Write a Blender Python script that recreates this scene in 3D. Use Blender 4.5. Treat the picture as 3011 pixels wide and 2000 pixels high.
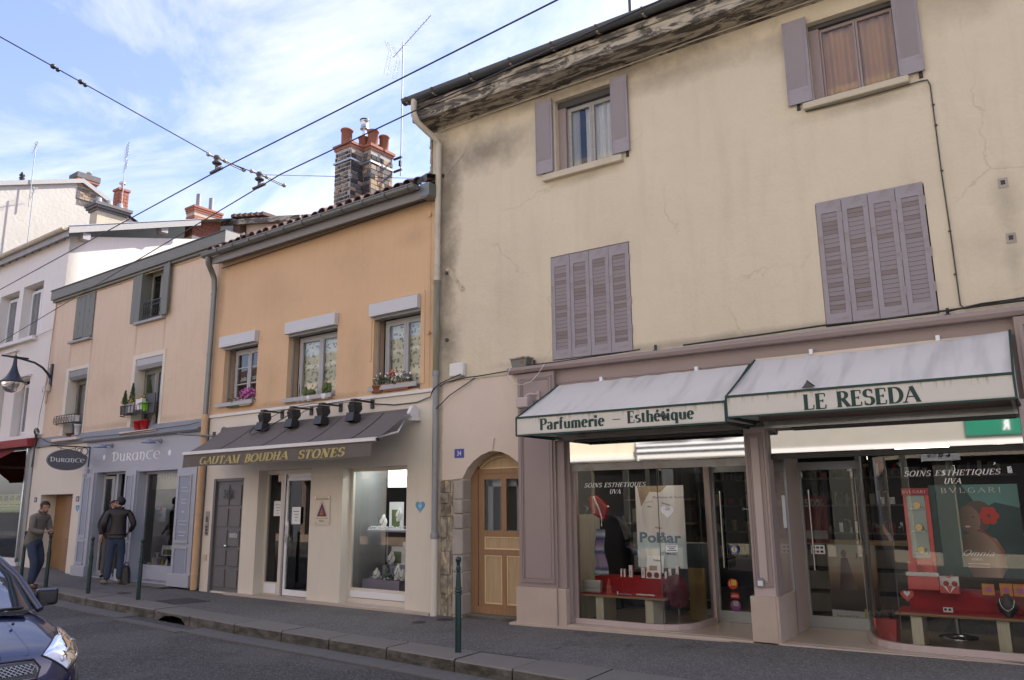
import bpy, bmesh, math, random
from math import sin, cos, pi, radians, sqrt, atan2
from mathutils import Vector, Matrix, noise
random.seed(7)
S = bpy.context.scene
COL = S.collection
for o in list(bpy.data.objects): bpy.data.objects.remove(o)
# ------------------------------------------------------------------ camera
cam = bpy.data.cameras.new('camera'); camo = bpy.data.objects.new('camera', cam); COL.objects.link(camo)
cam.sensor_width = 36; cam.lens = 2294/3011*36; cam.clip_end = 500; cam.clip_start = .05
CY = -9.468
camo.location = (0, CY, 1.65)
_y, _p, _r = radians(33.62), radians(11.64), radians(-.61)
camo.rotation_euler = (Matrix.Rotation(_y, 3, 'Z') @ Matrix.Rotation(pi/2+_p, 3, 'X') @ Matrix.Rotation(_r, 3, 'Z')).to_euler()
S.camera = camo
# ------------------------------------------------------------------ sun, sky, exposure
SUND = Vector((.50, .93, .98)).normalized()       # towards the sun: behind the houses, from the right
el = math.asin(SUND.z); az = atan2(SUND.x, SUND.y)
sun = bpy.data.lights.new('sun', 'SUN'); suno = bpy.data.objects.new('sun', sun); COL.objects.link(suno)
sun.energy = 4.6; sun.angle = radians(.55); sun.color = (1, .94, .84)
suno.rotation_euler = SUND.to_track_quat('Z', 'Y').to_euler(); suno.location = (0, 0, 30)
W = bpy.data.worlds.new('World'); S.world = W; W.use_nodes = True
nt = W.node_tree; nt.nodes.clear()
def N(t, ty, **k):
    n = t.nodes.new(ty)
    for a, v in k.items(): setattr(n, a, v)
    return n
out = N(nt, 'ShaderNodeOutputWorld'); bg = N(nt, 'ShaderNodeBackground'); bg.inputs[1].default_value = .12
sky = N(nt, 'ShaderNodeTexSky', sky_type='NISHITA', sun_disc=False, sun_elevation=el, sun_rotation=az, altitude=200, air_density=1.0, dust_density=1.6, ozone_density=1.2)
tc = N(nt, 'ShaderNodeTexCoord'); sep = N(nt, 'ShaderNodeSeparateXYZ')
nt.links.new(tc.outputs['Generated'], sep.inputs[0])
def M2(t, op, a, b=None, c=None, clamp=False):
    n = N(t, 'ShaderNodeMath', operation=op); n.use_clamp = clamp
    for i, v in enumerate((a, b, c)):
        if v is None: continue
        if isinstance(v, (int, float)): n.inputs[i].default_value = v
        else: t.links.new(v, n.inputs[i])
    return n.outputs[0]
zz = M2(nt, 'MAXIMUM', M2(nt, 'ADD', sep.outputs[2], .12), .05)
cv = N(nt, 'ShaderNodeCombineXYZ')
nt.links.new(M2(nt, 'DIVIDE', sep.outputs[0], zz), cv.inputs[0]); nt.links.new(M2(nt, 'DIVIDE', sep.outputs[1], zz), cv.inputs[1])
mp = N(nt, 'ShaderNodeMapping'); mp.inputs['Rotation'].default_value = (0, 0, .5); mp.inputs['Scale'].default_value = (.9, 1.5, 1); mp.inputs['Location'].default_value = (2.3, .7, 0)
nt.links.new(cv.outputs[0], mp.inputs[0])
n1 = N(nt, 'ShaderNodeTexNoise'); n1.inputs['Scale'].default_value = 1.5; n1.inputs['Detail'].default_value = 12; n1.inputs['Roughness'].default_value = .62; n1.inputs['Distortion'].default_value = .7
n2 = N(nt, 'ShaderNodeTexNoise'); n2.inputs['Scale'].default_value = .8; n2.inputs['Detail'].default_value = 3
nt.links.new(mp.outputs[0], n1.inputs[0]); nt.links.new(mp.outputs[0], n2.inputs[0])
cr = N(nt, 'ShaderNodeValToRGB'); cr.color_ramp.elements[0].position = .47; cr.color_ramp.elements[1].position = .74
nt.links.new(M2(nt, 'ADD', M2(nt, 'MULTIPLY', n1.outputs[0], .68), M2(nt, 'MULTIPLY', n2.outputs[0], .36)), cr.inputs[0])
SKYG = .55; SKYC = (5.75, 5.5, 5.2, 1)
mx = N(nt, 'ShaderNodeMix', data_type='RGBA')
gl = N(nt, 'ShaderNodeMix', data_type='RGBA', blend_type='MULTIPLY'); gl.inputs[0].default_value = 1
nt.links.new(sky.outputs[0], gl.inputs[6]); gl.inputs[7].default_value = (1.10, 1.03, 1.26, 1)
nt.links.new(M2(nt, 'ADD', M2(nt, 'MULTIPLY', cr.outputs[0], .85), .04, clamp=True), mx.inputs[0])
nt.links.new(gl.outputs[2], mx.inputs[6]); mx.inputs[7].default_value = SKYC
nt.links.new(mx.outputs[2], bg.inputs[0]); nt.links.new(bg.outputs[0], out.inputs[0])
S.view_settings.view_transform = 'Standard'; S.view_settings.look = 'None'; S.view_settings.gamma = 1
S.view_settings.exposure = 1.3
S.render.engine = 'CYCLES'
S.cycles.max_bounces = 10; S.cycles.transparent_max_bounces = 16; S.cycles.glossy_bounces = 4; S.cycles.diffuse_bounces = 4
S.render.resolution_x = 1024; S.render.resolution_y = 680
# ------------------------------------------------------------------ frames
DL = radians(2.58); X0 = -7.715          # the left houses turn 2.58 degrees from the beige one
FB = (Vector((0, 0, 0)), 0.0)
FL = (Vector((X0, 0, 0)), -DL)
def world(fr, u, y, z=0):
    o, r = fr
    return Vector((o.x+u*cos(r)-y*sin(r), o.y+u*sin(r)+y*cos(r), z))
# ------------------------------------------------------------------ mesh helpers
class MB:
    """collects shapes; .obj() links them as ONE mesh object"""
    def __init__(s): s.v = []; s.f = []; s.sm = []
    def add(s, v, f, smooth=False):
        b = len(s.v); s.v += [tuple(q) for q in v]
        for q in f: s.f.append([b+i for i in q]); s.sm.append(smooth)
        return s
    def box(s, x0, x1, y0, y1, z0, z1):
        v = [(x0,y0,z0),(x1,y0,z0),(x1,y1,z0),(x0,y1,z0),(x0,y0,z1),(x1,y0,z1),(x1,y1,z1),(x0,y1,z1)]
        return s.add(v, [(0,3,2,1),(4,5,6,7),(0,1,5,4),(1,2,6,5),(2,3,7,6),(3,0,4,7)])
    def quad(s, a, b, c, d): return s.add([a,b,c,d], [(0,1,2,3)])
    def prism(s, poly, y0, y1):
        """poly in (x,z), counter-clockwise seen from -y"""
        n = len(poly); v = [(x,y0,z) for x,z in poly]+[(x,y1,z) for x,z in poly]
        f = [tuple(range(n)), tuple(range(2*n-1, n-1, -1))]+[(i, i+n, (i+1)%n+n, (i+1)%n) for i in range(n)]
        return s.add(v, f)
    def prismx(s, poly, x0, x1):
        """poly in (y,z)"""
        n = len(poly); v = [(x0,y,z) for y,z in poly]+[(x1,y,z) for y,z in poly]
        return s.add(v, [tuple(range(n-1,-1,-1)), tuple(range(n, 2*n))]+[(i, (i+1)%n, (i+1)%n+n, i+n) for i in range(n)])
    def prismz(s, poly, z0, z1):
        n = len(poly); v = [(x,y,z0) for x,y in poly]+[(x,y,z1) for x,y in poly]
        return s.add(v, [tuple(range(n-1,-1,-1)), tuple(range(n, 2*n))]+[(i, (i+1)%n, (i+1)%n+n, i+n) for i in range(n)])
    def tube(s, pts, r, n=8, caps=True, r2=None):
        pts = [Vector(p) for p in pts]; rings = []
        up = Vector((0,0,1)); m = len(pts)
        for i, p in enumerate(pts):
            t = (pts[min(i+1,m-1)]-pts[max(i-1,0)]).normalized()
            a = t.cross(up)
            if a.length < .05: a = t.cross(Vector((1,0,0)))
            a.normalize(); b = t.cross(a).normalized()
            rr = r if r2 is None else r+(r2-r)*i/max(1,m-1)
            rings.append([p+a*cos(2*pi*k/n)*rr+b*sin(2*pi*k/n)*rr for k in range(n)])
        v = [q for g in rings for q in g]
        f = [(i*n+k, i*n+(k+1)%n, (i+1)*n+(k+1)%n, (i+1)*n+k) for i in range(m-1) for k in range(n)]
        s.add(v, f, True)
        if caps: s.add(rings[0], [tuple(range(n))]); s.add(rings[-1], [tuple(range(n-1,-1,-1))])
        return s
    def lathe(s, prof, c=(0,0,0), n=20, axis='z', smooth=True):
        v = []
        for r, h in prof:
            for k in range(n):
                a = 2*pi*k/n; x, y, z = r*cos(a), r*sin(a), h
                if axis == 'x': x, y, z = z, x, y
                if axis == 'y': x, y, z = x, z, y
                v.append((c[0]+x, c[1]+y, c[2]+z))
        m = len(prof)
        f = [(i*n+k, i*n+(k+1)%n, (i+1)*n+(k+1)%n, (i+1)*n+k) for i in range(m-1) for k in range(n)]
        s.add(v, f, smooth)
        if prof[0][0] > 1e-4: s.add(v[:n], [tuple(range(n-1,-1,-1))])
        if prof[-1][0] > 1e-4: s.add(v[-n:], [tuple(range(n))])
        return s
    def ball(s, c, r, n=10, sc=(1,1,1)):
        v = []; f = []; m = n//2+1
        for i in range(m+1):
            th = pi*i/m
            for k in range(n): v.append((c[0]+sc[0]*r*sin(th)*cos(2*pi*k/n), c[1]+sc[1]*r*sin(th)*sin(2*pi*k/n), c[2]+sc[2]*r*cos(th)))
        for i in range(m):
            for k in range(n): f.append((i*n+k, (i+1)*n+k, (i+1)*n+(k+1)%n, i*n+(k+1)%n))
        return s.add(v, f, True)
    def mesh(s, name, mat, weld=False):
        me = bpy.data.meshes.new(name); me.from_pydata(s.v, [], s.f)
        me.polygons.foreach_set('use_smooth', s.sm)
        if weld:
            bm = bmesh.new(); bm.from_mesh(me); bmesh.ops.remove_doubles(bm, verts=bm.verts, dist=1e-4); bm.to_mesh(me); bm.free()
        if mat: me.materials.append(mat)
        me.update(); return me
    def obj(s, name, mat, parent=None, loc=None, rz=0, bevel=0, **k):
        o = bpy.data.objects.new(name, s.mesh(name, mat)); COL.objects.link(o)
        if parent: o.parent = parent
        if loc is None and parent is not None: loc = (-parent.get('_u', 0), -parent.get('_y', 0), -parent.get('_z', 0))
        if loc is not None: o.location = loc
        o.rotation_euler.z = rz
        if bevel:
            m = o.modifiers.new('bevel', 'BEVEL'); m.width = bevel; m.segments = 2; m.limit_method = 'ANGLE'; m.angle_limit = radians(40)
        for a, v in k.items(): o[a] = v
        return o
def tag(o, label, cat, group=None, kind=None):
    if label: o['label'] = label
    if cat: o['category'] = cat
    if group: o['group'] = group
    if kind: o['kind'] = kind
    return o
def thing(name, label, cat, fr=FB, u=0, y=0, z=0, rz=0, group=None):
    """an Empty at the thing's base; its parts may be given in frame coordinates (u, y, z)"""
    o = bpy.data.objects.new(name, None); COL.objects.link(o); o.empty_display_size = .2
    o.location = world(fr, u, y, z); o.rotation_euler.z = fr[1]+rz
    o['_u'] = u; o['_y'] = y; o['_z'] = z
    return tag(o, label, cat, group)
def single(mb, name, mat, label, cat, fr=FB, u=0, y=0, z=0, rz=0, group=None, bevel=0, kind=None):
    """a thing that is one mesh, its mesh given in local coordinates about (u, y, z)"""
    o = mb.obj(name, mat, None, world(fr, u, y, z), fr[1]+rz, bevel)
    return tag(o, label, cat, group, kind)
def inst(me, name, parent, loc, rz=0, scale=None):
    o = bpy.data.objects.new(name, me); COL.objects.link(o); o.parent = parent; o.location = loc; o.rotation_euler.z = rz
    if scale: o.scale = scale
    return o
def copy_tree(o, parent=None):
    c = o.copy(); COL.objects.link(c)
    if parent: c.parent = parent
    for ch in list(o.children): copy_tree(ch, c)
    return c
# ------------------------------------------------------------------ materials
MATS = {}
def _n(t, ty, **k): return N(t, ty, **k)
def _coord(t, scale=(1,1,1), kind='Object'):
    c = _n(t, 'ShaderNodeTexCoord'); m = _n(t, 'ShaderNodeMapping'); m.inputs['Scale'].default_value = scale
    t.links.new(c.outputs[kind], m.inputs[0]); return m.outputs[0]
def _noise(t, vec, scale, detail=4, rough=.55, dist=0):
    n = _n(t, 'ShaderNodeTexNoise'); n.inputs['Scale'].default_value = scale; n.inputs['Detail'].default_value = detail
    n.inputs['Roughness'].default_value = rough; n.inputs['Distortion'].default_value = dist
    t.links.new(vec, n.inputs[0]); return n.outputs[0]
def _ramp(t, fac, p0, p1, c0=(0,0,0,1), c1=(1,1,1,1)):
    r = _n(t, 'ShaderNodeValToRGB'); r.color_ramp.elements[0].position = p0; r.color_ramp.elements[1].position = p1
    r.color_ramp.elements[0].color = c0; r.color_ramp.elements[1].color = c1
    t.links.new(fac, r.inputs[0]); return r.outputs[0]
def _mix(t, fac, a, b, mode='MIX'):
    m = _n(t, 'ShaderNodeMix', data_type='RGBA', blend_type=mode)
    for i, v in ((0, fac), (6, a), (7, b)):
        if isinstance(v, (int, float)): m.inputs[i].default_value = v
        elif isinstance(v, tuple): m.inputs[i].default_value = v if len(v) == 4 else v+(1,)
        else: t.links.new(v, m.inputs[i])
    return m.outputs[2]
def c4(c): return tuple(c)+(1,) if len(c) == 3 else tuple(c)
def mat(name, col, rough=.7, var=.12, vs=3.0, spot=0, spotcol=(.05,.045,.04), ss=2.0, streak=0, bump=.0, bs=40, metal=0, spec=.5, fine=0, fs=150, coat=0, dirt_top=None, extra=None, sheen=0, und=0):
    """principled material: low-frequency variation, stains, vertical streaks, fine grain and relief"""
    m = bpy.data.materials.new(name); m.use_nodes = True; t = m.node_tree; b = t.nodes['Principled BSDF']
    vec = _coord(t)
    c = c4(col)
    base = _mix(t, _noise(t, vec, vs, 5, .6), tuple(x*(1-var) for x in col), tuple(min(1, x*(1+var)) for x in col))
    if fine: base = _mix(t, _ramp(t, _noise(t, vec, fs, 3, .7), .3, .7), base, _mix(t, 1.0, base, (1-fine,)*3, 'MULTIPLY'))
    if spot:
        f = _ramp(t, _noise(t, vec, ss, 7, .65, .6), .52, .78)
        base = _mix(t, M2(t, 'MULTIPLY', f, spot), base, spotcol)
    if streak:
        v2 = _coord(t, (9, 9, .55)); f = _ramp(t, _noise(t, v2, 1.6, 5, .6), .50, .80)
        base = _mix(t, M2(t, 'MULTIPLY', f, streak), base, spotcol)
    if extra: base = extra(t, base, vec)
    t.links.new(base, b.inputs['Base Color'])
    b.inputs['Roughness'].default_value = rough; b.inputs['Metallic'].default_value = metal
    b.inputs['Specular IOR Level'].default_value = spec
    if coat: b.inputs['Coat Weight'].default_value = coat; b.inputs['Coat Roughness'].default_value = .04
    if bump:
        bn = _n(t, 'ShaderNodeBump'); bn.inputs['Strength'].default_value = bump; bn.inputs['Distance'].default_value = .01
        h = M2(t, 'ADD', _noise(t, vec, bs, 6, .6), M2(t, 'MULTIPLY', _noise(t, vec, bs/8, 3), 1.5))
        t.links.new(h, bn.inputs['Height']); t.links.new(bn.outputs[0], b.inputs['Normal'])
        if und:
            b2 = _n(t, 'ShaderNodeBump'); b2.inputs['Strength'].default_value = und; b2.inputs['Distance'].default_value = .06
            t.links.new(_noise(t, vec, 2.2, 5, .55), b2.inputs['Height']); t.links.new(b2.outputs[0], bn.inputs['Normal'])
    return m
def glass(name, tint=(.93,.95,.95), refl=1.6, rough=0.0, base=.035):
    m = bpy.data.materials.new(name); m.use_nodes = True; t = m.node_tree; t.nodes.clear()
    o = _n(t, 'ShaderNodeOutputMaterial'); mixs = _n(t, 'ShaderNodeMixShader'); tr = _n(t, 'ShaderNodeBsdfTransparent'); g = _n(t, 'ShaderNodeBsdfGlossy')
    tr.inputs[0].default_value = c4(tint); g.inputs['Roughness'].default_value = rough; g.inputs[0].default_value = (1,1,1,1)
    fr = _n(t, 'ShaderNodeFresnel'); fr.inputs['IOR'].default_value = 1.5
    t.links.new(M2(t, 'ADD', M2(t, 'MULTIPLY', fr.outputs[0], refl), base, clamp=True), mixs.inputs[0])
    t.links.new(tr.outputs[0], mixs.inputs[1]); t.links.new(g.outputs[0], mixs.inputs[2]); t.links.new(mixs.outputs[0], o.inputs[0])
    return m
def emit(name, col, s):
    m = bpy.data.materials.new(name); m.use_nodes = True; b = m.node_tree.nodes['Principled BSDF']
    b.inputs['Base Color'].default_value = c4(col); b.inputs['Emission Color'].default_value = c4(col); b.inputs['Emission Strength'].default_value = s
    return m
def cracks(t, base, vec, amt=.55, scale=.55, col=(.22,.18,.13)):
    nz = _n(t, 'ShaderNodeTexNoise'); nz.inputs['Scale'].default_value = 3; nz.inputs['Detail'].default_value = 6; t.links.new(vec, nz.inputs[0])
    ad = _n(t, 'ShaderNodeVectorMath', operation='MULTIPLY_ADD'); t.links.new(nz.outputs['Color'], ad.inputs[0]); ad.inputs[1].default_value = (.5,.5,.5); t.links.new(vec, ad.inputs[2])
    vo = _n(t, 'ShaderNodeTexVoronoi', feature='DISTANCE_TO_EDGE'); vo.inputs['Scale'].default_value = scale; t.links.new(ad.outputs[0], vo.inputs[0])
    f = _ramp(t, vo.outputs['Distance'], .0, .0045, (1,1,1,1), (0,0,0,1))
    gate = _ramp(t, _noise(t, vec, .7, 2), .47, .56)
    return _mix(t, M2(t, 'MULTIPLY', M2(t, 'MULTIPLY', f, gate), amt), base, col)
def blob(t, vec, cx, cz, rx, rz_, nscale=2.5, soft=.9):
    """soft irregular patch centred at object coordinates cx, cz: a stain with a place of its own"""
    s = _n(t, 'ShaderNodeSeparateXYZ'); t.links.new(vec, s.inputs[0])
    dx = M2(t, 'DIVIDE', M2(t, 'SUBTRACT', s.outputs[0], cx), rx); dz = M2(t, 'DIVIDE', M2(t, 'SUBTRACT', s.outputs[2], cz), rz_)
    r = M2(t, 'SQRT', M2(t, 'ADD', M2(t, 'MULTIPLY', dx, dx), M2(t, 'MULTIPLY', dz, dz)))
    r = M2(t, 'ADD', r, M2(t, 'MULTIPLY', M2(t, 'SUBTRACT', _noise(t, vec, nscale, 7, .68), .5), 1.5))
    return _ramp(t, r, 1-soft, 1.0, (1,1,1,1), (0,0,0,1))
def beige_extra(t, base, vec):
    soot = (.16,.135,.10)
    for cx, cz, rx, rz_, a in ((-6.75,7.15,1.2,.45,.75), (-7.55,6.6,.36,1.7,.85), (-7.55,5.1,.24,1.3,.75), (-7.5,4.0,.32,.9,.6), (-3.6,7.45,1.5,.28,.5), (-4.6,7.7,2.8,.2,.7),
                           (-1.2,6.25,.8,.13,.4), (-5.0,6.25,.7,.10,.35), (-.1,7.3,.9,.5,.42), (-2.0,7.35,.7,.3,.4), (-.15,4.3,.5,.35,.18),
                           (.05,4.75,.16,.42,.35), (.05,4.05,.12,.4,.3), (-3.3,3.62,3.6,.09,.5), (-4.7,4.8,.5,.8,.12), (-6.4,4.6,.5,.8,.14)):
        base = _mix(t, M2(t, 'MULTIPLY', blob(t, vec, cx, cz, rx, rz_), a), base, soot)
    base = _mix(t, M2(t, 'MULTIPLY', _ramp(t, _noise(t, _coord(t, (3.5,3.5,.5)), 1.2, 5, .6), .5, .8), .28), base, (.40,.35,.24))
    base = _mix(t, M2(t, 'MULTIPLY', _ramp(t, _noise(t, vec, 1.1, 6, .6), .5, .75), .25), base, (.66,.55,.36))
    return cracks(t, base, vec, .28, .33)
def orange_extra(t, base, vec):
    for cx, cz, rx, rz_, a in ((5.2,6.0,.5,.25,.25), (-.55,6.0,.5,.25,.25), (-6.0,5.9,.15,.8,.4), (-3,6.6,3.2,.12,.45), (-3.2,3.45,3,.09,.45), (-4.2,5.6,.9,.5,.16), (-1.9,5.9,.7,.5,.15), (-1.9,4.1,.3,.7,.2), (-4.2,4.0,.3,.6,.2), (-.15,4.6,.12,1.4,.3)):
        base = _mix(t, M2(t, 'MULTIPLY', blob(t, vec, cx, cz, rx, rz_), a), base, (.25,.17,.10))
    return cracks(t, base, vec, .25, .4, (.35,.22,.12))
def peach_extra(t, base, vec):
    for cx, cz, rx, rz_, a in ((-12.5,5.45,.06,.5,.4),(-11.42,5.4,.07,.6,.45),(-9.32,5.4,.06,.6,.45),(-8.12,5.45,.07,.55,.4),(-9.8,6.93,3.5,.06,.35),(-9.5,3.45,3.5,.10,.4),(-10.5,4.4,.8,.5,.14),(-6.3,5.2,.16,1.8,.35),(-13.5,5,.12,2,.3)):
        base = _mix(t, M2(t, 'MULTIPLY', blob(t, vec, cx, cz, rx, rz_), a), base, (.28,.20,.14))
    return cracks(t, base, vec, .25, .4, (.35,.25,.18))
def soffit_extra(t, base, vec):
    f = _ramp(t, _noise(t, _coord(t, (1.2,4,4)), 1.6, 8, .7, .8), .46, .53)
    base = _mix(t, M2(t, 'MULTIPLY', f, .92), base, (.035,.03,.026))
    f2 = _ramp(t, _noise(t, _coord(t, (.8,5,9)), 2.4, 7, .7, .5), .5, .6)
    return _mix(t, M2(t, 'MULTIPLY', f2, .6), base, (.20,.17,.14))
def rust_extra(t, base, vec):
    f = _ramp(t, _noise(t, _coord(t, (1,1,2.2)), 2.6, 7, .7, .4), .53, .70)
    base = _mix(t, M2(t, 'MULTIPLY', f, .6), base, (.17,.095,.045))
    f = _ramp(t, _noise(t, vec, 1.3, 4), .35, .7)
    return _mix(t, M2(t, 'MULTIPLY', f, .3), base, (.33,.30,.33))
def moss_extra(t, base, vec):
    f = _ramp(t, _noise(t, _coord(t, (5,5,.7)), 1.5, 6, .7), .42, .6)
    return _mix(t, M2(t, 'MULTIPLY', f, .75), base, (.16,.14,.055))
def stone_extra(t, base, vec):
    f = _ramp(t, _noise(t, _coord(t, (4,4,2.2)), 2.5, 9, .75, .6), .40, .62)
    base = _mix(t, f, base, (.10,.08,.06))
    f = _ramp(t, _noise(t, _coord(t, (8,8,3)), 1.9, 5, .6), .56, .64)
    return _mix(t, f, base, (.52,.42,.24))
def grain_extra(t, base, vec):
    f = _noise(t, _coord(t, (26,26,1.3)), 1.7, 6, .6, .9)
    return _mix(t, M2(t, 'MULTIPLY', _ramp(t, f, .4, .7), .45), base, _mix(t, 1.0, base, (.55,.46,.38), 'MULTIPLY'))
def grainx_extra(t, base, vec):
    f = _noise(t, _coord(t, (1.3,22,22)), 1.7, 6, .65, .8)
    base = _mix(t, M2(t, 'MULTIPLY', _ramp(t, f, .35, .7), .5), base, _mix(t, 1.0, base, (.5,.5,.5), 'MULTIPLY'))
    return base
def asphalt_extra(t, base, vec):
    vo = _n(t, 'ShaderNodeTexVoronoi'); vo.inputs['Scale'].default_value = 75; t.links.new(vec, vo.inputs[0])
    sp = _n(t, 'ShaderNodeSeparateColor'); t.links.new(vo.outputs['Color'], sp.inputs[0])
    base = _mix(t, M2(t, 'MULTIPLY', _ramp(t, sp.outputs[0], .62, .95), .45), base, (.30,.30,.31))
    base = _mix(t, M2(t, 'MULTIPLY', _ramp(t, sp.outputs[1], .6, .95), .6), base, (.025,.025,.027))
    base = _mix(t, M2(t, 'MULTIPLY', _ramp(t, _noise(t, vec, 1.3, 6, .65), .5, .72), .3), base, (.035,.034,.033))
    base = cracks(t, base, vec, .7, .30, (.015,.014,.013))
    base = _mix(t, M2(t, 'MULTIPLY', _ramp(t, _noise(t, vec, .45, 3, .5), .52, .56), .22), base, (.16,.15,.14))
    vo2 = _n(t, 'ShaderNodeTexVoronoi'); vo2.inputs['Scale'].default_value = 1.7; t.links.new(vec, vo2.inputs[0])
    return _mix(t, _ramp(t, vo2.outputs['Distance'], .022, .034, (1,1,1,1), (0,0,0,1)), base, (.02,.02,.02))
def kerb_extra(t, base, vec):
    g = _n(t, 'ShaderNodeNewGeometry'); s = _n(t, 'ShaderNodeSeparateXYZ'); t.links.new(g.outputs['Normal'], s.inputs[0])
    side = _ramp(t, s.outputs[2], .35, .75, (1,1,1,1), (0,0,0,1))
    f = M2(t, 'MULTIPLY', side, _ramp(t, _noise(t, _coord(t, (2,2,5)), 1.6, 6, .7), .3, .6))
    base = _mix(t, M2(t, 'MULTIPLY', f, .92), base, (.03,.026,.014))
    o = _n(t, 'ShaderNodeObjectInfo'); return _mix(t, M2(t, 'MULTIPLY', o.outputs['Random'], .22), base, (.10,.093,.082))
def reseda_extra(t, base, vec):
    f = _ramp(t, _noise(t, _coord(t, (4.5,.6,.6)), 1.2, 4, .5), .5, .66)
    base = _mix(t, M2(t, 'MULTIPLY', f, .32), base, (.25,.235,.22))
    f = _ramp(t, _noise(t, vec, 1.6, 6, .65), .42, .7)
    return _mix(t, M2(t, 'MULTIPLY', f, .15), base, (.42,.40,.37))
def valance_extra(t, base, vec):
    s = _n(t, 'ShaderNodeSeparateXYZ'); t.links.new(vec, s.inputs[0])
    n = _noise(t, _coord(t, (22,22,1.5)), 1.4, 6, .7)
    h = _ramp(t, s.outputs[2], .13, .235)      # runs begin at the top rail
    f = M2(t, 'MULTIPLY', _ramp(t, n, .52, .66), h)
    base = _mix(t, M2(t, 'MULTIPLY', f, .85), base, (.16,.12,.07))
    f = _ramp(t, s.outputs[2], .0, .035, (1,1,1,1), (0,0,0,1))
    return _mix(t, M2(t, 'MULTIPLY', M2(t, 'MULTIPLY', f, _noise(t, vec, 9, 4)), .8), base, (.25,.2,.13))
def lace_extra(t, base, vec):
    return base
def m(name, *a, **k):
    if name not in MATS: MATS[name] = mat(name, *a, **k)
    return MATS[name]
m('beige_render', (.635,.552,.415), .9, .10, .8, bump=.5, bs=22, und=.5, extra=beige_extra, fine=.05, fs=60)
m('pale_render', (.62,.52,.43), .9, .07, 1.2, spot=.25, spotcol=(.42,.35,.28), ss=3, bump=.25, bs=30)
m('orange_render', (.64,.43,.255), .9, .06, 1.0, bump=.3, bs=60, und=.35, streak=.25, spotcol=(.48,.31,.19), spot=.3, ss=.8, extra=orange_extra, fine=.05)
m('cream_render', (.66,.60,.50), .85, .06, 1.5, streak=.12, spotcol=(.42,.36,.27), bump=.18, bs=35)
m('peach_render', (.64,.50,.365), .9, .09, .8, extra=peach_extra, streak=.35, spotcol=(.46,.34,.25), bump=.3, bs=60, und=.3)
m('white_render', (.70,.66,.60), .9, .05, 1.2, streak=.15, spotcol=(.45,.38,.27), bump=.2, bs=40)
m('rough_render', (.50,.47,.42), .95, .07, 2, bump=1.0, bs=9, fine=.1, fs=30)
m('white_trim', (.68,.66,.63), .6, .04, 2, spot=.15, spotcol=(.35,.3,.25))
m('white_pvc', (.74,.74,.75), .35, .02, 2)
m('mauve_metal', (.28,.25,.27), .55, .10, 2.5, extra=rust_extra, bump=.15)
m('mauve_paint', (.285,.225,.213), .5, .05, 1.2, bump=.05, bs=12)
m('mauve_light', (.44,.36,.345), .55, .05, 1.2)
m('slate_paint', (.36,.375,.42), .5, .05, 1.5)
m('slate_panel', (.25,.275,.345), .55, .05, 1.5)
m('slate_lead', (.20,.21,.235), .5, .18, 4, bump=.2, bs=10)
m('grey_door', (.125,.122,.122), .5, .08, 2, spot=.2, spotcol=(.22,.22,.22))
m('grey_wood', (.19,.19,.16), .65, .1, 3, extra=grainx_extra)
m('green_grey', (.15,.155,.13), .6, .08, 3, bump=.1)
m('pale_wood', (.38,.37,.36), .75, .1, 3, extra=grainx_extra, bump=.15)
m('zinc', (.20,.21,.20), .42, .2, 3, metal=.6, streak=.3, spotcol=(.10,.09,.06))
m('zinc_dark', (.075,.08,.085), .5, .2, 4, metal=.3)
m('pipe_beige', (.52,.46,.36), .7, .08, 3, spot=.5, spotcol=(.10,.09,.08), ss=3)
m('pipe_grey', (.27,.27,.27), .55, .12, 3, spot=.3, metal=.2)
m('pipe_moss', (.24,.24,.20), .8, .2, 3, extra=moss_extra)
m('pipe_tan', (.56,.36,.20), .7, .08, 3, spot=.3, spotcol=(.25,.16,.1))
m('soffit', (.42,.37,.28), .9, .1, 3, extra=soffit_extra, bump=.4, bs=14)
m('sill_stone', (.52,.46,.35), .85, .1, 4, spot=.3, spotcol=(.2,.17,.12), bump=.2)
m('pink_stone', (.47,.38,.315), .45, .12, 3, spot=.25, spotcol=(.30,.21,.15), ss=4, fine=.08)
m('floor_stone', (.40,.32,.25), .25, .1, 1.5, fine=.05)
m('old_stone', (.36,.31,.24), .95, .25, 5, extra=stone_extra, bump=1.0, bs=12)
m('old_stone_grey', (.36,.32,.28), .9, .15, 4, bump=.5, bs=12, spot=.4)
m('oak', (.29,.165,.085), .5, .1, 2, extra=grain_extra)
m('oak_panel', (.45,.325,.185), .5, .08, 1.5, extra=grain_extra)
m('oak_bead', (.66,.50,.28), .5, .05)
m('door_brown', (.27,.15,.06), .6, .12, 2, extra=grain_extra)
m('tile_red', (.12,.062,.045), .85, .3, 5, spot=.4, spotcol=(.05,.045,.04))
m('pot_clay', (.27,.105,.06), .8, .15, 5, spot=.3, spotcol=(.12,.07,.05))
m('brick_red', (.32,.125,.08), .9, .2, 6, bump=.3)
m('brick_tan', (.34,.25,.17), .9, .25, 8, spot=.4, bump=.4)
m('brick_black', (.045,.042,.042), .9, .3, 8, bump=.4)
m('brick_grey', (.14,.13,.125), .9, .3, 8, spot=.3, bump=.4)
m('mortar', (.36,.34,.31), .95, .12, 6, bump=.5, bs=25)
m('mortar_pale', (.45,.37,.30), .95, .1, 6, bump=.3)
m('steel', (.6,.61,.62), .25, .05, 3, metal=1)
m('galv', (.36,.38,.40), .4, .1, 4, metal=.7)
m('black_iron', (.012,.013,.014), .45, .2, 4)
m('black_plastic', (.015,.015,.016), .4, .1, 4)
m('dark_green', (.010,.032,.029), .35, .15, 4, spot=.25, spotcol=(.04,.05,.04), ss=8)
m('lamp_blue', (.018,.025,.04), .35, .1, 4)
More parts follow.
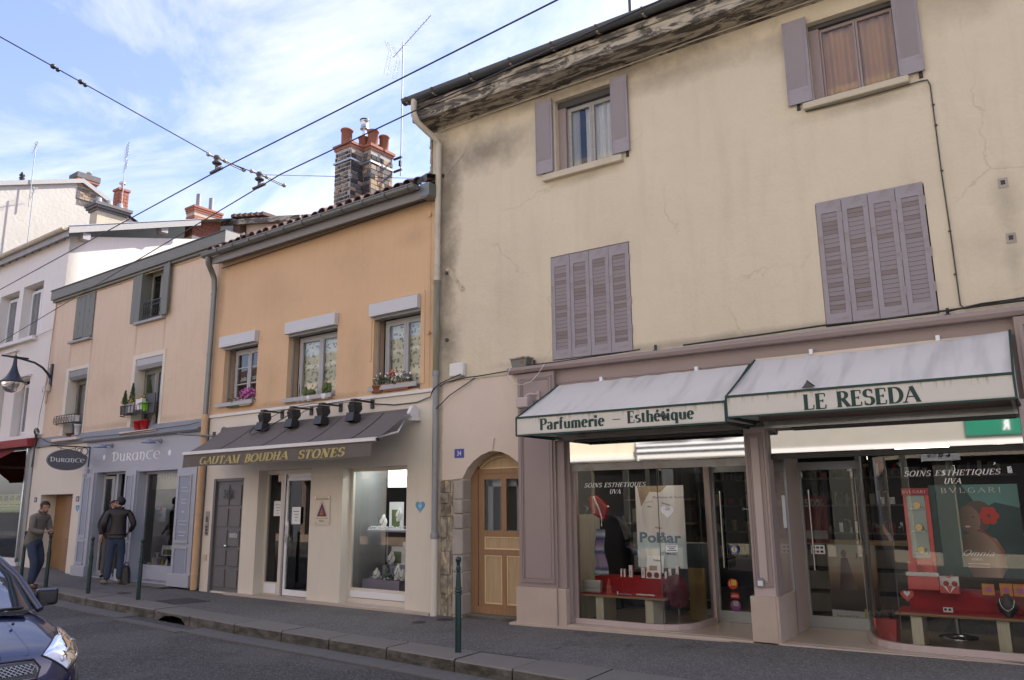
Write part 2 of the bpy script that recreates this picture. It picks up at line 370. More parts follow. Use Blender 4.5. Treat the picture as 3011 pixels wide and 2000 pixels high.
m('asphalt_walk', (.118,.106,.095), .9, .22, .5, extra=asphalt_extra, bump=.5, bs=110)
m('asphalt_road', (.043,.039,.035), .85, .25, .5, extra=asphalt_extra, bump=.5, bs=90)
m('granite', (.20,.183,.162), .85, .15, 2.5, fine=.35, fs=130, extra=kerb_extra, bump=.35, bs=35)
m('gutter_slab', (.135,.128,.12), .9, .15, 2, fine=.3, fs=120, bump=.3)
m('iron_cover', (.06,.058,.055), .6, .2, 6, bump=.4, bs=60)
m('awning_grey', (.135,.117,.108), .85, .10, 1.2, streak=.1, spotcol=(.2,.18,.17))
m('awning_white', (.62,.595,.56), .55, .06, 1.2, extra=reseda_extra)
m('valance_white', (.60,.57,.52), .6, .05, 1.5, extra=valance_extra)
m('letter_green', (.006,.040,.033), .6, .1, 4)
m('letter_gold', (.46,.39,.15), .8, .1, 4)
m('letter_white', (.78,.78,.78), .6, .03, 4)
m('paper', (.75,.76,.78), .7, .03, 4)
m('ink', (.02,.02,.03), .7, .05, 4)
m('red_cloth', (.34,.010,.016), .8, .2, 4, bump=.3, bs=10)
m('coral', (.58,.09,.085), .6, .1, 4)
m('bench_wood', (.70,.66,.54), .6, .06, 2, extra=grain_extra)
m('table_edge', (.34,.22,.11), .6, .1, 2)
m('lilac', (.30,.26,.36), .7, .05, 2)
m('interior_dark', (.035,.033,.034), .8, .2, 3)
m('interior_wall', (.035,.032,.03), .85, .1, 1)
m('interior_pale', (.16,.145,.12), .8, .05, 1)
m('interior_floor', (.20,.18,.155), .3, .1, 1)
m('leaf', (.035,.075,.02), .7, .4, 12)
m('leaf_pale', (.10,.15,.05), .7, .3, 12)
m('petal_pink', (.48,.10,.32), .7, .2, 12)
m('petal_white', (.75,.7,.75), .7, .1, 12)
m('petal_yellow', (.65,.45,.03), .7, .1, 12)
m('cactus', (.10,.13,.035), .8, .3, 30, bump=.8, bs=60)
m('red_paint', (.28,.03,.03), .55, .1, 3)
GL = glass('window_glass', refl=1.2, base=.02); GLS = glass('shop_glass', (.88,.91,.91), 1.0, 0, .02)
MIR = mat('mirror_panel', (.50,.50,.49), .03, .02, 1, metal=1)
def curtain_mat(name, col, op, lace=False, wav=0):
    mt = bpy.data.materials.new(name); mt.use_nodes = True; t = mt.node_tree; b = t.nodes['Principled BSDF']
    vec = _coord(t); o = t.nodes['Material Output']; tr = _n(t, 'ShaderNodeBsdfTransparent'); mx_ = _n(t, 'ShaderNodeMixShader')
    b.inputs['Base Color'].default_value = c4(col); b.inputs['Roughness'].default_value = .9
    if lace:
        vo = _n(t, 'ShaderNodeTexVoronoi', feature='SMOOTH_F1'); vo.inputs['Scale'].default_value = 16; t.links.new(_coord(t, (1,1,1.0)), vo.inputs[0])
        w = _n(t, 'ShaderNodeTexWave', wave_type='BANDS', bands_direction='Z'); w.inputs['Scale'].default_value = 2.6; w.inputs['Distortion'].default_value = 1.2; w.inputs['Detail'].default_value = 2; t.links.new(vec, w.inputs[0])
        f = M2(t, 'MAXIMUM', _ramp(t, vo.outputs[0], .30, .36), M2(t, 'MULTIPLY', _ramp(t, w.outputs[0], .86, .92), 1))
        f = M2(t, 'ADD', M2(t, 'MULTIPLY', f, .5), .42, clamp=True)
        t.links.new(f, mx_.inputs[0])
    else: mx_.inputs[0].default_value = op
    t.links.new(tr.outputs[0], mx_.inputs[1]); t.links.new(b.outputs[0], mx_.inputs[2]); t.links.new(mx_.outputs[0], o.inputs[0])
    return mt
MATS['lace'] = curtain_mat('lace_curtain', (.72,.76,.66), .8, True)
MATS['voile'] = curtain_mat('white_voile', (.70,.70,.68), .85)
MATS['amber'] = curtain_mat('amber_curtain', (.46,.27,.13), .97)
MATS['net'] = curtain_mat('grey_net', (.30,.30,.29), .9)
# ------------------------------------------------------------------ lettering drawn with a broad nib
def arc(cx, cy, rx, ry, a0, a1, n=10):
    return [(cx+rx*cos(radians(a0+(a1-a0)*i/n)), cy+ry*sin(radians(a0+(a1-a0)*i/n))) for i in range(n+1)]
X_ = .66
GLY = {
 'A': (.80, [('t', [(.05,0),(.40,1)]), ('k', [(.40,1),(.76,0)]), ('t', [(.17,.34),(.62,.34)]), ('s', .05,0), ('s', .76,0)]),
 'B': (.68, [('k', [(.14,0),(.14,1)]), ('n', [(.14,1),(.32,1)]+arc(.32,.77,.22,.23,90,-90)+[(.14,.54)]), ('n', [(.14,.54),(.34,.54)]+arc(.34,.27,.26,.27,90,-90)+[(.14,0)]), ('s',.14,0), ('s',.14,1)]),
 'C': (.74, [('n', arc(.42,.5,.34,.5,48,312,18)), ('t', [(.66,.98),(.66,.72)])]),
 'D': (.80, [('k', [(.14,0),(.14,1)]), ('n', [(.14,1),(.32,1)]+arc(.32,.5,.40,.5,90,-90,16)+[(.14,0)]), ('s',.14,0), ('s',.14,1)]),
 'E': (.66, [('k', [(.14,0),(.14,1)]), ('t', [(.14,1),(.56,1)]), ('t', [(.14,.52),(.44,.52)]), ('t', [(.14,0),(.58,0)]), ('t', [(.56,1.0),(.56,.78)]), ('t', [(.44,.62),(.44,.42)]), ('t', [(.58,0),(.60,.24)]), ('s',.14,0), ('s',.14,1)]),
 'G': (.80, [('n', arc(.42,.5,.34,.5,48,350,20)), ('k', [(.70,.42),(.70,.05)]), ('s',.70,.42)]),
 'H': (.84, [('k', [(.14,0),(.14,1)]), ('k', [(.68,0),(.68,1)]), ('t', [(.14,.52),(.68,.52)]), ('s',.14,0), ('s',.14,1), ('s',.68,0), ('s',.68,1)]),
 'I': (.36, [('k', [(.17,0),(.17,1)]), ('s',.17,0), ('s',.17,1)]),
 'L': (.64, [('k', [(.14,0),(.14,1)]), ('t', [(.14,0),(.58,0)]), ('t', [(.58,0),(.60,.28)]), ('s',.14,0), ('s',.14,1)]),
 'M': (.98, [('t', [(.12,0),(.14,1)]), ('k', [(.14,1),(.47,0)]), ('t', [(.47,0),(.80,1)]), ('k', [(.82,1),(.82,0)]), ('s',.12,0), ('s',.82,0), ('s',.1,1), ('s',.86,1)]),
 'N': (.84, [('t', [(.14,0),(.14,1)]), ('k', [(.14,1),(.68,0)]), ('t', [(.68,0),(.68,1)]), ('s',.14,0), ('s',.1,1), ('s',.68,1)]),
 'O': (.84, [('n', arc(.41,.5,.34,.5,90,450,24))]),
 'P': (.66, [('k', [(.14,0),(.14,1)]), ('n', [(.14,1),(.32,1)]+arc(.32,.74,.26,.26,90,-90)+[(.14,.48)]), ('s',.14,0), ('s',.14,1)]),
 'Q': (.84, [('n', arc(.41,.5,.34,.5,90,450,24)), ('n', [(.40,.1),(.55,-.10),(.76,-.18)])]),
 'R': (.76, [('k', [(.14,0),(.14,1)]), ('n', [(.14,1),(.32,1)]+arc(.32,.76,.25,.24,90,-90)+[(.14,.52)]), ('k', [(.34,.52),(.66,0)]), ('s',.14,0), ('s',.14,1), ('s',.68,0)]),
 'S': (.62, [('n', arc(.30,.76,.22,.24,40,270,12)+arc(.30,.26,.24,.26,90,-140,12)), ('t', [(.50,.98),(.50,.74)]), ('t', [(.08,.02),(.08,.28)])]),
 'T': (.72, [('k', [(.36,0),(.36,1)]), ('t', [(.06,1),(.66,1)]), ('t', [(.07,1),(.06,.76)]), ('t', [(.65,1),(.66,.76)]), ('s',.36,0)]),
 'U': (.80, [('n', [(.14,1),(.14,.3)]+arc(.40,.28,.26,.28,180,360,12)+[(.66,1)]), ('k', [(.14,1),(.14,.34)]), ('s',.14,1), ('s',.66,1)]),
 'V': (.80, [('k', [(.06,1),(.40,0)]), ('t', [(.40,0),(.74,1)]), ('s',.06,1), ('s',.74,1)]),
 'Y': (.74, [('k', [(.06,1),(.36,.48)]), ('t', [(.68,1),(.36,.48)]), ('k', [(.36,.5),(.36,0)]), ('s',.36,0), ('s',.06,1), ('s',.68,1)]),
 'J': (.44, [('n', [(.28,1),(.28,.1),(.20,-.1),(.06,-.12)]), ('k', [(.28,1),(.28,.1)]), ('s',.28,1)]),
 'a': (.54, [('n', arc(.22,.46,.18,.20,150,20,8)+[(.40,.40)]), ('k', [(.40,.50),(.40,.06)]), ('n', [(.40,.38)]+arc(.22,.17,.17,.17,90,340,10)), ('t', [(.40,.02),(.50,.04)])]),
 'e': (.54, [('n', [(.10,.36),(.45,.36)]+arc(.27,.33,.19,.33,8,318,16))]),
 'f': (.40, [('k', [(.17,0),(.17,.82)]), ('n', arc(.30,.84,.13,.16,180,50,7)), ('t', [(.04,.63),(.34,.63)]), ('s',.17,0)]),
 'h': (.62, [('k', [(.13,0),(.13,1)]), ('n', arc(.32,.44,.17,.20,170,0,8)), ('k', [(.49,.44),(.49,0)]), ('s',.13,0), ('s',.49,0), ('q',.08,1)]),
 'i': (.32, [('k', [(.15,0),(.15,.62)]), ('s',.15,0), ('q',.10,.62), ('d',.15,.86)]),
 'm': (.92, [('k', [(.13,0),(.13,.62)]), ('n', arc(.29,.44,.16,.20,170,0,8)), ('k', [(.45,.44),(.45,0)]), ('n', arc(.61,.44,.16,.20,170,0,8)), ('k', [(.77,.44),(.77,0)]), ('s',.13,0), ('s',.45,0), ('s',.77,0), ('q',.08,.62)]),
 'q': (.60, [('n', arc(.27,.31,.19,.32,90,450,18)), ('k', [(.47,.62),(.47,-.28)]), ('s',.47,-.28)]),
 'r': (.46, [('k', [(.14,0),(.14,.62)]), ('n', arc(.30,.46,.14,.16,160,60,6)), ('d',.38,.56), ('s',.14,0), ('q',.09,.62)]),
 's': (.44, [('n', arc(.21,.49,.14,.15,40,270,9)+arc(.21,.18,.16,.17,90,-140,9))]),
 't': (.38, [('k', [(.17,.80),(.17,.12)]), ('n', arc(.28,.12,.11,.10,180,320,6)), ('t', [(.03,.62),(.33,.62)])]),
 'u': (.62, [('k', [(.13,.62),(.13,.2)]), ('n', arc(.30,.2,.17,.19,180,350,8)), ('k', [(.48,.62),(.48,0)]), ('q',.08,.62), ('q',.43,.62), ('t', [(.48,.02),(.57,.02)])]),
 'l': (.32, [('k', [(.15,0),(.15,1)]), ('s',.15,0), ('q',.10,1)]),
 'o': (.58, [('n', arc(.28,.31,.20,.32,90,450,18))]),
 'n': (.62, [('k', [(.13,0),(.13,.62)]), ('n', arc(.32,.44,.17,.20,170,0,8)), ('k', [(.49,.44),(.49,0)]), ('s',.13,0), ('s',.49,0), ('q',.08,.62)]),
 '-': (.55, [('t', [(.08,.36),(.47,.36)])]),
 ' ': (.42, []),
}
GLY['é'] = (.54, GLY['e'][1]+[('n', [(.24,.76),(.36,.98)])])
# uncial capitals of the shop sign
UNC = {
 'D': (.72, [('k', [(.20,.02),(.20,.92)]), ('n', [(.02,.80)]+arc(.22,.50,.42,.46,100,-90,16)+[(.10,.02)])]),
 'U': (.62, [('n', [(.06,.78),(.14,.62),(.14,.3)]+arc(.31,.26,.17,.26,180,340,10)), ('k', [(.50,.74),(.50,.02),(.58,-.02)])]),
 'R': (.58, [('n', [(.14,.78),(.14,.0)]), ('n', [(.06,.72)]+arc(.26,.56,.20,.18,110,-90,10)+[(.18,.38)]), ('k', [(.26,.38),(.54,-.04)])]),
 'A': (.66, [('n', arc(.30,.36,.24,.38,60,380,18)), ('k', [(.52,.76),(.52,.08),(.60,-.02)])]),
 'N': (.62, [('n', [(.12,.78),(.14,.6),(.14,0)]), ('n', arc(.30,.50,.17,.24,170,0,8)+[(.48,.2),(.40,-.06),(.26,-.10)])]),
 'C': (.62, [('n', arc(.38,.40,.32,.42,50,300,16)), ('t', [(.56,.74),(.66,.92)])]),
 'E': (.60, [('n', arc(.34,.36,.27,.38,10,300,18)), ('t', [(.08,.38),(.58,.40)])]),
}
def letters(text, w, h, mat_, name='lettering', parent=None, glyphs=None, thick=.17, thin=.055, serif=.15, shear=0, depth=.004, gap=.0, x0=0, y=0, z0=0, curve=None, normal_y=-1):
    """text fitted into width w, cap height h, in the x-z plane, facing -y"""
    G = glyphs or GLY; mb = MB(); tot = sum(G.get(c, GLY[' '])[0]+gap for c in text)
    sx = w/tot; px = 0; lay = 0
    def P(x, z):
        X = (px+x+shear*z)*sx; return (x0+X, z0+z*h)
    def stroke(pts, kind):
        nonlocal lay
        lay = (lay+1) % 7; yy = y-depth-lay*.00025
        L, Rr = [], []
        n = len(pts)
        for i in range(n):
            a = pts[max(0, i-1)]; b = pts[min(n-1, i+1)]
            dx, dz = b[0]-a[0], b[1]-a[1]; l = math.hypot(dx, dz) or 1
            dx /= l; dz /= l
            wd = thick if kind == 'k' else thin if kind == 't' else thin+(thick-thin)*abs(dz)**1.4
            asp = 1
            L.append(P(pts[i][0]-dz*wd/2, pts[i][1]+dx*wd/2)); Rr.append(P(pts[i][0]+dz*wd/2, pts[i][1]-dx*wd/2))
        v = [(q[0], yy, q[1]) for q in L]+[(q[0], yy, q[1]) for q in Rr]+[(q[0], y, q[1]) for q in L]+[(q[0], y, q[1]) for q in Rr]
        f = []
        for i in range(n-1):
            f += [(i, i+1, n+i+1, n+i)]
            if depth > .001: f += [(2*n+i, 2*n+i+1, i+1, i), (n+i, n+i+1, 3*n+i+1, 3*n+i)]
        mb.add(v, f)
    for c in text:
        adv, st = G.get(c, GLY.get(c, GLY[' ']))
        for s in st:
            if s[0] in 'tkn': stroke(s[1], s[0])
            elif s[0] == 's': stroke([(s[1]-serif, s[2]), (s[1]+serif, s[2])], 't')
            elif s[0] == 'q': stroke([(s[1]-serif*.5, s[2]-thin*.4), (s[1]+serif*.4, s[2]-thin*.2)], 't')
            elif s[0] == 'd': stroke([(s[1]-thick*.55, s[2]), (s[1]+thick*.55, s[2])], 'k')
        px += adv+gap
    if curve: mb.v = [curve(q) for q in mb.v]
    return mb.obj(name, mat_, parent) if name else mb
def sans(text, h, mat_, name='lettering', parent=None, w=None, bold=0, depth=.002, x=0, y=0, z=0, shear=0, mirror=False, rz=0, center=False, spacing=1.0):
    """plain lettering from the built-in typeface, cap height h, in the x-z plane facing -y"""
    cu = bpy.data.curves.new('t', 'FONT'); cu.body = text; cu.size = 1; cu.extrude = 0; cu.offset = bold; cu.shear = shear; cu.resolution_u = 3; cu.space_character = spacing
    ob = bpy.data.objects.new('t', cu); COL.objects.link(ob); bpy.context.view_layer.update()
    me = bpy.data.meshes.new_from_object(ob.evaluated_get(bpy.context.evaluated_depsgraph_get()))
    bpy.data.objects.remove(ob)
    xs = [v.co.x for v in me.vertices]; x0, x1 = min(xs), max(xs)
    sz = h/.70; sx = sz if w is None else w/(x1-x0)
    W_ = (x1-x0)*sx
    for v in me.vertices:
        X = (v.co.x-x0)*sx; Z = v.co.y*sz
        if mirror: X = W_-X
        v.co = (x+X-(W_/2 if center else 0), y-depth, z+Z)
    me.materials.clear(); me.materials.append(mat_)
    if mirror: me.flip_normals()
    # x-z plane from x-y plane keeps normals towards -y
    o = bpy.data.objects.new(name, me); COL.objects.link(o)
    if parent: o.parent = parent; o.location = (-parent.get('_u', 0), -parent.get('_y', 0), -parent.get('_z', 0))
    return o
# ------------------------------------------------------------------ building helpers
def wall(name, root, mt, u0, u1, z0, z1, ops, depth=.22, y=0, **k):
    """rendered wall face with real openings and reveals"""
    us = sorted({u0, u1, *[o[0] for o in ops], *[o[1] for o in ops]}); zs = sorted({z0, z1, *[o[2] for o in ops], *[o[3] for o in ops]})
    us = [q for q in us if u0 <= q <= u1]; zs = [q for q in zs if z0 <= q <= z1]
    b = MB()
    for i in range(len(us)-1):
        for j in range(len(zs)-1):
            cu, cz = (us[i]+us[i+1])/2, (zs[j]+zs[j+1])/2
            if any(o[0] < cu < o[1] and o[2] < cz < o[3] for o in ops): continue
            b.quad((us[i],y,zs[j]), (us[i+1],y,zs[j]), (us[i+1],y,zs[j+1]), (us[i],y,zs[j+1]))
    for o in ops:
        a, c, d, e = o[:4]; dp = o[4] if len(o) > 4 else depth; Y = y+dp
        b.quad((a,y,d),(a,y,e),(a,Y,e),(a,Y,d)); b.quad((c,y,e),(c,y,d),(c,Y,d),(c,Y,e))
        b.quad((a,y,e),(c,y,e),(c,Y,e),(a,Y,e)); b.quad((a,y,d),(a,Y,d),(c,Y,d),(c,y,d))
    Y = y+depth
    b.quad((u0,y,z0),(u0,y,z1),(u0,Y,z1),(u0,Y,z0)); b.quad((u1,y,z1),(u1,y,z0),(u1,Y,z0),(u1,Y,z1))
    return b.obj(name, mt, root, **k)
def shell(root, mt, u0, u1, y0, y1, z0, z1, front=None):
    """side and back walls plus a dark inner leaf closing the rooms"""
    b = MB()
    b.quad((u0,y1,z0),(u0,y0,z0),(u0,y0,z1),(u0,y1,z1)); b.quad((u1,y0,z0),(u1,y1,z0),(u1,y1,z1),(u1,y0,z1)); b.quad((u1,y1,z0),(u0,y1,z0),(u0,y1,z1),(u1,y1,z1))
    return b.obj('side_wall', mt, root)
def room(root, u0, u1, y0, y1, z0, z1, mw, mf=None, mc=None, name='room'):
    b = MB(); b.quad((u0,y0,z0),(u0,y1,z0),(u0,y1,z1),(u0,y0,z1)); b.quad((u1,y1,z0),(u1,y0,z0),(u1,y0,z1),(u1,y1,z1)); b.quad((u0,y1,z0),(u1,y1,z0),(u1,y1,z1),(u0,y1,z1))
    b.obj(name+'_wall', mw, root)
    MB().quad((u0,y0,z0),(u1,y0,z0),(u1,y1,z0),(u0,y1,z0)).obj(name+'_floor', mf or mw, root)
    MB().quad((u0,y1,z1),(u1,y1,z1),(u1,y0,z1),(u0,y0,z1)).obj(name+'_ceiling', mc or mw, root)
def frame_mb(b, u0, u1, z0, z1, y, w, d, bot=None):
    bw = bot or w
    b.box(u0, u0+w, y, y+d, z0, z1); b.box(u1-w, u1, y, y+d, z0, z1); b.box(u0+w, u1-w, y+.001, y+d, z1-w, z1); b.box(u0+w, u1-w, y+.001, y+d, z0, z0+bw); return b
def window(root, u0, u1, z0, z1, y, fm, curtain=None, leaves=2, fw=.045, lw=.045, bars=0, head=0, cy=.12, dark=True, split=None, wav=.02):
    """casement window: frame > leaves (frame, pane), curtain behind"""
    f = frame_mb(MB(), u0, u1, z0, z1, y, fw, .06).obj('window_frame', fm, root)
    a, b_, c, d = u0+fw, u1-fw, z0+fw, z1-fw-head
    if head: MB().box(a, b_, y+.005, y+.05, d, z1-fw).obj('transom', fm, root)
    n = leaves; st = (b_-a)/n
    for i in range(n):
        l = MB(); x0, x1 = a+i*st+.003, a+(i+1)*st-.003
        frame_mb(l, x0, x1, c+.003, d-.003, y-.012, lw, .05, lw*1.3)
        for k in range(bars): zq = c+(d-c)*(k+1)/(bars+1); l.box(x0+lw, x1-lw, y, y+.03, zq-.012, zq+.012)
        lf = l.obj('casement', fm, root)
        pn = MB().quad((x0+lw,y+.012,c+lw),(x1-lw,y+.012,c+lw),(x1-lw,y+.012,d-lw),(x0+lw,y+.012,d-lw)).obj('pane', GL, lf, loc=(0,0,0))
    if curtain:
        nn = 60; b = MB(); sp = split or [(a, b_)]
        for (p, q) in sp:
            v = []
            for i in range(nn+1):
                x = p+(q-p)*i/nn; yy = y+cy+wav*sin(i*.75+p*9)+wav*.5*sin(i*.31+1)
                v += [(x, yy, c), (x, yy, d)]
            b.add(v, [(2*i, 2*i+2, 2*i+3, 2*i+1) for i in range(nn)], True)
        b.obj('curtain', MATS[curtain], root)
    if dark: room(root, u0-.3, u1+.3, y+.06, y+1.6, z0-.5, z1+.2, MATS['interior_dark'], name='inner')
    return f
def flower_mass(cx, cy_, cz, rx, ry, rz_, nleaf, nfl, name='foliage', petal='petal_pink', root=None, leafm='leaf', ls=.03, fsz=.018, seed=1, off=(0,0,0)):
    rd = random.Random(seed); b = MB(); fl = MB()
    for i in range(nleaf):
        a = rd.uniform(0, 2*pi); r = rd.random()**.5; h = rd.random()
        p = Vector((cx+rx*r*cos(a), cy_+ry*r*sin(a), cz+rz_*h*(1-.45*r)))
        d = Vector((rd.gauss(0,1), rd.gauss(0,1), rd.gauss(0,.7))).normalized(); e = d.orthogonal().normalized()
        l = ls*rd.uniform(.6,1.4); b.add([p-e*l*.35, p+d*l*.5, p+e*l*.35, p+d*l*1.4], [(0,1,3),(1,2,3)] if 0 else [(0,1,2,3)])
    for i in range(nfl):
        a = rd.uniform(0, 2*pi); r = rd.random()**.5
        p = Vector((cx+rx*r*cos(a)*1.05, cy_+ry*r*sin(a)-.01, cz+rz_*(.35+.75*rd.random())*(1-.35*r)))
        nrm = Vector((rd.gauss(0,.5), -1, rd.gauss(.3,.5))).normalized(); u = nrm.orthogonal().normalized(); w = nrm.cross(u)
        v = [p]+[p+(u*cos(2*pi*k/6)+w*sin(2*pi*k/6))*fsz*(1 if k%2 else .8)+nrm*fsz*.25 for k in range(6)]
        fl.add(v, [(0, 1+k, 1+(k+1)%6) for k in range(6)])
    o = b.obj(name, MATS[leafm], root, loc=off); o['kind'] = 'stuff' if root is None else 'stuff'
    if nfl:
        q = fl.obj('blossom', MATS[petal], root, loc=off); q['kind'] = 'stuff'
    return o
# ------------------------------------------------------------------ ground
ZF = [(-60,.25),(-27,.25),(-21.5,.15),(-19.3,.095),(-15.5,.03),(-13.7,0),(-6.2,0),(-3,.035),(0,.06),(20,.1)]
def lerp(T, x):
    if x <= T[0][0]: return T[0][1]
    for (a, p), (b, q) in zip(T, T[1:]):
        if x <= b: return p+(q-p)*(x-a)/(b-a)
    return T[-1][1]
ZK = [(-60,.14),(-22,.10),(-16.7,.06),(-13.3,.03),(-7,-.01),(20,-.01)]
KY = [(-60,4.2),(-24,-.55),(-16.7,-1.30),(-14.1,-1.66),(-12.2,-1.80),(-9.5,-2.10),(-6.8,-2.27),(-4.66,-2.52),(-3.78,-2.62),(20,-5.2)]
JY = [(-60,4.7),(-24,0),(-16.7,-.93),(-14.2,-1.10),(-10.2,-1.58),(-7.2,-1.86),(-4.6,-1.98),(-2,-2.1),(20,-4.6)]
def fy(x): return 0 if x > X0 else -(x-X0)*math.tan(DL)
XS = [-60,-45,-34,-27,-24,-21.5]+[-20+i*.5 for i in range(0, 80)]
def zs(x, t): return lerp(ZF, x)*(1-t)+lerp(ZK, x)*t
b = MB()
for a, c in zip(XS, XS[1:]):
    fa, fc = fy(a)+4.5, fy(c)+4.5
    b.quad((a, lerp(JY,a), zs(a,.85)), (c, lerp(JY,c), zs(c,.85)), (c, fy(c)-.0, zs(c,0)), (a, fy(a)-.0, zs(a,0)))
    b.quad((a, fy(a), zs(a,0)), (c, fy(c), zs(c,0)), (c, fc, zs(c,0)), (a, fa, zs(a,0)))
b.obj('sidewalk', MATS['asphalt_walk'], None, (0,0,0), kind='structure')
b = MB()
b.add([(-300,-200,-.19),(300,-200,-.19),(300,300,-.19),(-300,300,-.19)], [(0,1,2,3)])
b.obj('ground', MATS['asphalt_road'], None, (0,0,0), kind='structure')
b = MB()
for a, c in zip(XS, XS[1:]):
    b.quad((a, -9.0, lerp(ZK,a)-.13), (c, -9.0, lerp(ZK,c)-.13), (c, lerp(KY,c)-.02, lerp(ZK,c)-.145), (a, lerp(KY,a)-.02, lerp(ZK,a)-.145))
b.obj('road', MATS['asphalt_road'], None, (0,0,0), kind='structure')
b = MB(); b.box(-60, 20, -12.3, -9.0, -.2, 0.0); b.obj('far_sidewalk', MATS['asphalt_walk'], None, (0,0,0), kind='structure')
# kerb: every granite stone is a piece of its own, one with the mouth of a drain
kerb = bpy.data.objects.new('kerb', None); COL.objects.link(kerb); kerb['kind'] = 'structure'
ks = [-30+1.1*i for i in range(8)]+[-20.2,-19.0,-17.9,-16.8,-15.6,-14.35,-13.19,-11.95,-10.85,-9.62,-8.55,-7.6,-6.57,-5.47,-4.66,-3.78,-2.7,-1.6,-.5,.6,1.7,2.8,3.9,5.0]
rd = random.Random(3)
for a, c in zip(ks, ks[1:]):
    g = .011; a2, c2 = a+g, c-g; n = 1; dz = rd.uniform(-.004, .004)
    pts = [a2, a2+.02, (a2+c2)/2, c2-.02, c2]
    if abs(a+11.95) < .01: pts = [a2, -11.78, -11.6, -11.35, -11.1, -10.98, c2]
    b = MB(); v = []
    for x in pts:
        ky, jy, zt = lerp(KY,x), lerp(JY,x), zs(x,.9)+dz
        zk = lerp(ZK,x)+dz; zb = zk-.17
        mouth = 0
        if abs(a+11.95) < .01: mouth = {0:0}.get(0,0)
        v += [(x, jy-.004, zt-.2), (x, jy-.004, zt), (x, ky+.02, zk), (x, ky, zk-.018), (x, ky, zb)]
    m_ = 5
    f = []
    for i in range(len(pts)-1):
        for k in range(4):
            if abs(a+11.95) < .01 and k == 3 and 1 <= i <= 4: continue
            f.append((i*m_+k, (i+1)*m_+k, (i+1)*m_+k+1, i*m_+k+1)[::-1])
    f.append(tuple(range(m_))); f.append(tuple(range(len(v)-1, len(v)-1-m_, -1)))
    b.add(v, f)
    if abs(a+11.95) < .01:      # the drain opening: an arched mouth under the stone
        xs = [-11.78,-11.6,-11.35,-11.1,-10.98]; hh = [.02,.085,.105,.085,.02]
        for i in range(4):
            x, x2 = xs[i], xs[i+1]
            z0a, z1a = lerp(ZK,x)-.15+hh[i], lerp(ZK,x2)-.15+hh[i+1]
            b.quad((x, lerp(KY,x), z0a), (x2, lerp(KY,x2), z1a), (x2, lerp(KY,x2), lerp(ZK,x2)-.018+dz), (x, lerp(KY,x), lerp(ZK,x)-.018+dz))
            b.quad((x, lerp(KY,x)+.3, z0a-.02), (x2, lerp(KY,x2)+.3, z1a-.02), (x2, lerp(KY,x2), z1a), (x, lerp(KY,x), z0a))
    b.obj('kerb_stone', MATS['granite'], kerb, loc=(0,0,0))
b = MB(); b.box(-11.75, -11.0, -2.1, -1.4, -.4, -.32); b.obj('drain_pit', MATS['black_plastic'], kerb, loc=(0,0,0))
# pale slabs of the gutter along the kerb
gs = bpy.data.objects.new('gutter_strip', None); COL.objects.link(gs); gs['kind'] = 'structure'
x = -26
while x < 5:
    L = 1.0+rd.uniform(-.15,.2); c = x+L-.008
    w = .36
    q = MB()
    za, zc = lerp(ZK,x)-.128, lerp(ZK,c)-.128
    if -11.95 < x+L/2 < -10.85: wob = .10
    else: wob = 0
    q.add([(x, lerp(KY,x)-.004, za-.04),(c, lerp(KY,c)-.004, zc-.04),(c, lerp(KY,c)-w-wob, zc-.03),(x, lerp(KY,x)-w-wob, za-.03),
           (x, lerp(KY,x)-.004, za-.002-wob*.3),(c, lerp(KY,c)-.004, zc-.002-wob*.3),(c, lerp(KY,c)-w-wob, zc+.002),(x, lerp(KY,x)-w-wob, za+.002)],
          [(4,7,6,5),(0,4,5,1),(2,6,7,3),(1,5,6,2),(3,7,4,0)])
    for i in (4,5,6,7): pass
    q.obj('slab', MATS['gutter_slab'], gs, loc=(0,0,0)); x += L
# covers set in the pavement
def cover(name, label, x, y, rx, ry, rz, square=False, grid=True):
    z = zs(x, min(1, max(0, (fy(x)-y)/(fy(x)-lerp(KY,x)))))+.003
    t = thing(name, label, 'manhole cover', FB, x, y, z, rz)
    b = MB()
    if square: b.box(-rx, rx, -ry, ry, -.02, .004)
    else: b.lathe([(rx*.98, -.02), (rx, .003), (rx*.86, .004), (rx*.84, .001), (0.0001, .001)], n=24)
    b.obj('frame', MATS['iron_cover'], t, loc=(0,0,0))
    g = MB(); n = int(2*rx/.05)
    for i in range(n+1):
        xx = -rx*.8+i*2*rx*.8/n
        yy = ry*.85 if square else sqrt(max(0, (rx*.82)**2-xx*xx))
        if yy > .02: g.box(xx-.012, xx+.012, -yy, yy, .001, .009)
    g.obj('rib', MATS['iron_cover'], t, loc=(0,0,0))['kind'] = 'stuff'
cover('manhole_cover', 'large rectangular ribbed iron plate in the pavement before the grey door', -12.55, -.97, .40, .34, -.15, True)
cover('manhole_cover', 'small round iron cover in the pavement near the lone front bollard', -7.46, -.68, .11, .11, 0)
cover('manhole_cover', 'dark oval cover by the foot of the crumbling stone jamb', -7.30, -.30, .13, .13, 0)
cover('manhole_cover', 'small square cover in the pavement between the two bollards before the lavender shop', -14.5, -.85, .14, .1, -.1, True)
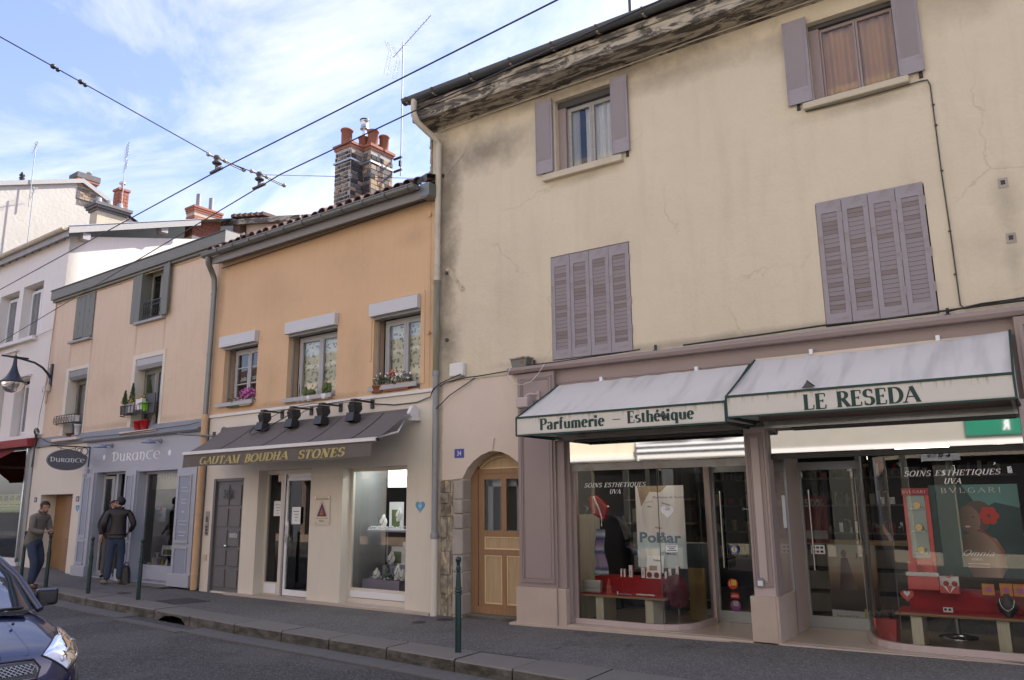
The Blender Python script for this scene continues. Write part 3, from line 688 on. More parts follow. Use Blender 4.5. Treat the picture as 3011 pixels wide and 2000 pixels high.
# ================================================================== the beige house with the perfumery
A = MATS
H = thing('beige_house', 'tall stained beige rendered house with mauve louvred shutters and a perfumery on its ground floor', 'house', FB, -4, 0, 0)
XR = 2.6
ops = [(-5.47,-4.50,6.42,7.60), (-1.78,-.80,6.42,7.52), (-5.60,-4.34,3.60,5.145,.1), (-1.875,-.70,3.60,5.11,.1), (-7.20,-6.165,.0,2.36,.30), (-5.43,-.10,0,3.05,.12)]
wall('wall', H, A['beige_render'], -7.70, XR, 0, 7.93, ops, .25)
MB().box(-7.88,-7.702,-.0,.25,6.75,7.93).obj('corner_strip', A['beige_render'], H)
shell(H, A['beige_render'], -7.88, XR, 0, 8, 3.3, 8.3)
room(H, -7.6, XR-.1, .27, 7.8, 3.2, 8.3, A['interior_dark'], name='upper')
# broken plaster along the free left corner
b = MB(); rd = random.Random(5)
for i in range(26):
    z = 6.8+i*.045; w = .015+.05*rd.random()+(.07 if i < 6 else 0)
    b.box(-7.88-w*.4, -7.86, -.012-rd.random()*.02, .05, z, z+.05)
b.obj('broken_edge', A['old_stone'], H, kind='stuff')
# eaves: boarded, peeling soffit, fascia, gutter with brackets
b = MB(); b.prismx([(0,7.87),(-.02,7.93),(-.40,7.80),(-.40,7.78),(-.02,7.80)], -7.90, XR); b.obj('soffit', A['soffit'], H)
b = MB(); b.box(-7.92, XR, -.46,-.402,7.78,7.96); b.obj('fascia', A['soffit'], H)
b = MB(); b.box(-7.92, XR, -.485,-.40,7.965,8.04); b.box(-7.92, XR,-.47,-.41,8.04,8.07); b.obj('cornice_board', A['soffit'], H)
b = MB(); b.box(-7.88, XR, -.025,-.001,7.76,7.80); b.obj('moulding', A['soffit'], H)
b = MB(); pr = [(-.545+.085*cos(a), 8.165+.085*sin(a)) for a in [pi+pi*i/10 for i in range(11)]]
pr2 = [(-.545+.075*cos(a), 8.165+.075*sin(a)) for a in [2*pi-pi*i/10 for i in range(11)]]
b.prismx(pr+pr2, -8.02, XR); b.obj('gutter', A['zinc_dark'], H)
b = MB(); b.prismx([(-.545+.088*cos(a), 8.165+.088*sin(a)) for a in [pi+pi*i/10 for i in range(11)]], -8.028, -8.016); b.obj('gutter_end', A['zinc_dark'], H)
br = MB(); br.prismx([(-.545+.098*cos(a), 8.165+.098*sin(a)) for a in [pi+pi*i/8 for i in range(9)]]+[(-.545+.086*cos(a), 8.165+.086*sin(a)) for a in [2*pi-pi*i/8 for i in range(9)]], -.015, .015)
bm_ = br.mesh('bracket', A['soffit'])
for x in (-7.93,-7.38,-6.62,-5.88,-5.15,-4.42,-3.72,-3.0,-2.2,-1.4,-.6): inst(bm_, 'gutter_bracket', H, (x+4, 0, 0))
b = MB(); b.add([(-8.0,-.52,8.13),(XR,-.52,8.13),(XR,5,9.95),(-7.95,5,9.95),(-7.95,8.2,8.6),(XR,8.2,8.6)], [(0,1,2,3),(3,2,5,4)]); b.obj('roof', A['tile_red'], H)
b = MB(); b.add([(-7.88,0,7.9),(-7.88,8,7.9),(-7.88,5,9.9)], [(0,1,2)]); b.obj('gable', A['beige_render'], H)
b = MB(); b.ball((-4.55,-.3,8.22),.07); b.obj('ridge_end_tile', A['pot_clay'], H)
# cable under the eaves and cable down the wall
b = MB(); b.tube([(-7.7,-.06,7.72),(-7.3,-.05,7.735),(-6.5,-.06,7.74),(-5.5,-.05,7.755),(-4.4,-.06,7.75),(-3.2,-.06,7.78),(-1.5,-.06,7.77),(XR,-.06,7.8)], .010, 6); b.obj('cable', A['pipe_beige'], H)
b = MB(); b.tube([(-1.87,-.03,6.33),(-1.3,-.03,6.315),(-.75,-.03,6.32),(-.6,-.02,6.33),(-.53,-.02,6.32),(-.51,-.015,6.25),(-.51,-.015,5.2),(-.50,-.012,4.5),(-.495,-.015,3.66),(-.46,-.02,3.62),(-.2,-.02,3.64),(.1,-.02,3.655),(1,-.02,3.66)], .008, 6)
for z in (5.75,5.2,4.49,4.0,6.0): b.box(-.52,-.49,-.026,0,z,z+.012)
b.obj('cable', A['iron_cover'], H)
# open top-floor windows
window(H, -5.47+.13, -4.50, 6.42, 7.50, .16, A['pale_wood'], 'voile', fw=.03, lw=.035, cy=.06, split=[(-5.30,-5.16),(-5.05,-4.5)], head=0)
MB().box(-5.47,-4.50,.09,.2,7.50,7.598).obj('shaded_lintel_board', A['iron_cover'], H); MB().box(-1.78,-.80,.09,.2,7.462,7.518).obj('shaded_lintel_board', A['iron_cover'], H)  # near-black colour stands for the shade under the window heads
window(H, -1.78+.10, -.80, 6.42, 7.46, .14, A['mauve_paint'], 'amber', fw=.02, lw=.024, cy=.08)
MB().box(-5.468,-5.34,.10,.16,6.42,7.5).obj('jamb_board', A['mauve_paint'], H)
MB().box(-1.778,-1.66,.10,.14,6.42,7.46).obj('jamb_board', A['mauve_paint'], H)
for s in ((-5.67,-4.36,6.325,6.425), (-1.89,-.71,6.34,6.425)):
    MB().box(s[0], s[1], -.09, .16, s[2], s[3]).obj('window_sill', A['sill_stone'], H, bevel=.012)
# shutters: half-leaf louvred metal panels; open ones stand folded at the jambs
slm = MB(); slm.add([(-.5,0,-.5),(.5,0,-.5),(.5,-1,.5),(-.5,-1,.5),(-.5,-.1,.6),(.5,-.1,.6)], [(0,1,2,3),(3,2,5,4),(0,3,4),(1,5,2)])
slat_me = slm.mesh('slat', A['mauve_metal']); slat_rust = slm.mesh('slat', mat('mauve_rusty', (.235,.195,.20), .6, .1, 5, spot=.9, spotcol=(.17,.085,.035), ss=3)); m('louvre_gap_shade', (.05,.035,.028), .9)
def shutter(x0, x1, z0, z1, y, n, zt, zb, mt, rz=0, margin=.066, slit=True, dep=.009, hidden=False):
    """panel > slat; panel given about its left edge"""
    w = x1-x0
    b = MB()
    if slit:      # stiles and rails with a recessed field that holds the louvres
        mg = margin
        b.box(0,mg,-.022,0,z0,z1); b.box(w-mg,w,-.022,0,z0,z1); b.box(mg,w-mg,-.022,0,z0,zb-.02); b.box(mg,w-mg,-.022,0,zt+.03,z1)
    else:
        b.box(0,w,-.022,0,z0,z1); b.box(.0,.014,-.028,-.0221,z0,z1); b.box(w-.014,w,-.028,-.0221,z0,z1)
    o = bpy.data.objects.new('shutter', b.mesh('shutter', mt)); COL.objects.link(o); o.parent = H; o.location = (x0+4, y, 0); o.rotation_euler.z = rz
    if slit: MB().box(margin,w-margin,-.007,-.003,zb-.02,zt+.03).obj('shaded_louvre_back', A['louvre_gap_shade'], o, loc=(0,0,0))  # dark backing paints the shade in the gaps between the slats
    rs = random.Random(int(x0*100)+7)
    for i in range(n):
        if n < 3: break
        z = zb+(zt-zb)*i/(n-1)
        inst(slat_me if not slit or rs.random() > .33 else slat_rust, 'slat', o, (w/2, -.008 if slit else -.0215, z), scale=(w-2*margin-.004 if slit else w-.07, dep*1.5, (zt-zb)/(n-1)*.84))
    return o
for (a, c, mid) in ((-5.59,-4.345,None), (-1.87,-.71,None)):
    w = (c-a)/4
    for i in range(4):
        shutter(a+i*w+.003, a+(i+1)*w-.003, 3.612, 5.13, .012 if i in (1,2) else .010, 23, 4.95, 3.765, A['mauve_metal'], margin=.055)
        for z in (4.85,4.25,3.85):
            hg = MB()
            if i in (0,2): hg.box(a+(i+1)*w-.012, a+(i+1)*w+.004, -.026, -.010, z, z+.10)
            elif i == 3: hg.box(c-.004, c+.012, -.02, 0, z, z+.11)
            if hg.v: hg.obj('hinge', A['mauve_metal'], H)
def folded(x, side, z0, z1):
    """two leaves folded together, standing out from the jamb"""
    w = .29
    if side < 0:
        shutter(x-w, x, z0, z1, -.035, 21, z1-.12, z0+.22, A['mauve_metal'], slit=False, dep=.010)
        shutter(x-w, x, z0+.02, z1-.10, -.008, 2, z1-.12, z0+.22, A['mauve_metal'], slit=False, dep=.004)
        MB().box(x-.20, x-.16, -.02, .0, z0-.07, z0+.02).obj('shutter_stop', A['black_iron'], H)
    else:
        shutter(x, x+w-.03, z0, z1, -.035, 21, z1-.12, z0+.22, A['mauve_metal'], slit=False, dep=.010)
        shutter(x+.0, x+w-.03, z0+.02, z1-.10, -.008, 2, z1-.12, z0+.22, A['mauve_metal'], slit=False, dep=.004)
        MB().box(x+.19, x+.23, -.02, .0, z0-.07, z0+.02).obj('shutter_stop', A['black_iron'], H)
folded(-5.495, -1, 6.46, 7.645); folded(-4.508, 1, 6.455, 7.63)
folded(-1.775, -1, 6.45, 7.59); folded(-.80, 1, 6.44, 7.50)
# rusty anchor plate, square putlog holes, pipe bracket
def strip(u0, z0, u1, z1, w, mt, name, y=-.008):
    d = Vector((u1-u0, 0, z1-z0)); n = Vector((-d.z, 0, d.x)).normalized()*w/2; p, q = Vector((u0,y,z0)), Vector((u1,y,z1))
    b = MB(); rd = random.Random(int(u0*100)); k = 8; v = []
    for i in range(k+1):
        c = p.lerp(q, i/k); v += [c+n*(1-.3*rd.random()), c-n*(1-.3*rd.random())]
    b.add(v, [(2*i, 2*i+2, 2*i+3, 2*i+1) for i in range(k)]); return b.obj(name, mt, H)
m('rusty_plate', (.50,.43,.30), .9, .2, 6, spot=.98, spotcol=(.13,.06,.03), ss=9)
strip(-7.53,5.33,-7.20,4.90,.085,A['rusty_plate'],'anchor_strip'); strip(-7.62,6.92,-7.2,7.25,.09,A['beige_render'],'anchor_strip')
for u, z in ((-7.53,5.24),(-7.62,6.93),(-7.52,4.14)): MB().lathe([(.03,-.03),(.03,0)], (u,0,z), 10, 'y').obj('anchor_bolt', A['iron_cover'], H)
for u, z in ((.045,4.93),(.045,4.31)):
    MB().box(u-.045,u+.045,-.006,.0,z-.055,z+.055).obj('mortar_patch', A['old_stone_grey'], H)
    MB().box(u-.022,u+.02,-.007,-.0062,z-.02,z+.03).obj('putlog_hole', A['black_plastic'], H)
# beige downpipe at the left corner, mossy below
pp = [(-7.80,-.56,8.10),(-7.80,-.565,7.95),(-7.80,-.56,7.84),(-7.79,-.48,7.74),(-7.74,-.30,7.64),(-7.69,-.14,7.56),(-7.66,-.08,7.45)]
MB().tube(pp, .052, 12).tube([(-7.66,-.08,7.46),(-7.67,-.08,6.4),(-7.675,-.08,5.12)], .05, 12).lathe([(.056,0),(.056,.05)], (-7.66,-.08,7.42), 12).obj('downpipe', A['pipe_beige'], H)
MB().tube([(-7.675,-.08,5.12),(-7.68,-.08,3.62)], .052, 12).lathe([(.06,0),(.06,.06)], (-7.675,-.08,5.06), 12).obj('downpipe', A['pipe_moss'], H)
MB().tube([(-7.68,-.08,3.62),(-7.68,-.08,1.2)], .048, 12).lathe([(.06,0),(.06,.07)], (-7.68,-.08,3.58), 12).lathe([(.06,0),(.065,.05),(.052,.1)], (-7.68,-.08,1.1), 12).obj('downpipe', A['pipe_grey'], H)
MB().tube([(-7.68,-.08,1.15),(-7.685,-.075,.0)], .055, 12).obj('downpipe', A['cream_render'], H)
# ---- ground floor left: plaster panel with a round-headed doorway, bare stone jamb
arcx, arcr = -6.62, .62
top = [(-7.55,3.47),(-7.58,1.97),(-7.36,1.97),(-7.19,1.99)]
ar = [(-7.19,1.985),(-7.10,2.13),(-6.98,2.24),(-6.84,2.32),(-6.70,2.36),(-6.60,2.365),(-6.48,2.345),(-6.34,2.29),(-6.22,2.20),(-6.13,2.16)]
b = MB(); v = []; poly = [(-7.58,3.47),(-7.58,1.97)]+[(-7.36,1.965)]+ar+[(-6.13,3.47)]
us = sorted({p[0] for p in poly}); bot = lambda u: (1.97 if u <= -7.36 else lerp([(-7.36,1.965)]+ar, u))
for a, c in zip(us, us[1:]):
    b.quad((a,-.03,bot(a)),(c,-.03,bot(c)),(c,-.03,3.47),(a,-.03,3.47)); b.quad((a,-.03,bot(a)),(a,.30,bot(a)),(c,.30,bot(c)),(c,-.03,bot(c)))
b.quad((-7.58,-.03,1.97),(-7.58,-.03,3.47),(-7.58,0,3.47),(-7.58,0,1.97))
b.obj('door_surround', A['pale_render'], H)
MB().box(-7.58,-6.26,-.045,-.002,3.47,3.49).obj('plaster_edge', A['pipe_beige'], H)
MB().prism([(-6.71,2.365),(-6.63,2.368),(-6.60,2.55),(-6.745,2.545)], -.05, -.028).obj('keystone', A['pale_render'], H)
rd = random.Random(11)
zq = 0.03
while zq < 1.95:         # jamb stones, dressed grey blocks next to the door
    h = min(rd.uniform(.2,.42), 1.965-zq)
    dx = rd.uniform(-.02,.02)
    MB().box(-7.375+dx, -7.19, -.025-rd.random()*.02, .20, zq+.001, zq+h-.001).obj('jamb_stone', A['old_stone_grey'], H, bevel=.022); zq += h
zq = .0
while zq < 1.95:
    h = min(rd.uniform(.15,.34), 1.96-zq); u = -7.62
    while u < -7.39:
        w = min(rd.uniform(.10,.2), -7.38-u)
        MB().box(u+.004, u+w-.004, -.012-rd.random()*.03, .0, zq+.001, zq+h-.001).obj('rubble_stone', A['old_stone'], H, bevel=.02); u += w
    zq += h
# ---- oak door
D = bpy.data.objects.new('door', None); COL.objects.link(D); D.parent = H; D.location = (4,0,0)
dz, Y = 0.05, .20
b = MB(); b.box(-7.20,-7.065,Y-.02,Y+.07,dz,2.34); b.box(-7.065,-6.165,Y-.01,Y+.07,2.05,2.115); b.obj('door_frame', A['oak'], D, loc=(0,0,0))
MB().prism([(-7.06,2.115)]+[(u, lerp(ar,u)+.0) for u in (-7.03,-6.9,-6.75,-6.6,-6.45,-6.3,-6.17)][::1]+[(-6.165,2.115)][::1], Y+.02, Y+.06).obj('fanlight_board', A['oak_panel'], D, loc=(0,0,0))
b = MB(); b.tube([(-7.03,Y+.0,2.13)]+[(u,Y+.0,lerp(ar,u)-.06) for u in (-6.9,-6.75,-6.6,-6.45,-6.3,-6.2)], .012, 6); b.box(-7.03,-6.17,Y+.005,Y+.02,2.122,2.14); b.obj('bead', A['oak_bead'], D, loc=(0,0,0))
st = [(-7.06,-6.955),(-6.235,-6.165),(-6.645,-6.56)]
b = MB()
for a, c in st[:2]: b.box(a, c, Y, Y+.05, dz, 2.05)
b.box(-6.955,-6.235,Y,Y+.05,dz,.19); b.box(-6.955,-6.235,Y,Y+.05,.87,.955); b.box(-6.955,-6.235,Y,Y+.05,1.135,1.225); b.box(-6.955,-6.235,Y,Y+.05,1.965,2.05)
b.box(-6.645,-6.56,Y,Y+.05,.19,.87); b.box(-6.645,-6.56,Y,Y+.05,1.225,1.965); b.box(-7.06,-6.165,Y-.03,Y,dz,dz+.10); b.obj('door_leaf', A['oak'], D, loc=(0,0,0))
for (a, c, p, q) in ((-6.955,-6.645,.19,.87), (-6.56,-6.235,.19,.87), (-6.955,-6.235,.955,1.135)):
    MB().box(a, c, Y+.018, Y+.04, p, q).obj('door_panel', A['oak_panel'], D, loc=(0,0,0)); frame_mb(MB(), a, c, p, q, Y+.004, .016, .014).obj('bead', A['oak_bead'], D, loc=(0,0,0))
for (a, c) in ((-6.955,-6.645), (-6.56,-6.235)): MB().quad((a,Y+.02,1.225),(c,Y+.02,1.225),(c,Y+.02,1.965),(a,Y+.02,1.965)).obj('pane', GLS, D, loc=(0,0,0))
MB().box(-6.96,-6.87,Y+.10,Y+.12,1.1,2.0).obj('blind', A['slate_paint'], D, loc=(0,0,0)); MB().box(-6.44,-6.34,Y+.10,Y+.12,1.1,2.0).obj('blind', A['slate_paint'], D, loc=(0,0,0)); MB().box(-6.95,-6.24,Y+.10,Y+.12,1.86,2.0).obj('blind', A['slate_paint'], D, loc=(0,0,0)); MB().box(-7.15,-6.17,Y+.3,Y+.32,.05,2.3).obj('inner_screen', A['interior_dark'], D, loc=(0,0,0))
MB().box(-6.215,-6.185,Y-.012,Y,.90,1.11).obj('lock_plate', A['white_pvc'], D, loc=(0,0,0)); MB().box(-6.285,-6.225,Y-.05,Y-.02,1.02,1.10).obj('handle', A['white_pvc'], D, loc=(0,0,0))
MB().box(-7.20,-6.165,-.02,.30,.0,.045).obj('threshold', A['granite'], H)
# number plate
t = thing('number_plate', 'small blue enamel house number plate reading 34 beside the arched oak door', 'number plate', FB, -7.25, -.03, 2.36)
MB().box(-.09,.09,-.008,0,-.07,.065).obj('plate', mat('blue_enamel', (.03,.06,.28), .3), t, loc=(0,0,0), bevel=.004)
sans('34', .07, A['letter_white'], 'number', t, x=-.035, y=-.009, z=-.035, w=.075).location = (0,0,0)
# boxes and wires on the ledge
t = thing('utility_box', 'white plastic telecom box fixed on the stained wall beside the downpipe', 'utility box', FB, -7.28, 0, 3.53)
MB().box(-.135,.135,-.09,0,0,.21).obj('cover', A['white_trim'], t, loc=(0,0,0), bevel=.02); MB().box(-.05,.05,-.05,0,-.015,0).obj('base', A['white_pvc'], t, loc=(0,0,0))
t = thing('junction_box', 'grey-green junction box with a rusty lid on the left end of the mauve cornice', 'junction box', FB, -6.08, -.07, 3.545)
MB().prism([(-.12,0),(.11,0),(.14,.12),(-.15,.12)], -.08, .06).obj('body', A['green_grey'], t, loc=(0,0,0)); MB().box(-.16,.16,-.10,.07,.12,.14).obj('lid', A['soffit'], t, loc=(0,0,0)); MB().box(.02,.07,-.085,-.08,.04,.08).obj('label', A['pot_clay'], t, loc=(0,0,0))
b = MB()
b.tube([(-7.62,-.06,3.4),(-7.5,-.06,3.46),(-7.1,-.05,3.5),(-6.9,-.04,3.5),(-6.4,-.05,3.52),(-5.9,-.1,3.56),(-5.5,-.1,3.56),(-4.6,-.1,3.575),(-4.2,-.1,3.59)], .009, 5)
b.tube([(-7.64,-.12,3.05),(-7.4,-.08,3.25),(-7.05,-.06,3.42),(-6.95,-.05,3.48)], .008, 5)
b.tube([(-3.6,-.1,3.575),(-2.6,-.09,3.59),(-1.9,-.12,3.60),(-1.2,-.1,3.59),(-.4,-.12,3.60),(.1,-.08,3.61),(1,-.08,3.62)], .012, 5)
b.tube([(-.6,-.1,3.59),(-.3,-.13,3.62),(.1,-.1,3.63),(1.0,-.1,3.63)], .010, 5)
single(b, 'cable_run', A['black_plastic'], 'black cables strung along the wall just above the mauve cornice', 'cable', FB)
b = MB(); b.tube([(-5.62,-.2,3.53),(-5.72,-.21,3.40),(-5.85,-.2,3.3),(-6.0,-.2,3.27),(-6.12,-.2,3.3),(-6.22,-.2,3.42)], .005, 5); b.tube([(-6.2,-.2,3.53),(-6.24,-.2,3.45),(-6.27,-.17,3.36)], .005, 5)
single(b, 'loose_wire', A['white_trim'], 'thin pale loose wire looping over the left end of the mauve cornice', 'wire', FB)
for x in (-5.88,-4.0,-.62):
    b = MB(); b.box(-.03,.03,-.03,.03,0,.03); b.tube([(0,0,.03),(0,0,.1)], .018, 6)
    single(b, 'anchor_lug', A['black_iron'], {-5.88:'black lug on the cornice next to the junction box',-4.0:'black lug on the cornice between the two closed shutters',-.62:'black lug on the cornice below the loose vertical cable'}[x], 'lug', FB, x, -.05, 3.535)
# ---- mauve shopfront
SF = H
b = MB(); b.prismx([(-.02,3.45),(-.17,3.45),(-.20,3.49),(-.20,3.52),(-.185,3.535),(-.02,3.545)], -6.26, XR); b.obj('cornice', A['mauve_paint'], SF)
b = MB(); b.box(-6.14,XR,-.045,-.003,2.44,3.448); b.obj('fascia_board', A['mauve_paint'], SF)
b = MB(); b.box(-6.14,XR,-.055,-.0452,3.26,3.268); b.obj('fascia_joint', A['mauve_paint'], SF)
def pilaster(u0, u1, p0, p1, zb, zt, pz0, pz1, y0=-.12, mt='mauve_light', step=True):
    b = MB(); b.box(u0, u1, y0, -.003, zb, zt); b.obj('pilaster', A[mt], SF)
    f = MB(); 
    for k, (g, d) in enumerate(((0,.022),(.022,.014),(.05,.008))):
        a, c, e, h = p0+g, p1-g, pz0+g, pz1-g; w = .02 if k < 2 else .008
        f.box(a, a+w, y0-d, y0, e, h); f.box(c-w, c, y0-d, y0, e, h); f.box(a+w, c-w, y0-d, y0, h-w, h); f.box(a+w, c-w, y0-d, y0, e, e+w)
    f.obj('panel_moulding', A['mauve_paint'], SF); MB().box(p0+.06,p1-.06,y0-.004,y0,pz0+.06,pz1-.06).obj('pilaster_panel', A[mt], SF)
pilaster(-6.13,-5.52,-6.09,-5.56,.50,3.44,.56,3.38, mt='mauve_paint')
MB().box(-5.52,-5.40,-.09,-.002,.505,2.44).obj('pilaster_return', A['mauve_paint'], SF); MB().box(-5.40,-5.35,-.03,.12,.06,2.44).obj('pilaster_return', A['mauve_paint'], SF)
MB().box(-6.165,-5.525,-.16,-.002,.02,.498).obj('plinth_stone', A['pink_stone'], SF, bevel=.006); MB().box(-5.521,-5.395,-.13,-.002,.02,.500).obj('plinth_stone', A['pink_stone'], SF, bevel=.006)
MB().box(-.10,.50,-.12,-.003,.1,2.6).obj('pilaster', A['mauve_light'], SF); MB().box(-.04,.6,-.15,-.003,2.6,3.44).obj('pilaster_head', A['mauve_paint'], SF)
frame_mb(MB(), .0, .5, 2.66, 3.38, -.17, .03, .02).obj('panel_moulding', A['mauve_paint'], SF)
MB().box(.50,XR,-.05,-.003,.1,3.44).obj('shopfront_wing', A['mauve_paint'], SF)
# free-standing post between the two shops, with a return of stone and glass
pilaster(-2.90,-2.655,-2.885,-2.675,.55,2.48,.66,2.41)
MB().box(-2.655,-2.635,-.10,.10,.55,2.46).obj('post_side', A['mauve_paint'], SF)
MB().box(-2.95,-2.66,-.14,.02,.03,.548).obj('plinth_stone', A['pink_stone'], SF, bevel=.006); MB().box(-2.659,-2.63,-.13,.62,.03,.548).obj('plinth_stone', A['pink_stone'], SF)
MB().box(-2.90,-2.66,-.003,.62,.03,.52).obj('plinth_core', A['pink_stone'], SF)
MB().quad((-2.645,.02,.55),(-2.645,.60,.55),(-2.645,.60,2.15),(-2.645,.02,2.15)).obj('side_pane', GLS, SF)
MB().box(-2.66,-2.63,.60,.63,.03,2.15).obj('post_frame', A['galv'], SF)
# socket on the post
t = thing('wall_switch', 'small grey weatherproof socket low on the mauve post between the shop doors', 'switch', FB, -2.815, -.125, .695)
MB().box(-.045,.045,-.03,0,-.045,.045).obj('body', A['slate_lead'], t, loc=(0,0,0), bevel=.006); MB().box(-.028,.028,-.034,-.03,-.028,.028).obj('cover', A['white_trim'], t, loc=(0,0,0)); MB().box(-.03,.03,-.02,0,.045,.06).obj('cap', A['slate_lead'], t, loc=(0,0,0))
# projector lamp on the left pilaster
t = thing('shop_floodlight', 'mauve painted floodlight on a bracket at the top of the left mauve pilaster', 'floodlight', FB, -5.90, -.14, 3.02)
b = MB(); b.box(-.11,.09,-.22,-.06,-.10,.05); b.obj('housing', A['mauve_light'], t, loc=(0,0,0), bevel=.02)
b = MB(); b.tube([(0,-.14,.06),(.05,-.10,.10),(.13,-.02,.10)], .02, 8); b.box(.11,.16,-.02,.02,.02,.14); b.obj('bracket', A['mauve_light'], t, loc=(0,0,0))
# mirror bands above the openings, rolling shutter boxes
MB().box(-5.492,-2.905,-.020,.02,2.135,2.445).obj('mirror_panel', MIR, SF); MB().box(-2.648,-.104,-.020,.02,2.165,2.445).obj('mirror_panel', MIR, SF)
m('rusty_white', (.34,.33,.31), .6, .08, 4, spot=.85, spotcol=(.20,.11,.04), ss=5)
b = MB(); b.box(-5.40,-2.905,.03,.14,2.055,2.133); b.box(-5.40,-2.905,.018,.05,2.038,2.062); b.obj('shutter_box', A['rusty_white'], SF)
b = MB(); b.box(-2.645,-.104,.03,.14,2.10,2.16); b.obj('shutter_box', A['black_iron'], SF)
b = MB(); b.box(-5.5,-.1,-.002,.3,2.446,3.05); b.obj('lintel', A['mauve_paint'], SF)
# polished metal soffit boxes of the blinds
m('brushed', (.62,.62,.60), .18, .05, 2, metal=1)
for (u0, u1) in ((-5.50,-2.90), (-2.64,-.11)):
    b = MB(); b.prismx([(-.05,2.452),(-.16,2.452),(-.160,2.486),(-.166,2.488),(-.166,2.53),(-.05,2.53)], u0, u1); b.obj('blind_box', A['brushed'], SF)
    b = MB(); b.prismx([(-.05,2.447),(-.145,2.447),(-.145,2.43),(-.05,2.42)], u0+.3, u1-.02); b.obj('blind_tray', A['iron_cover'], SF)
# stone floor of the entrance, step, curved bays
def bay(side):
    if side == 0: return [(-5.35,.05),(-4.7,.045),(-4.30,.05),(-4.12,.075),(-3.97,.16),(-3.87,.30),(-3.82,.48),(-3.80,.72),(-3.80,1.02)]
    return [(-1.88,1.20),(-1.87,.80),(-1.83,.62),(-1.77,.45),(-1.68,.29),(-1.57,.18),(-1.43,.12),(-1.25,.095),(-.9,.09),(-.10,.085)]
b = MB(); b.box(-6.26,-2.97,-.20,-.002,-.02,.03); b.box(-5.38,XR,-.14,-.003,-.02,.055); b.obj('step', A['pink_stone'], SF, bevel=.004)
b = MB(); b.box(-5.39,-.10,-.0029,1.6,.0,.058); b.obj('entrance_floor', A['floor_stone'], SF)
fx = .062
for s in (0, 1):
    pl = bay(s); zt = 2.04 if s == 0 else 2.10
    for (a, c) in zip(pl, pl[1:]):
        pass
    # glass: flat pane + bent pane, sill rail
    cut = 3 if s == 0 else 6
    segs = ((pl[:cut+1], 'pane'), (pl[cut:], 'bent_pane')) if s == 0 else ((pl[:cut+1], 'bent_pane'), (pl[cut:], 'pane'))
    for pts, nm in segs:
        b = MB(); v = [(x, y, z) for x, y in pts for z in (.12, zt)]
        b.add(v, [(2*i, 2*i+2, 2*i+3, 2*i+1) for i in range(len(pts)-1)], True); b.obj(nm, GLS, SF)
    b = MB(); v = []
    for x, y in pl: v += [(x, y, .055), (x, y, .125)]
    def off(pl, d):
        o = []
        for i in range(len(pl)):
            a = Vector(pl[max(0,i-1)]); c = Vector(pl[min(len(pl)-1,i+1)]); n_ = (c-a).normalized(); o.append((pl[i][0]+n_.y*d, pl[i][1]-n_.x*d))
        return o
    o1, o2 = off(pl, .025), off(pl, -.025)
    n_ = len(pl); v = [(x,y,.058) for x,y in o1]+[(x,y,.122) for x,y in o1]+[(x,y,.122) for x,y in o2]+[(x,y,.058) for x,y in o2]
    b.add(v, [(k*n_+i, k*n_+i+1, ((k+1)%4)*n_+i+1, ((k+1)%4)*n_+i) for k in range(4) for i in range(n_-1)]); b.obj('sill_rail', A['mauve_light'], SF)
    b = MB(); j = pl[cut]; b.box(j[0]-.004, j[0]+.004, j[1]-.006, j[1]+.004, .12, zt); b.obj('glass_joint', A['iron_cover'], SF)
MB().box(-5.352,-5.30,.03,.10,.06,2.06).obj('bay_frame', A['mauve_paint'], SF)
MB().box(-3.84,-3.76,1.0,1.08,.06,2.30).obj('bay_post', A['mauve_light'], SF); MB().box(-1.92,-1.86,1.18,1.25,.06,2.3).obj('bay_post', A['galv'], SF)
# glass entrance doors
for (a, c, y, nm) in ((-3.76,-2.95,1.10,'left'), (-2.63,-1.92,1.22,'right')):
    b = MB(); b.box(a, c, y-.02, y+.02, .06, .20); b.box(a, c, y-.02, y+.02, 2.0, 2.10); b.box(a, a+.03, y-.02, y+.02, .2, 2.0); b.box(c-.03, c, y-.02, y+.02, .2, 2.0)
    dd = b.obj('shop_door', A['galv'], SF); MB().quad((a+.03,y,.2),(c-.03,y,.2),(c-.03,y,2.0),(a+.03,y,2.0)).obj('pane', GLS, dd, loc=(0,0,0))
    MB().tube([(a+.12,y-.06,.75),(a+.12,y-.06,1.75)], .013, 8).obj('handle', A['steel'], dd, loc=(0,0,0))
MB().box(-2.95,-2.63,.63,1.24,.06,2.30).obj('entrance_pier', A['mauve_light'], SF)
b = MB(); b.box(-5.39,-.1,.14,1.3,2.30,2.32); b.obj('entrance_ceiling', A['interior_pale'], SF)
# shop room
room(H, -5.45, -.06, .13, 5.2, .05, 2.62, A['interior_wall'], A['interior_floor'], A['interior_pale'], 'shop')
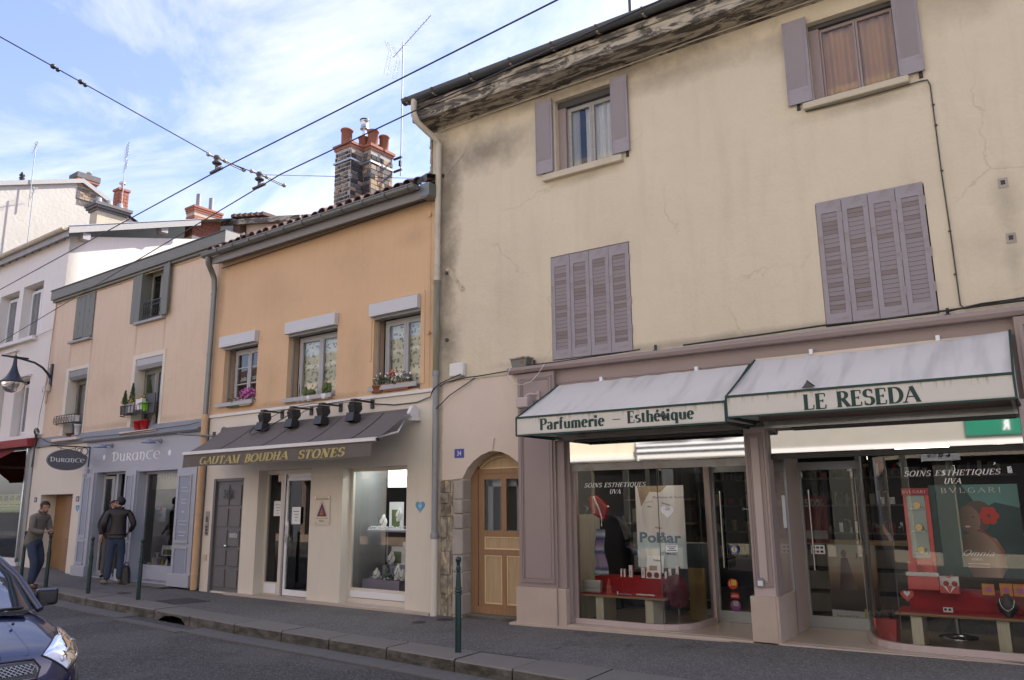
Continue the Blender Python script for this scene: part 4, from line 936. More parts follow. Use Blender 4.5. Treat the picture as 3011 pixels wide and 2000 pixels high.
# ================================================================== things in the perfumery windows
sans('SOINS  ESTHETIQUES', .06, A['letter_white'], 'window_lettering', None) if 0 else None
def wintext(u, z, y, label):
    t = thing('window_lettering', label, 'lettering', FB, u, y, z)
    letters('SOINS ESTHETIQUES', .90, .056, A['letter_white'], 'lettering', t, thick=.15, thin=.06, serif=.11, shear=.30, depth=.0005, z0=0, x0=-.45, gap=.10).location = (0,0,0)
    letters('UVA', .165, .056, A['letter_white'], 'lettering', t, thick=.15, thin=.06, serif=.11, shear=.30, depth=.0005, z0=-.087, x0=-.075, gap=.1).location = (0,0,0)
wintext(-4.72, 1.815, .045, 'white slanted words SOINS ESTHETIQUES UVA on the left window over the red bag')
wintext(-.79, 1.865, .083, 'white slanted words SOINS ESTHETIQUES UVA on the right window over the dark poster')
def bench(u0, u1, y0, y1, legs, label):
    t = thing('display_bench', label, 'bench', FB, (u0+u1)/2, (y0+y1)/2, .06)
    MB().box(u0,u1,y0,y1,.39,.42).obj('top', A['table_edge'], t, bevel=.008)
    for x in legs: MB().box(x, x+.11, y0+.06, y1-.05, .06, .388).obj('leg', A['bench_wood'], t)
    b = MB(); b.box(u0+.01,u1-.01,y0+.003,y1,.4205,.426); b.box(u0+.12,u1-.02,y1-.22,y1+.15,.426,.63); b.obj('cloth', A['red_cloth'], t, bevel=.012)
    return t
bench(-5.36,-4.12,.14,.62,(-5.13,-4.42),'wooden display bench draped in red cloth inside the left perfumery window')
bench(-1.50,-.12,.28,.80,(-1.36,-.56),'wooden display bench draped in red cloth inside the right perfumery window')
# left window: poster, bag, scarf, boxes
def card(name, label, cat, u, y, z, w, h, mt, th=.012, tilt=0, rz=0, fr=FB):
    t = thing(name, label, cat, fr, u, y, z, rz)
    p = MB().box(-w/2,w/2,-th,0,0,h).obj('card', mt, t, loc=(0,0,0)); 
    if tilt: t.rotation_euler = (tilt, 0, fr[1]+rz)
    return t
def grad(name, stops, axis=2, lo=0, hi=1, rough=.5, noise_amt=.0, coat=0):
    mt = bpy.data.materials.new(name); mt.use_nodes = True; t = mt.node_tree; b = t.nodes['Principled BSDF']
    s = _n(t, 'ShaderNodeSeparateXYZ'); vec = _coord(t); t.links.new(vec, s.inputs[0])
    f = M2(t, 'DIVIDE', M2(t, 'SUBTRACT', s.outputs[axis], lo), hi-lo)
    if noise_amt: f = M2(t, 'ADD', f, M2(t, 'MULTIPLY', M2(t, 'SUBTRACT', _noise(t, vec, 4, 5), .5), noise_amt))
    r = _n(t, 'ShaderNodeValToRGB'); e = r.color_ramp.elements
    e[0].position = stops[0][0]; e[0].color = c4(stops[0][1]); e[1].position = stops[-1][0]; e[1].color = c4(stops[-1][1])
    for p, c in stops[1:-1]: q = e.new(p); q.color = c4(c)
    t.links.new(f, r.inputs[0]); t.links.new(r.outputs[0], b.inputs['Base Color']); b.inputs['Roughness'].default_value = rough
    return mt
def disc(b, cx, cz, rx, rz_, y, n=20, rot=0):
    v = [(cx, y, cz)]+[(cx+rx*cos(2*pi*k/n)*cos(rot)-rz_*sin(2*pi*k/n)*sin(rot), y, cz+rx*cos(2*pi*k/n)*sin(rot)+rz_*sin(2*pi*k/n)*cos(rot)) for k in range(n)]
    b.add(v, [(0, 1+k, 1+(k+1)%n) for k in range(n)]); return b
ff = grad('pale_face_print', [(0,(.60,.66,.70)),(.28,(.46,.56,.62)),(.38,(.68,.66,.66)),(.7,(.72,.66,.65)),(1,(.66,.64,.66))], 2, 0, 1.1, noise_amt=.18)
MATS['print_skin'] = grad('print_skin', [(0,(.60,.56,.55)),(.5,(.74,.68,.66)),(1,(.62,.60,.60))], 0, -.27, .15, noise_amt=.25); m('print_dark', (.10,.07,.07), .6); m('print_lip', (.50,.30,.30), .6); m('print_blue', (.12,.19,.25), .5)
m('print_teal', (.012,.05,.055), .35, .5, 4, bump=0); MATS['print_shoulder'] = grad('print_shoulder', [(0,(.06,.04,.035)),(.45,(.22,.14,.11)),(.75,(.36,.25,.20)),(1,(.12,.08,.07))], 0, -.16, .26, noise_amt=.12); m('print_sky', (.10,.24,.25), .4, .15, 3)
t = card('cosmetics_poster', 'tall pale cosmetics poster of a blue-eyed face behind the left bench', 'poster', -4.35, .66, .75, .70, 1.08, ff)
b = MB(); disc(b, -.06, .72, .21, .30, -.0125); b.obj('face', A['print_skin'], t, loc=(0,0,0))
b = MB(); b.add([(-.32,-.013,1.08),(.12,-.013,1.08),(.02,-.013,.99),(-.14,-.013,1.0),(-.27,-.013,.80)], [(0,4,3,2,1)][::-1]); b.obj('hair', A['brick_tan'], t, loc=(0,0,0))
b = MB()
for ex, ez in ((-.15,.80),(.09,.76)): disc(b, ex, ez, .034, .009, -.0135, 12, -.15)
b.add([(-.22,-.0135,.855),(-.10,-.0135,.875),(-.10,-.0135,.868),(-.22,-.0135,.85)], [(0,3,2,1)]); b.add([(.03,-.0135,.86),(.16,-.0135,.82),(.16,-.0135,.81),(.03,-.0135,.845)], [(0,3,2,1)])
b.obj('eye', A['print_blue'], t, loc=(0,0,0)); b = MB(); disc(b, -.03, .52, .055, .013, -.0135, 14, -.1); b.obj('mouth', A['print_lip'], t, loc=(0,0,0))
sans('Polåar', .13, A['print_blue'], 'lettering', t, w=.60, bold=.03, x=-.31, y=-.014, z=.33).location = (0,0,0)
sans('ICYMAGIC', .035, A['ink'], 'lettering', t, w=.22, bold=.01, x=.0, y=-.014, z=.17).location = (0,0,0)
b = MB(); b.box(-.30,-.05,-.0135,-.0125,.10,.24); b.obj('flower_print', A['white_trim'], t, loc=(0,0,0)); MB().box(.24,.30,-.0136,-.0125,.0,.27).obj('tube_print', A['paper'], t, loc=(0,0,0))
t = thing('red_bag', 'shiny red handbag hanging at the top left of the left perfumery window', 'bag', FB, -5.10, .30, 1.42)
b = MB(); b.prism([(-.10,.05),(.10,-.06),(.16,.14),(-.03,.30),(-.14,.26)], -.05, .04); b.obj('body', mat('red_patent', (.30,.012,.012), .15, coat=.5), t, loc=(0,0,0), bevel=.02)
b = MB(); b.tube([(-.04,-.06,.28),(0,-.07,.2),(.05,-.07,.1),(.08,-.07,.0),(.07,-.06,-.12)], .01, 6); b.tube([(-.13,-.06,.1),(-.17,-.07,.16),(-.13,-.07,.12),(-.18,-.07,.04),(-.14,-.07,.10)], .007, 5); b.obj('cord', A['paper'], t, loc=(0,0,0))
t = thing('scarf', 'blue and lilac striped scarf hanging below the red handbag', 'scarf', FB, -5.08, .30, .66)
b = MB(); v = []
for i in range(15):
    z = .0+.60*i/14; w = .11-.05*(i/14)
    for k in range(9): a = k/8; v.append((-w+2*w*a+.015*sin(i*.6), .02*sin(a*9+i*.3)-.02, z))
b.add(v, [(i*9+k, i*9+k+1, (i+1)*9+k+1, (i+1)*9+k) for i in range(14) for k in range(8)], True)
sm = grad('scarf_stripes', [(0,(.10,.12,.25)),(.06,(.5,.55,.6)),(.12,(.06,.07,.2)),(.2,(.35,.28,.42)),(.42,(.32,.24,.36)),(.5,(.07,.08,.2)),(.56,(.4,.45,.55)),(.66,(.3,.2,.32)),(.8,(.05,.06,.18)),(.88,(.45,.5,.6)),(1,(.08,.08,.2))], 2, 0, .6, .9)
b.obj('cloth', sm, t, loc=(0,0,0))
m('silver_leather', (.50,.50,.48), .3, .1, 6, metal=.5, bump=.2)
t = thing('clutch_bag', 'silver clutch bag lying at the left end of the left bench', 'bag', FB, -5.20, .24, .43)
MB().box(-.13,.14,-.04,.04,0,.155).obj('body', A['silver_leather'], t, loc=(0,0,0), bevel=.02); MB().box(-.135,.145,-.047,.042,.055,.165).obj('flap', A['silver_leather'], t, loc=(0,0,0), bevel=.02)
t = thing('cone_package', 'coral red pointed gift cone standing on the left bench', 'package', FB, -4.95, .24, .427)
MB().lathe([(.045,0),(.012,.19),(.0001,.20)], n=4, smooth=False).obj('cone', A['coral'], t, loc=(0,0,0)); MB().lathe([(.036,.08),(.034,.10)], n=8).obj('band', A['brick_tan'], t, loc=(0,0,0))
boxes = [(-4.86,.02,.10),(-4.81,.022,.10),(-4.72,.05,.15),(-4.54,.05,.13),(-4.22,.03,.09),(-4.16,.04,.13),(-4.06,.04,.16)]
names = ['thin white carton at the left of the left bench display','second thin white carton on the left bench','tall white carton standing left of the round-marked packs','white carton with an orange edge on the left bench','small white carton right of the round-marked packs','white carton with dark red edge, second from the right on the left bench','tallest white carton at the right end of the left bench']
for (x, w, h), nm in zip(boxes, names):
    t = thing('cosmetics_box', nm, 'box', FB, x, .46, .632, group='cartons on the left display bench')
    MB().box(-w/2,w/2,-.02,.02,0,h).obj('carton', A['paper'], t, loc=(0,0,0)); MB().box(w/2,w/2+.004,-.02,.02,0,h).obj('edge', A['coral'] if 'orange' in nm else A['red_paint'], t, loc=(0,0,0))
    if h > .12: sans('Polåar', .014, A['ink'], 'lettering', t, w=.06, bold=.02).location = (w*.1,-.021,.03); t.children[-1].rotation_euler.y = -pi/2
for x, nm in ((-4.43,'left of the two white packs with a dark red ring on the left bench'),(-4.33,'right of the two white packs with a dark red ring on the left bench')):
    t = thing('ring_pack', nm, 'box', FB, x, .42, .632, group='ring-marked packs on the left bench')
    MB().box(-.048,.048,-.02,.02,0,.09).obj('carton', A['paper'], t, loc=(0,0,0)); b = MB(); b.lathe([(.018,0),(.018,-.004),(.037,-.004),(.037,0)], (0,-.021,.045), 20, 'y', False); b.obj('ring', A['red_cloth'], t, loc=(0,0,0))
t = card('show_card', 'small white leaflet card leaning among the cartons of the left bench', 'card', -4.42, .56, .69, .24, .22, A['paper'], .006, -.15)
sans('Polåar', .025, A['ink'], 'lettering', t, w=.10, bold=.02, x=-.02, y=-.007, z=.15).location = (0,0,0); MB().box(-.08,.03,-.0075,-.006,.03,.09).obj('print', A['brick_tan'], t, loc=(0,0,0))
m('burgundy', (.10,.008,.02), .85, .4, 10, bump=.5)
t = thing('draped_shawl', 'crumpled dark red shawl hanging over the right end of the left bench', 'shawl', FB, -4.05, .35, .28)
b = MB(); rd = random.Random(4)
bm = bmesh.new(); bmesh.ops.create_icosphere(bm, subdivisions=4, radius=1)
for vt in bm.verts:
    p = vt.co.copy(); q = 1+.28*noise.noise(p*3.1)+.12*noise.noise(p*8)
    vt.co = Vector((p.x*.17, p.y*.13, p.z*.22*(1 if p.z > 0 else .9)+.2))*1; vt.co.x *= q; vt.co.y *= q; vt.co.z *= (.9+.1*q)
me = bpy.data.meshes.new('shawl'); bm.to_mesh(me); bm.free(); me.materials.append(A['burgundy'])
for p in me.polygons: p.use_smooth = True
o = bpy.data.objects.new('cloth', me); COL.objects.link(o); o.parent = t
t = thing('bracelet', 'white bead bracelet lying on the red cloth of the left bench', 'jewellery', FB, -4.42, .22, .43)
b = MB(); [b.ball((-.12+.022*i, .01*sin(i), .012), .012, 6) for i in range(12)]; b.obj('bead', A['paper'], t, loc=(0,0,0))
t = thing('necklace_strand', 'small violet bead strand lying on the red cloth of the left bench', 'jewellery', FB, -4.70, .20, .43)
b = MB(); [b.ball((-.09+.018*i, .008*cos(i), .008), .009, 6) for i in range(11)]; b.obj('bead', A['lilac'], t, loc=(0,0,0)); MB().box(-.11,-.095,-.01,.0,0,.04).obj('tag', A['paper'], t, loc=(0,0,0))
# stickers on the left bay
def heart(s): 
    return [(s*(16*sin(q)**3)/17, s*(13*cos(q)-5*cos(2*q)-2*cos(3*q)-cos(4*q))/17) for q in [-2*pi*i/28 for i in range(28)]]
def sticker_heart(u, y, z, s, mt, label, fr=FB, rz=0, edge=None, th=.002):
    t = thing('heart_sticker', label, 'sticker', fr, u, y, z, rz)
    if edge: MB().prism([(x*1.06, q*1.06) for x, q in heart(s)][::-1], -th*.6, 0).obj('rim', edge, t, loc=(0,0,0))
    MB().prism(heart(s)[::-1], -th, -th*.62 if edge else 0).obj('heart', mt, t, loc=(0,0,0)); return t
t = sticker_heart(-4.02, .118, 1.50, .095, A['paper'], 'white heart-shaped price sign on the curved glass of the left bay', rz=.5, edge=A['mauve_light'])
sans('-25€', .03, A['iron_cover'], 'lettering', t, w=.07, x=-.035, y=-.003, z=.01).location = (0,0,0)
t = card('notice', 'small white notice taped on the curved glass of the left bay', 'notice', -3.99, .135, .99, .15, .085, A['paper'], .002, rz=.5)
for k, w in enumerate((.11,.07,.12)): MB().box(-w/2,w/2,-.003,-.002,.062-.022*k,.072-.022*k).obj('print_line', A['iron_cover'], t, loc=(0,0,0))
sans('Parfums et Soins', .03, mat('violet_print', (.08,.05,.2), .6), 'window_lettering', None, w=.42).location = (-4.2,.10,1.66)
o = bpy.data.objects['window_lettering.002'] if 'window_lettering.002' in bpy.data.objects else COL.objects[-1]
tag(o, 'small violet words Parfums et Soins on the left bay glass above the heart', 'lettering')
# stickers on the left door
DY = 1.075
def disc_sticker(u, z, r, col, label, inner=None, txt=None, y=DY, rz=0):
    t = thing('door_sticker', label, 'sticker', FB, u, y, z, rz)
    MB().lathe([(r,0),(r,-.003)], (0,0,0), 28, 'y', False).obj('disc', col, t, loc=(0,0,0))
    if inner: MB().lathe([(r*.62,-.0031),(r*.62,-.0045)], (0,0,0), 24, 'y', False).obj('centre', inner, t, loc=(0,0,0))
    return t
m('blue_print', (.03,.10,.40), .5); m('red_print', (.5,.03,.02), .5); m('yellow_print', (.65,.45,.05), .5); m('purple_print', (.22,.05,.20), .5); m('pale_green', (.45,.6,.5), .5)
t = disc_sticker(-3.50, .985, .062, A['blue_print'], 'round blue and white sticker CONSEIL BEAUTE on the left shop door', A['paper']); MB().box(-.012,.014,-.006,-.0046,-.03,.03).obj('emblem', A['yellow_print'], t, loc=(0,0,0))
sans('CONSEIL', .018, A['letter_white'], 'lettering', t, w=.08, x=-.04, y=-.004, z=.042).location = (0,0,0); sans('BEAUTE', .018, A['letter_white'], 'lettering', t, w=.07, x=-.035, y=-.004, z=-.058).location = (0,0,0)
t = disc_sticker(-3.55, .545, .068, A['red_print'], 'round red 2014 sticker with a yellow square on the left shop door'); MB().box(-.02,.05,-.005,-.0031,-.02,.05).obj('square', A['yellow_print'], t, loc=(0,0,0))
o = sans('2014', .022, A['letter_white'], 'lettering', t, w=.055); o.location = (-.03,-.005,-.03); o.rotation_euler.y = -pi/2
t = thing('door_sticker', 'small dark red rectangular sticker between the two round ones on the left shop door', 'sticker', FB, -3.53, DY, .40); MB().box(-.055,.055,-.003,0,-.035,.03).obj('plate', A['red_print'], t, loc=(0,0,0)); sans('CADHOC', .022, A['letter_white'], 'lettering', t, w=.09, bold=.02, x=-.045, y=-.0035, z=-.018).location = (0,0,0)
t = disc_sticker(-3.53, .275, .068, A['purple_print'], 'round purple 2013 sticker lowest on the left shop door'); MB().box(-.03,.04,-.005,-.0031,-.01,.05).obj('square', A['galv'], t, loc=(0,0,0))
disc_sticker(-3.06, 1.42, .10, A['pale_green'], 'large pale round sticker at the right edge of the left shop door, behind the post', A['paper'])
disc_sticker(-3.05, 1.20, .06, A['blue_print'], 'blue sticker half hidden by the post on the left shop door', A['paper'])
t = thing('opening_hours', 'white OUVERT opening-hours lettering on the left shop door beside the post', 'lettering', FB, -3.15, DY, 1.60)
sans('OUVERT', .035, A['letter_white'], 'lettering', t, w=.22, bold=.02, x=-.06, y=-.002, z=0).location = (0,0,0); sans('Lundi de 14h', .025, A['letter_white'], 'lettering', t, w=.24, bold=.01, x=-.10, y=-.002, z=-.055).location = (0,0,0); sans('Du mardi au samedi', .025, A['letter_white'], 'lettering', t, w=.38, bold=.01, x=-.20, y=-.002, z=-.10).location = (0,0,0)
MB().box(-.06,.15,-.002,0,.05,.075).obj('label', A['paper'], t, loc=(0,0,0))
# right window: bench goods
t = card('perfume_poster', 'large dark perfume poster with a woman, red flower and coral beads in the right window', 'poster', -.64, .50, .80, .84, .97, A['print_teal'], .015)
b = MB(); b.add([(-.10,-.0155,.97),(.42,-.0155,.97),(.42,-.0155,.72),(.20,-.0155,.78),(.06,-.0155,.70)], [(0,4,3,2,1)]); b.obj('sky_print', A['print_sky'], t, loc=(0,0,0))
b = MB(); disc(b, -.06, .60, .105, .145, -.0165, 22, .12); b.obj('face', A['print_shoulder'], t, loc=(0,0,0))
b = MB(); b.add([(-.13,-.016,.44),(.02,-.016,.48),(.09,-.016,.44),(.17,-.016,.40),(.23,-.016,.28),(.24,-.016,.10),(.18,-.016,0),(-.08,-.016,0),(-.12,-.016,.10),(-.15,-.016,.30)], [(0,9,8,7,6,5,4,3,2,1)]); b.obj('shoulder', A['print_shoulder'], t, loc=(0,0,0))
b = MB(); disc(b, .03, .68, .13, .12, -.0158, 20); disc(b, .06, .60, .07, .12, -.0159, 16); b.obj('hair', A['print_dark'], t, loc=(0,0,0))
b = MB(); disc(b, -.09, .62, .022, .007, -.0172, 10); disc(b, -.02, .625, .022, .007, -.0172, 10); b.obj('eye', A['print_dark'], t, loc=(0,0,0)); b = MB(); disc(b, -.08, .525, .028, .010, -.0172, 10); b.obj('mouth', A['print_lip'], t, loc=(0,0,0))
b = MB(); [disc(b, .13+.05*cos(k*1.05), .64+.055*sin(k*1.05), .045, .04, -.0175-.0002*k, 12, k) for k in range(6)]; b.obj('flower', A['red_print'], t, loc=(0,0,0)); b = MB(); disc(b, .13, .64, .02, .02, -.0195, 10); b.obj('flower_heart', A['print_dark'], t, loc=(0,0,0))
b = MB(); [b.ball((.03+.17*(i/16)**1.0+.05*sin(i/16*2.6), -.02, .50-.27*(i/16)), .009, 6) for i in range(17)]; b.obj('bead_print', A['coral'], t, loc=(0,0,0))
letters('BVLGARI', .60, .052, A['white_trim'], 'lettering', t, thick=.08, thin=.04, serif=.10, gap=.30, depth=.0005, x0=-.30, y=-.018, z0=.885).location = (0,0,0)
letters('Omnia', .30, .06, A['letter_white'], 'lettering', t, thick=.09, thin=.04, serif=.04, shear=.5, gap=.05, depth=.0005, x0=-.17, y=-.0185, z0=.22, glyphs=GLY).location = (0,0,0)
letters('CORAL' if 0 else 'CORAL', .11, .02, A['letter_white'], 'lettering', t, thick=.12, thin=.05, depth=.0005, gap=.15, x0=-.08, y=-.0185, z0=.175).location = (0,0,0)
for k, w in enumerate((.20,.20)): MB().box(-.02-w/2,-.02+w/2,-.0187,-.0180,.135-.035*k,.141-.035*k).obj('print_line', A['white_trim'], t, loc=(0,0,0))
t = thing('perfume_display', 'tall red perfume display stand with a mirror and three tiers left of the dark poster', 'display stand', FB, -1.19, .46, .66)
MB().box(-.16,.14,-.10,.10,0,.14).obj('base', A['coral'], t, loc=(0,0,0)); MB().box(-.17,.15,-.11,.10,.14,.18).obj('shelf', A['steel'], t, loc=(0,0,0))
MB().box(-.14,.13,.05,.09,.18,1.08).obj('back', A['coral'], t, loc=(0,0,0)); MB().box(-.10,.08,.03,.049,.32,1.0).obj('mirror', mat('dull_mirror', (.35,.40,.38), .2, metal=.7), t, loc=(0,0,0)); MB().box(.09,.13,-.02,.05,.18,1.0).obj('side', A['coral'], t, loc=(0,0,0))
MB().box(-.14,.13,-.02,.05,1.0,1.08).obj('header', mat('dark_coral', (.33,.03,.04), .5), t, loc=(0,0,0)); letters('BVLGARI', .24, .03, A['white_trim'], 'lettering', t, thick=.10, thin=.05, serif=.1, gap=.25, depth=.0005, x0=-.13, y=-.021, z0=1.025).location = (0,0,0)
for z in (.38,.62,.86):
    MB().box(-.08,.06,-.03,.03,z-.012,z).obj('tier', A['galv'], t, loc=(0,0,0)); b = MB(); b.ball((0,0,z+.032), .034, 10, (1.2,.6,.9)); b.obj('flacon', mat('ruby_glass', (.4,.03,.01), .08, coat=1), t, loc=(0,0,0)); b = MB(); b.lathe([(.036,-.01),(.040,0),(.036,.01)], (0,-.012,z+.032), 14, 'y'); b.obj('flacon_ring', mat('gold', (.7,.5,.25), .2, metal=1), t, loc=(0,0,0))
for x in (-.11,.05): MB().box(x-.035,x+.05,-.09,-.05,.18,.29).obj('carton', A['coral'], t, loc=(0,0,0))
t = thing('gift_box', 'coral and white striped gift box with a bow on the right bench', 'box', FB, -.955, .42, .63)
MB().box(-.09,.09,-.05,.05,0,.075).obj('box', A['coral'], t, loc=(0,0,0)); b = MB(); [b.add([(0,-.0505-.0003*k,0),(x0,-.0505-.0003*k,.075),(x1,-.0505-.0003*k,.075)], [(0,2,1)]) for k,(x0,x1) in enumerate(((-.06,-.03),(.03,.06)))]; b.obj('stripe', A['paper'], t, loc=(0,0,0)); MB().box(-.09,.09,.0,.05,.075,.17).obj('lid', A['paper'], t, loc=(0,0,0)); b = MB(); b.ball((-.03,-.02,.10),.028,8); b.ball((.05,-.02,.10),.028,8); b.obj('flacon', A['red_cloth'], t, loc=(0,0,0)); b = MB(); b.tube([(-.03,-.02,.18),(0,-.02,.16),(.04,-.02,.19)], .006,5); b.obj('bow', A['coral'], t, loc=(0,0,0))
for i, (x, nm) in enumerate(((-.60,'orange perfume box with a pink square, leftmost of three on the right bench'),(-.44,'orange perfume box with a pink square, middle of three on the right bench'),(-.32,'orange perfume box with a pink square, rightmost of three on the right bench'))):
    t = thing('orange_box', nm, 'box', FB, x, .42, .63, group='orange boxes on the right bench')
    MB().box(-.055,.055,-.02,.02,0,.11+.01*(i>0)).obj('carton', mat('orange_card%d' % i, (.62,.22,.02), .4), t, loc=(0,0,0)); MB().box(-.027,.03,-.0215,-.0202,.03,.082).obj('label', mat('pink_card%d' % i, (.45,.12,.35), .5), t, loc=(0,0,0))
def bust(name, label, fr, u, y, z, s, mt, chain, group=None, rz=0):
    t = thing(name, label, 'necklace bust', fr, u, y, z, rz, group)
    b = MB(); n = 14; pr = [(-.03,.30),(-.045,.24),(-.10,.20),(-.13,.15),(-.11,.07),(-.03,.0)]
    v = []
    for i, (w, h) in enumerate(pr):
        for k in range(9): a = -1+k/4; v.append((-w*a*s, (-.05*(1-a*a)*(1 if i else .4)-.04*(1-h/.3))*s, h*s))
    b.add(v, [(i*9+k, (i+1)*9+k, (i+1)*9+k+1, i*9+k+1) for i in range(len(pr)-1) for k in range(8)], True); b.box(-.05*s,.05*s,-.02*s,.05*s,0,.01*s)
    b.obj('bust', mt, t, loc=(0,0,0))
    b = MB(); b.tube([(sin(q)*.085*s, (-.075-.02*cos(q))*s, (.22-.13*cos(q))*s) for q in [-1.7+3.4*i/14 for i in range(15)]], .006*s, 5); b.ball((0,-.10*s,.085*s), .016*s, 7); b.obj('necklace', chain, t, loc=(0,0,0)); return t
bust('necklace_stand', 'black necklace stand with a silver chain on the right bench', FB, -.44, .32, .435, .75, A['black_plastic'], A['steel'])
t = sticker_heart(-1.36, .30, .60, .07, A['coral'], 'coral heart-shaped fabric with a white heart tag on the left end of the right bench', th=.03)
MB().prism([(x,z+.02) for x,z in heart(.035)][::-1], -.034, -.031).obj('tag', A['paper'], t, loc=(0,0,0))
t = thing('earring_card', 'small white card with two round earrings on the right bench', 'jewellery', FB, -.99, .30, .445); MB().box(-.04,.05,-.003,0,0,.05).obj('card', A['paper'], t, loc=(0,0,0)); b = MB(); b.lathe([(.014,0),(.014,-.006)], (-.018,-.003,.028), 12, 'y'); b.lathe([(.014,0),(.014,-.006)], (.022,-.003,.028), 12, 'y'); b.obj('earring', A['iron_cover'], t, loc=(0,0,0))
t = thing('drop_earrings', 'pair of pale drop earrings standing on the right bench', 'jewellery', FB, -.24, .30, .43); b = MB(); b.ball((-.015,0,.055),.018,8,(1,.4,1)); b.ball((.012,0,.075),.018,8,(1,.4,1)); b.tube([(-.01,0,.04),(0,0,0)],.004,5); b.tube([(.015,0,.06),(.02,0,0)],.004,5); b.obj('earring', A['pale_wood'], t, loc=(0,0,0))
t = card('portrait_card', 'white-edged portrait card at the far right end of the right bench', 'card', -.12, .34, .45, .22, .28, A['paper'], .006, rz=-.1)
MB().box(-.10,.10,-.007,-.0061,.06,.27).obj('print', A['print_shoulder'], t, loc=(0,0,0)); b = MB(); disc(b, .02, .20, .03, .042, -.008); b.obj('face', A['print_skin'], t, loc=(0,0,0)); b = MB(); disc(b, .02, .225, .034, .032, -.0076); b.obj('hair', A['print_dark'], t, loc=(0,0,0))
t = thing('waste_bin', 'coral square bin topped with dark crumpled paper in the curve of the right bay', 'bin', FB, -1.62, .48, .06)
b = MB(); b.add([(-.10,-.09,0),(.09,-.10,0),(.10,.09,0),(-.09,.10,0),(-.12,-.11,.27),(.11,-.12,.27),(.12,.11,.27),(-.11,.12,.27)], [(3,2,1,0),(0,1,5,4),(1,2,6,5),(2,3,7,6),(3,0,4,7)]); b.obj('body', A['coral'], t, loc=(0,0,0))
rd = random.Random(2); b = MB(); [b.ball((rd.uniform(-.11,.11), rd.uniform(-.11,.11), .28+rd.uniform(0,.05)), rd.uniform(.03,.05), 6, (1,1,.8)) for _ in range(22)]; b.obj('paper', A['iron_cover'], t, loc=(0,0,0))
# deeper in the shop: counter, door poster, shelves of flacons, stool, price signs
t = thing('counter', 'pale stepped counter with drawers deep inside the perfumery', 'counter', FB, -2.3, 2.6, .06)
for k in range(3): MB().box(-.9,.9,-.3,.2,.05+.3*k,.29+.3*k).obj('drawer', A['interior_pale'], t, loc=(0,0,0), bevel=.01)
MB().box(-.95,.95,-.36,.25,.95,.99).obj('top', A['table_edge'], t, loc=(0,0,0))
t = card('perfume_poster', 'sepia perfume poster with city view standing behind the right shop door', 'poster', -2.14, 1.55, .10, .58, .95, grad('sepia_print', [(0,(.6,.6,.6)),(.14,(.62,.62,.62)),(.15,(.03,.025,.02)),(.42,(.10,.07,.05)),(.62,(.34,.22,.12)),(.8,(.5,.42,.32)),(1,(.42,.4,.36))], 2, 0, .95, noise_amt=.05))
sans('JOY', .055, A['iron_cover'], 'lettering', t, w=.15, x=.05, y=-.014, z=.80).location = (0,0,0); sans('JEAN PATOU', .035, A['ink'], 'lettering', t, w=.27, x=-.24, y=-.014, z=.05).location = (0,0,0)
b = MB(); disc(b, -.09, .84, .035, .05, -.0135); b.add([(-.13,-.0135,.78),(-.05,-.0135,.79),(.04,-.0135,.40),(-.17,-.0135,.38)], [(0,3,2,1)]); b.obj('figure_print', A['print_shoulder'], t, loc=(0,0,0)); MB().box(.10,.24,-.0135,-.0125,.02,.17).obj('flacon_print', A['letter_gold'], t, loc=(0,0,0))
sh = thing('perfume_shelf', 'dark wall shelves stocked with small flacons at the back of the perfumery', 'shelf', FB, -2.8, 4.9, .1)
for z in (.5,.95,1.4,1.85): MB().box(-2.4,2.5,-.25,.15,z,z+.03).obj('shelf_board', A['interior_pale'], sh, loc=(0,0,0))
rd = random.Random(8)
for k, mt in enumerate(('letter_gold','pale_wood','red_cloth','iron_cover','steel')):
    b = MB()
    for i in range(60):
        x = rd.uniform(-2.3,2.4); z = .53+.45*rd.randrange(4); h = rd.uniform(.06,.22); w = rd.uniform(.03,.09); b.box(x,x+w,-.22,-.14,z,z+h)
    b.obj('flacon', A[mt], sh, loc=(0,0,0), kind='stuff')
t = thing('side_cabinet', 'dark shelf unit with pale goods behind the poster in the left bay', 'cabinet', FB, -4.9, 1.9, .06)
MB().box(-.5,.6,0,.4,0,2.2).obj('carcass', A['interior_dark'], t, loc=(0,0,0)); b = MB(); [b.box(-.4+.22*(i%4), -.27+.22*(i%4), -.1,-.02, .55+.35*(i//4), .55+.35*(i//4)+.2) for i in range(12)]; b.obj('carton', A['pale_wood'], t, loc=(0,0,0), kind='stuff')
for k in range(4): MB().box(-.5,.6,-.14,0,.52+.35*k,.545+.35*k).obj('shelf_board', A['interior_pale'], t, loc=(0,0,0))
MB().box(-5.44,-5.40,.14,.9,.06,1.45).obj('side_panel', A['bench_wood'], H)
t = thing('bar_stool', 'chrome bar stool base under the right bench', 'stool', FB, -1.0, 1.2, .06); MB().tube([(0,0,.03),(0,0,.72)], .03, 12).lathe([(.2,0),(.2,.015),(.03,.05)]).obj('column', A['steel'], t, loc=(0,0,0)); MB().lathe([(.17,.72),(.18,.76),(.0001,.78)]).obj('seat', A['black_plastic'], t, loc=(0,0,0))
t = thing('stool', 'stool with two slanting chrome legs behind the left bench', 'stool', FB, -4.55, 1.3, .06); MB().tube([(-.12,0,0),(-.02,0,.5)], .018, 8).obj('leg', A['steel'], t, loc=(0,0,0)); MB().tube([(.14,0,0),(.10,0,.5)], .018, 8).obj('leg', A['steel'], t, loc=(0,0,0)); MB().lathe([(.17,.5),(.17,.56)]).obj('seat', A['black_plastic'], t, loc=(0,0,0))
t = card('standing_board', 'narrow ochre board standing behind the curve of the left bay', 'board', -3.98, .95, .08, .22, .66, mat('ochre_board', (.40,.30,.12), .7), .05)
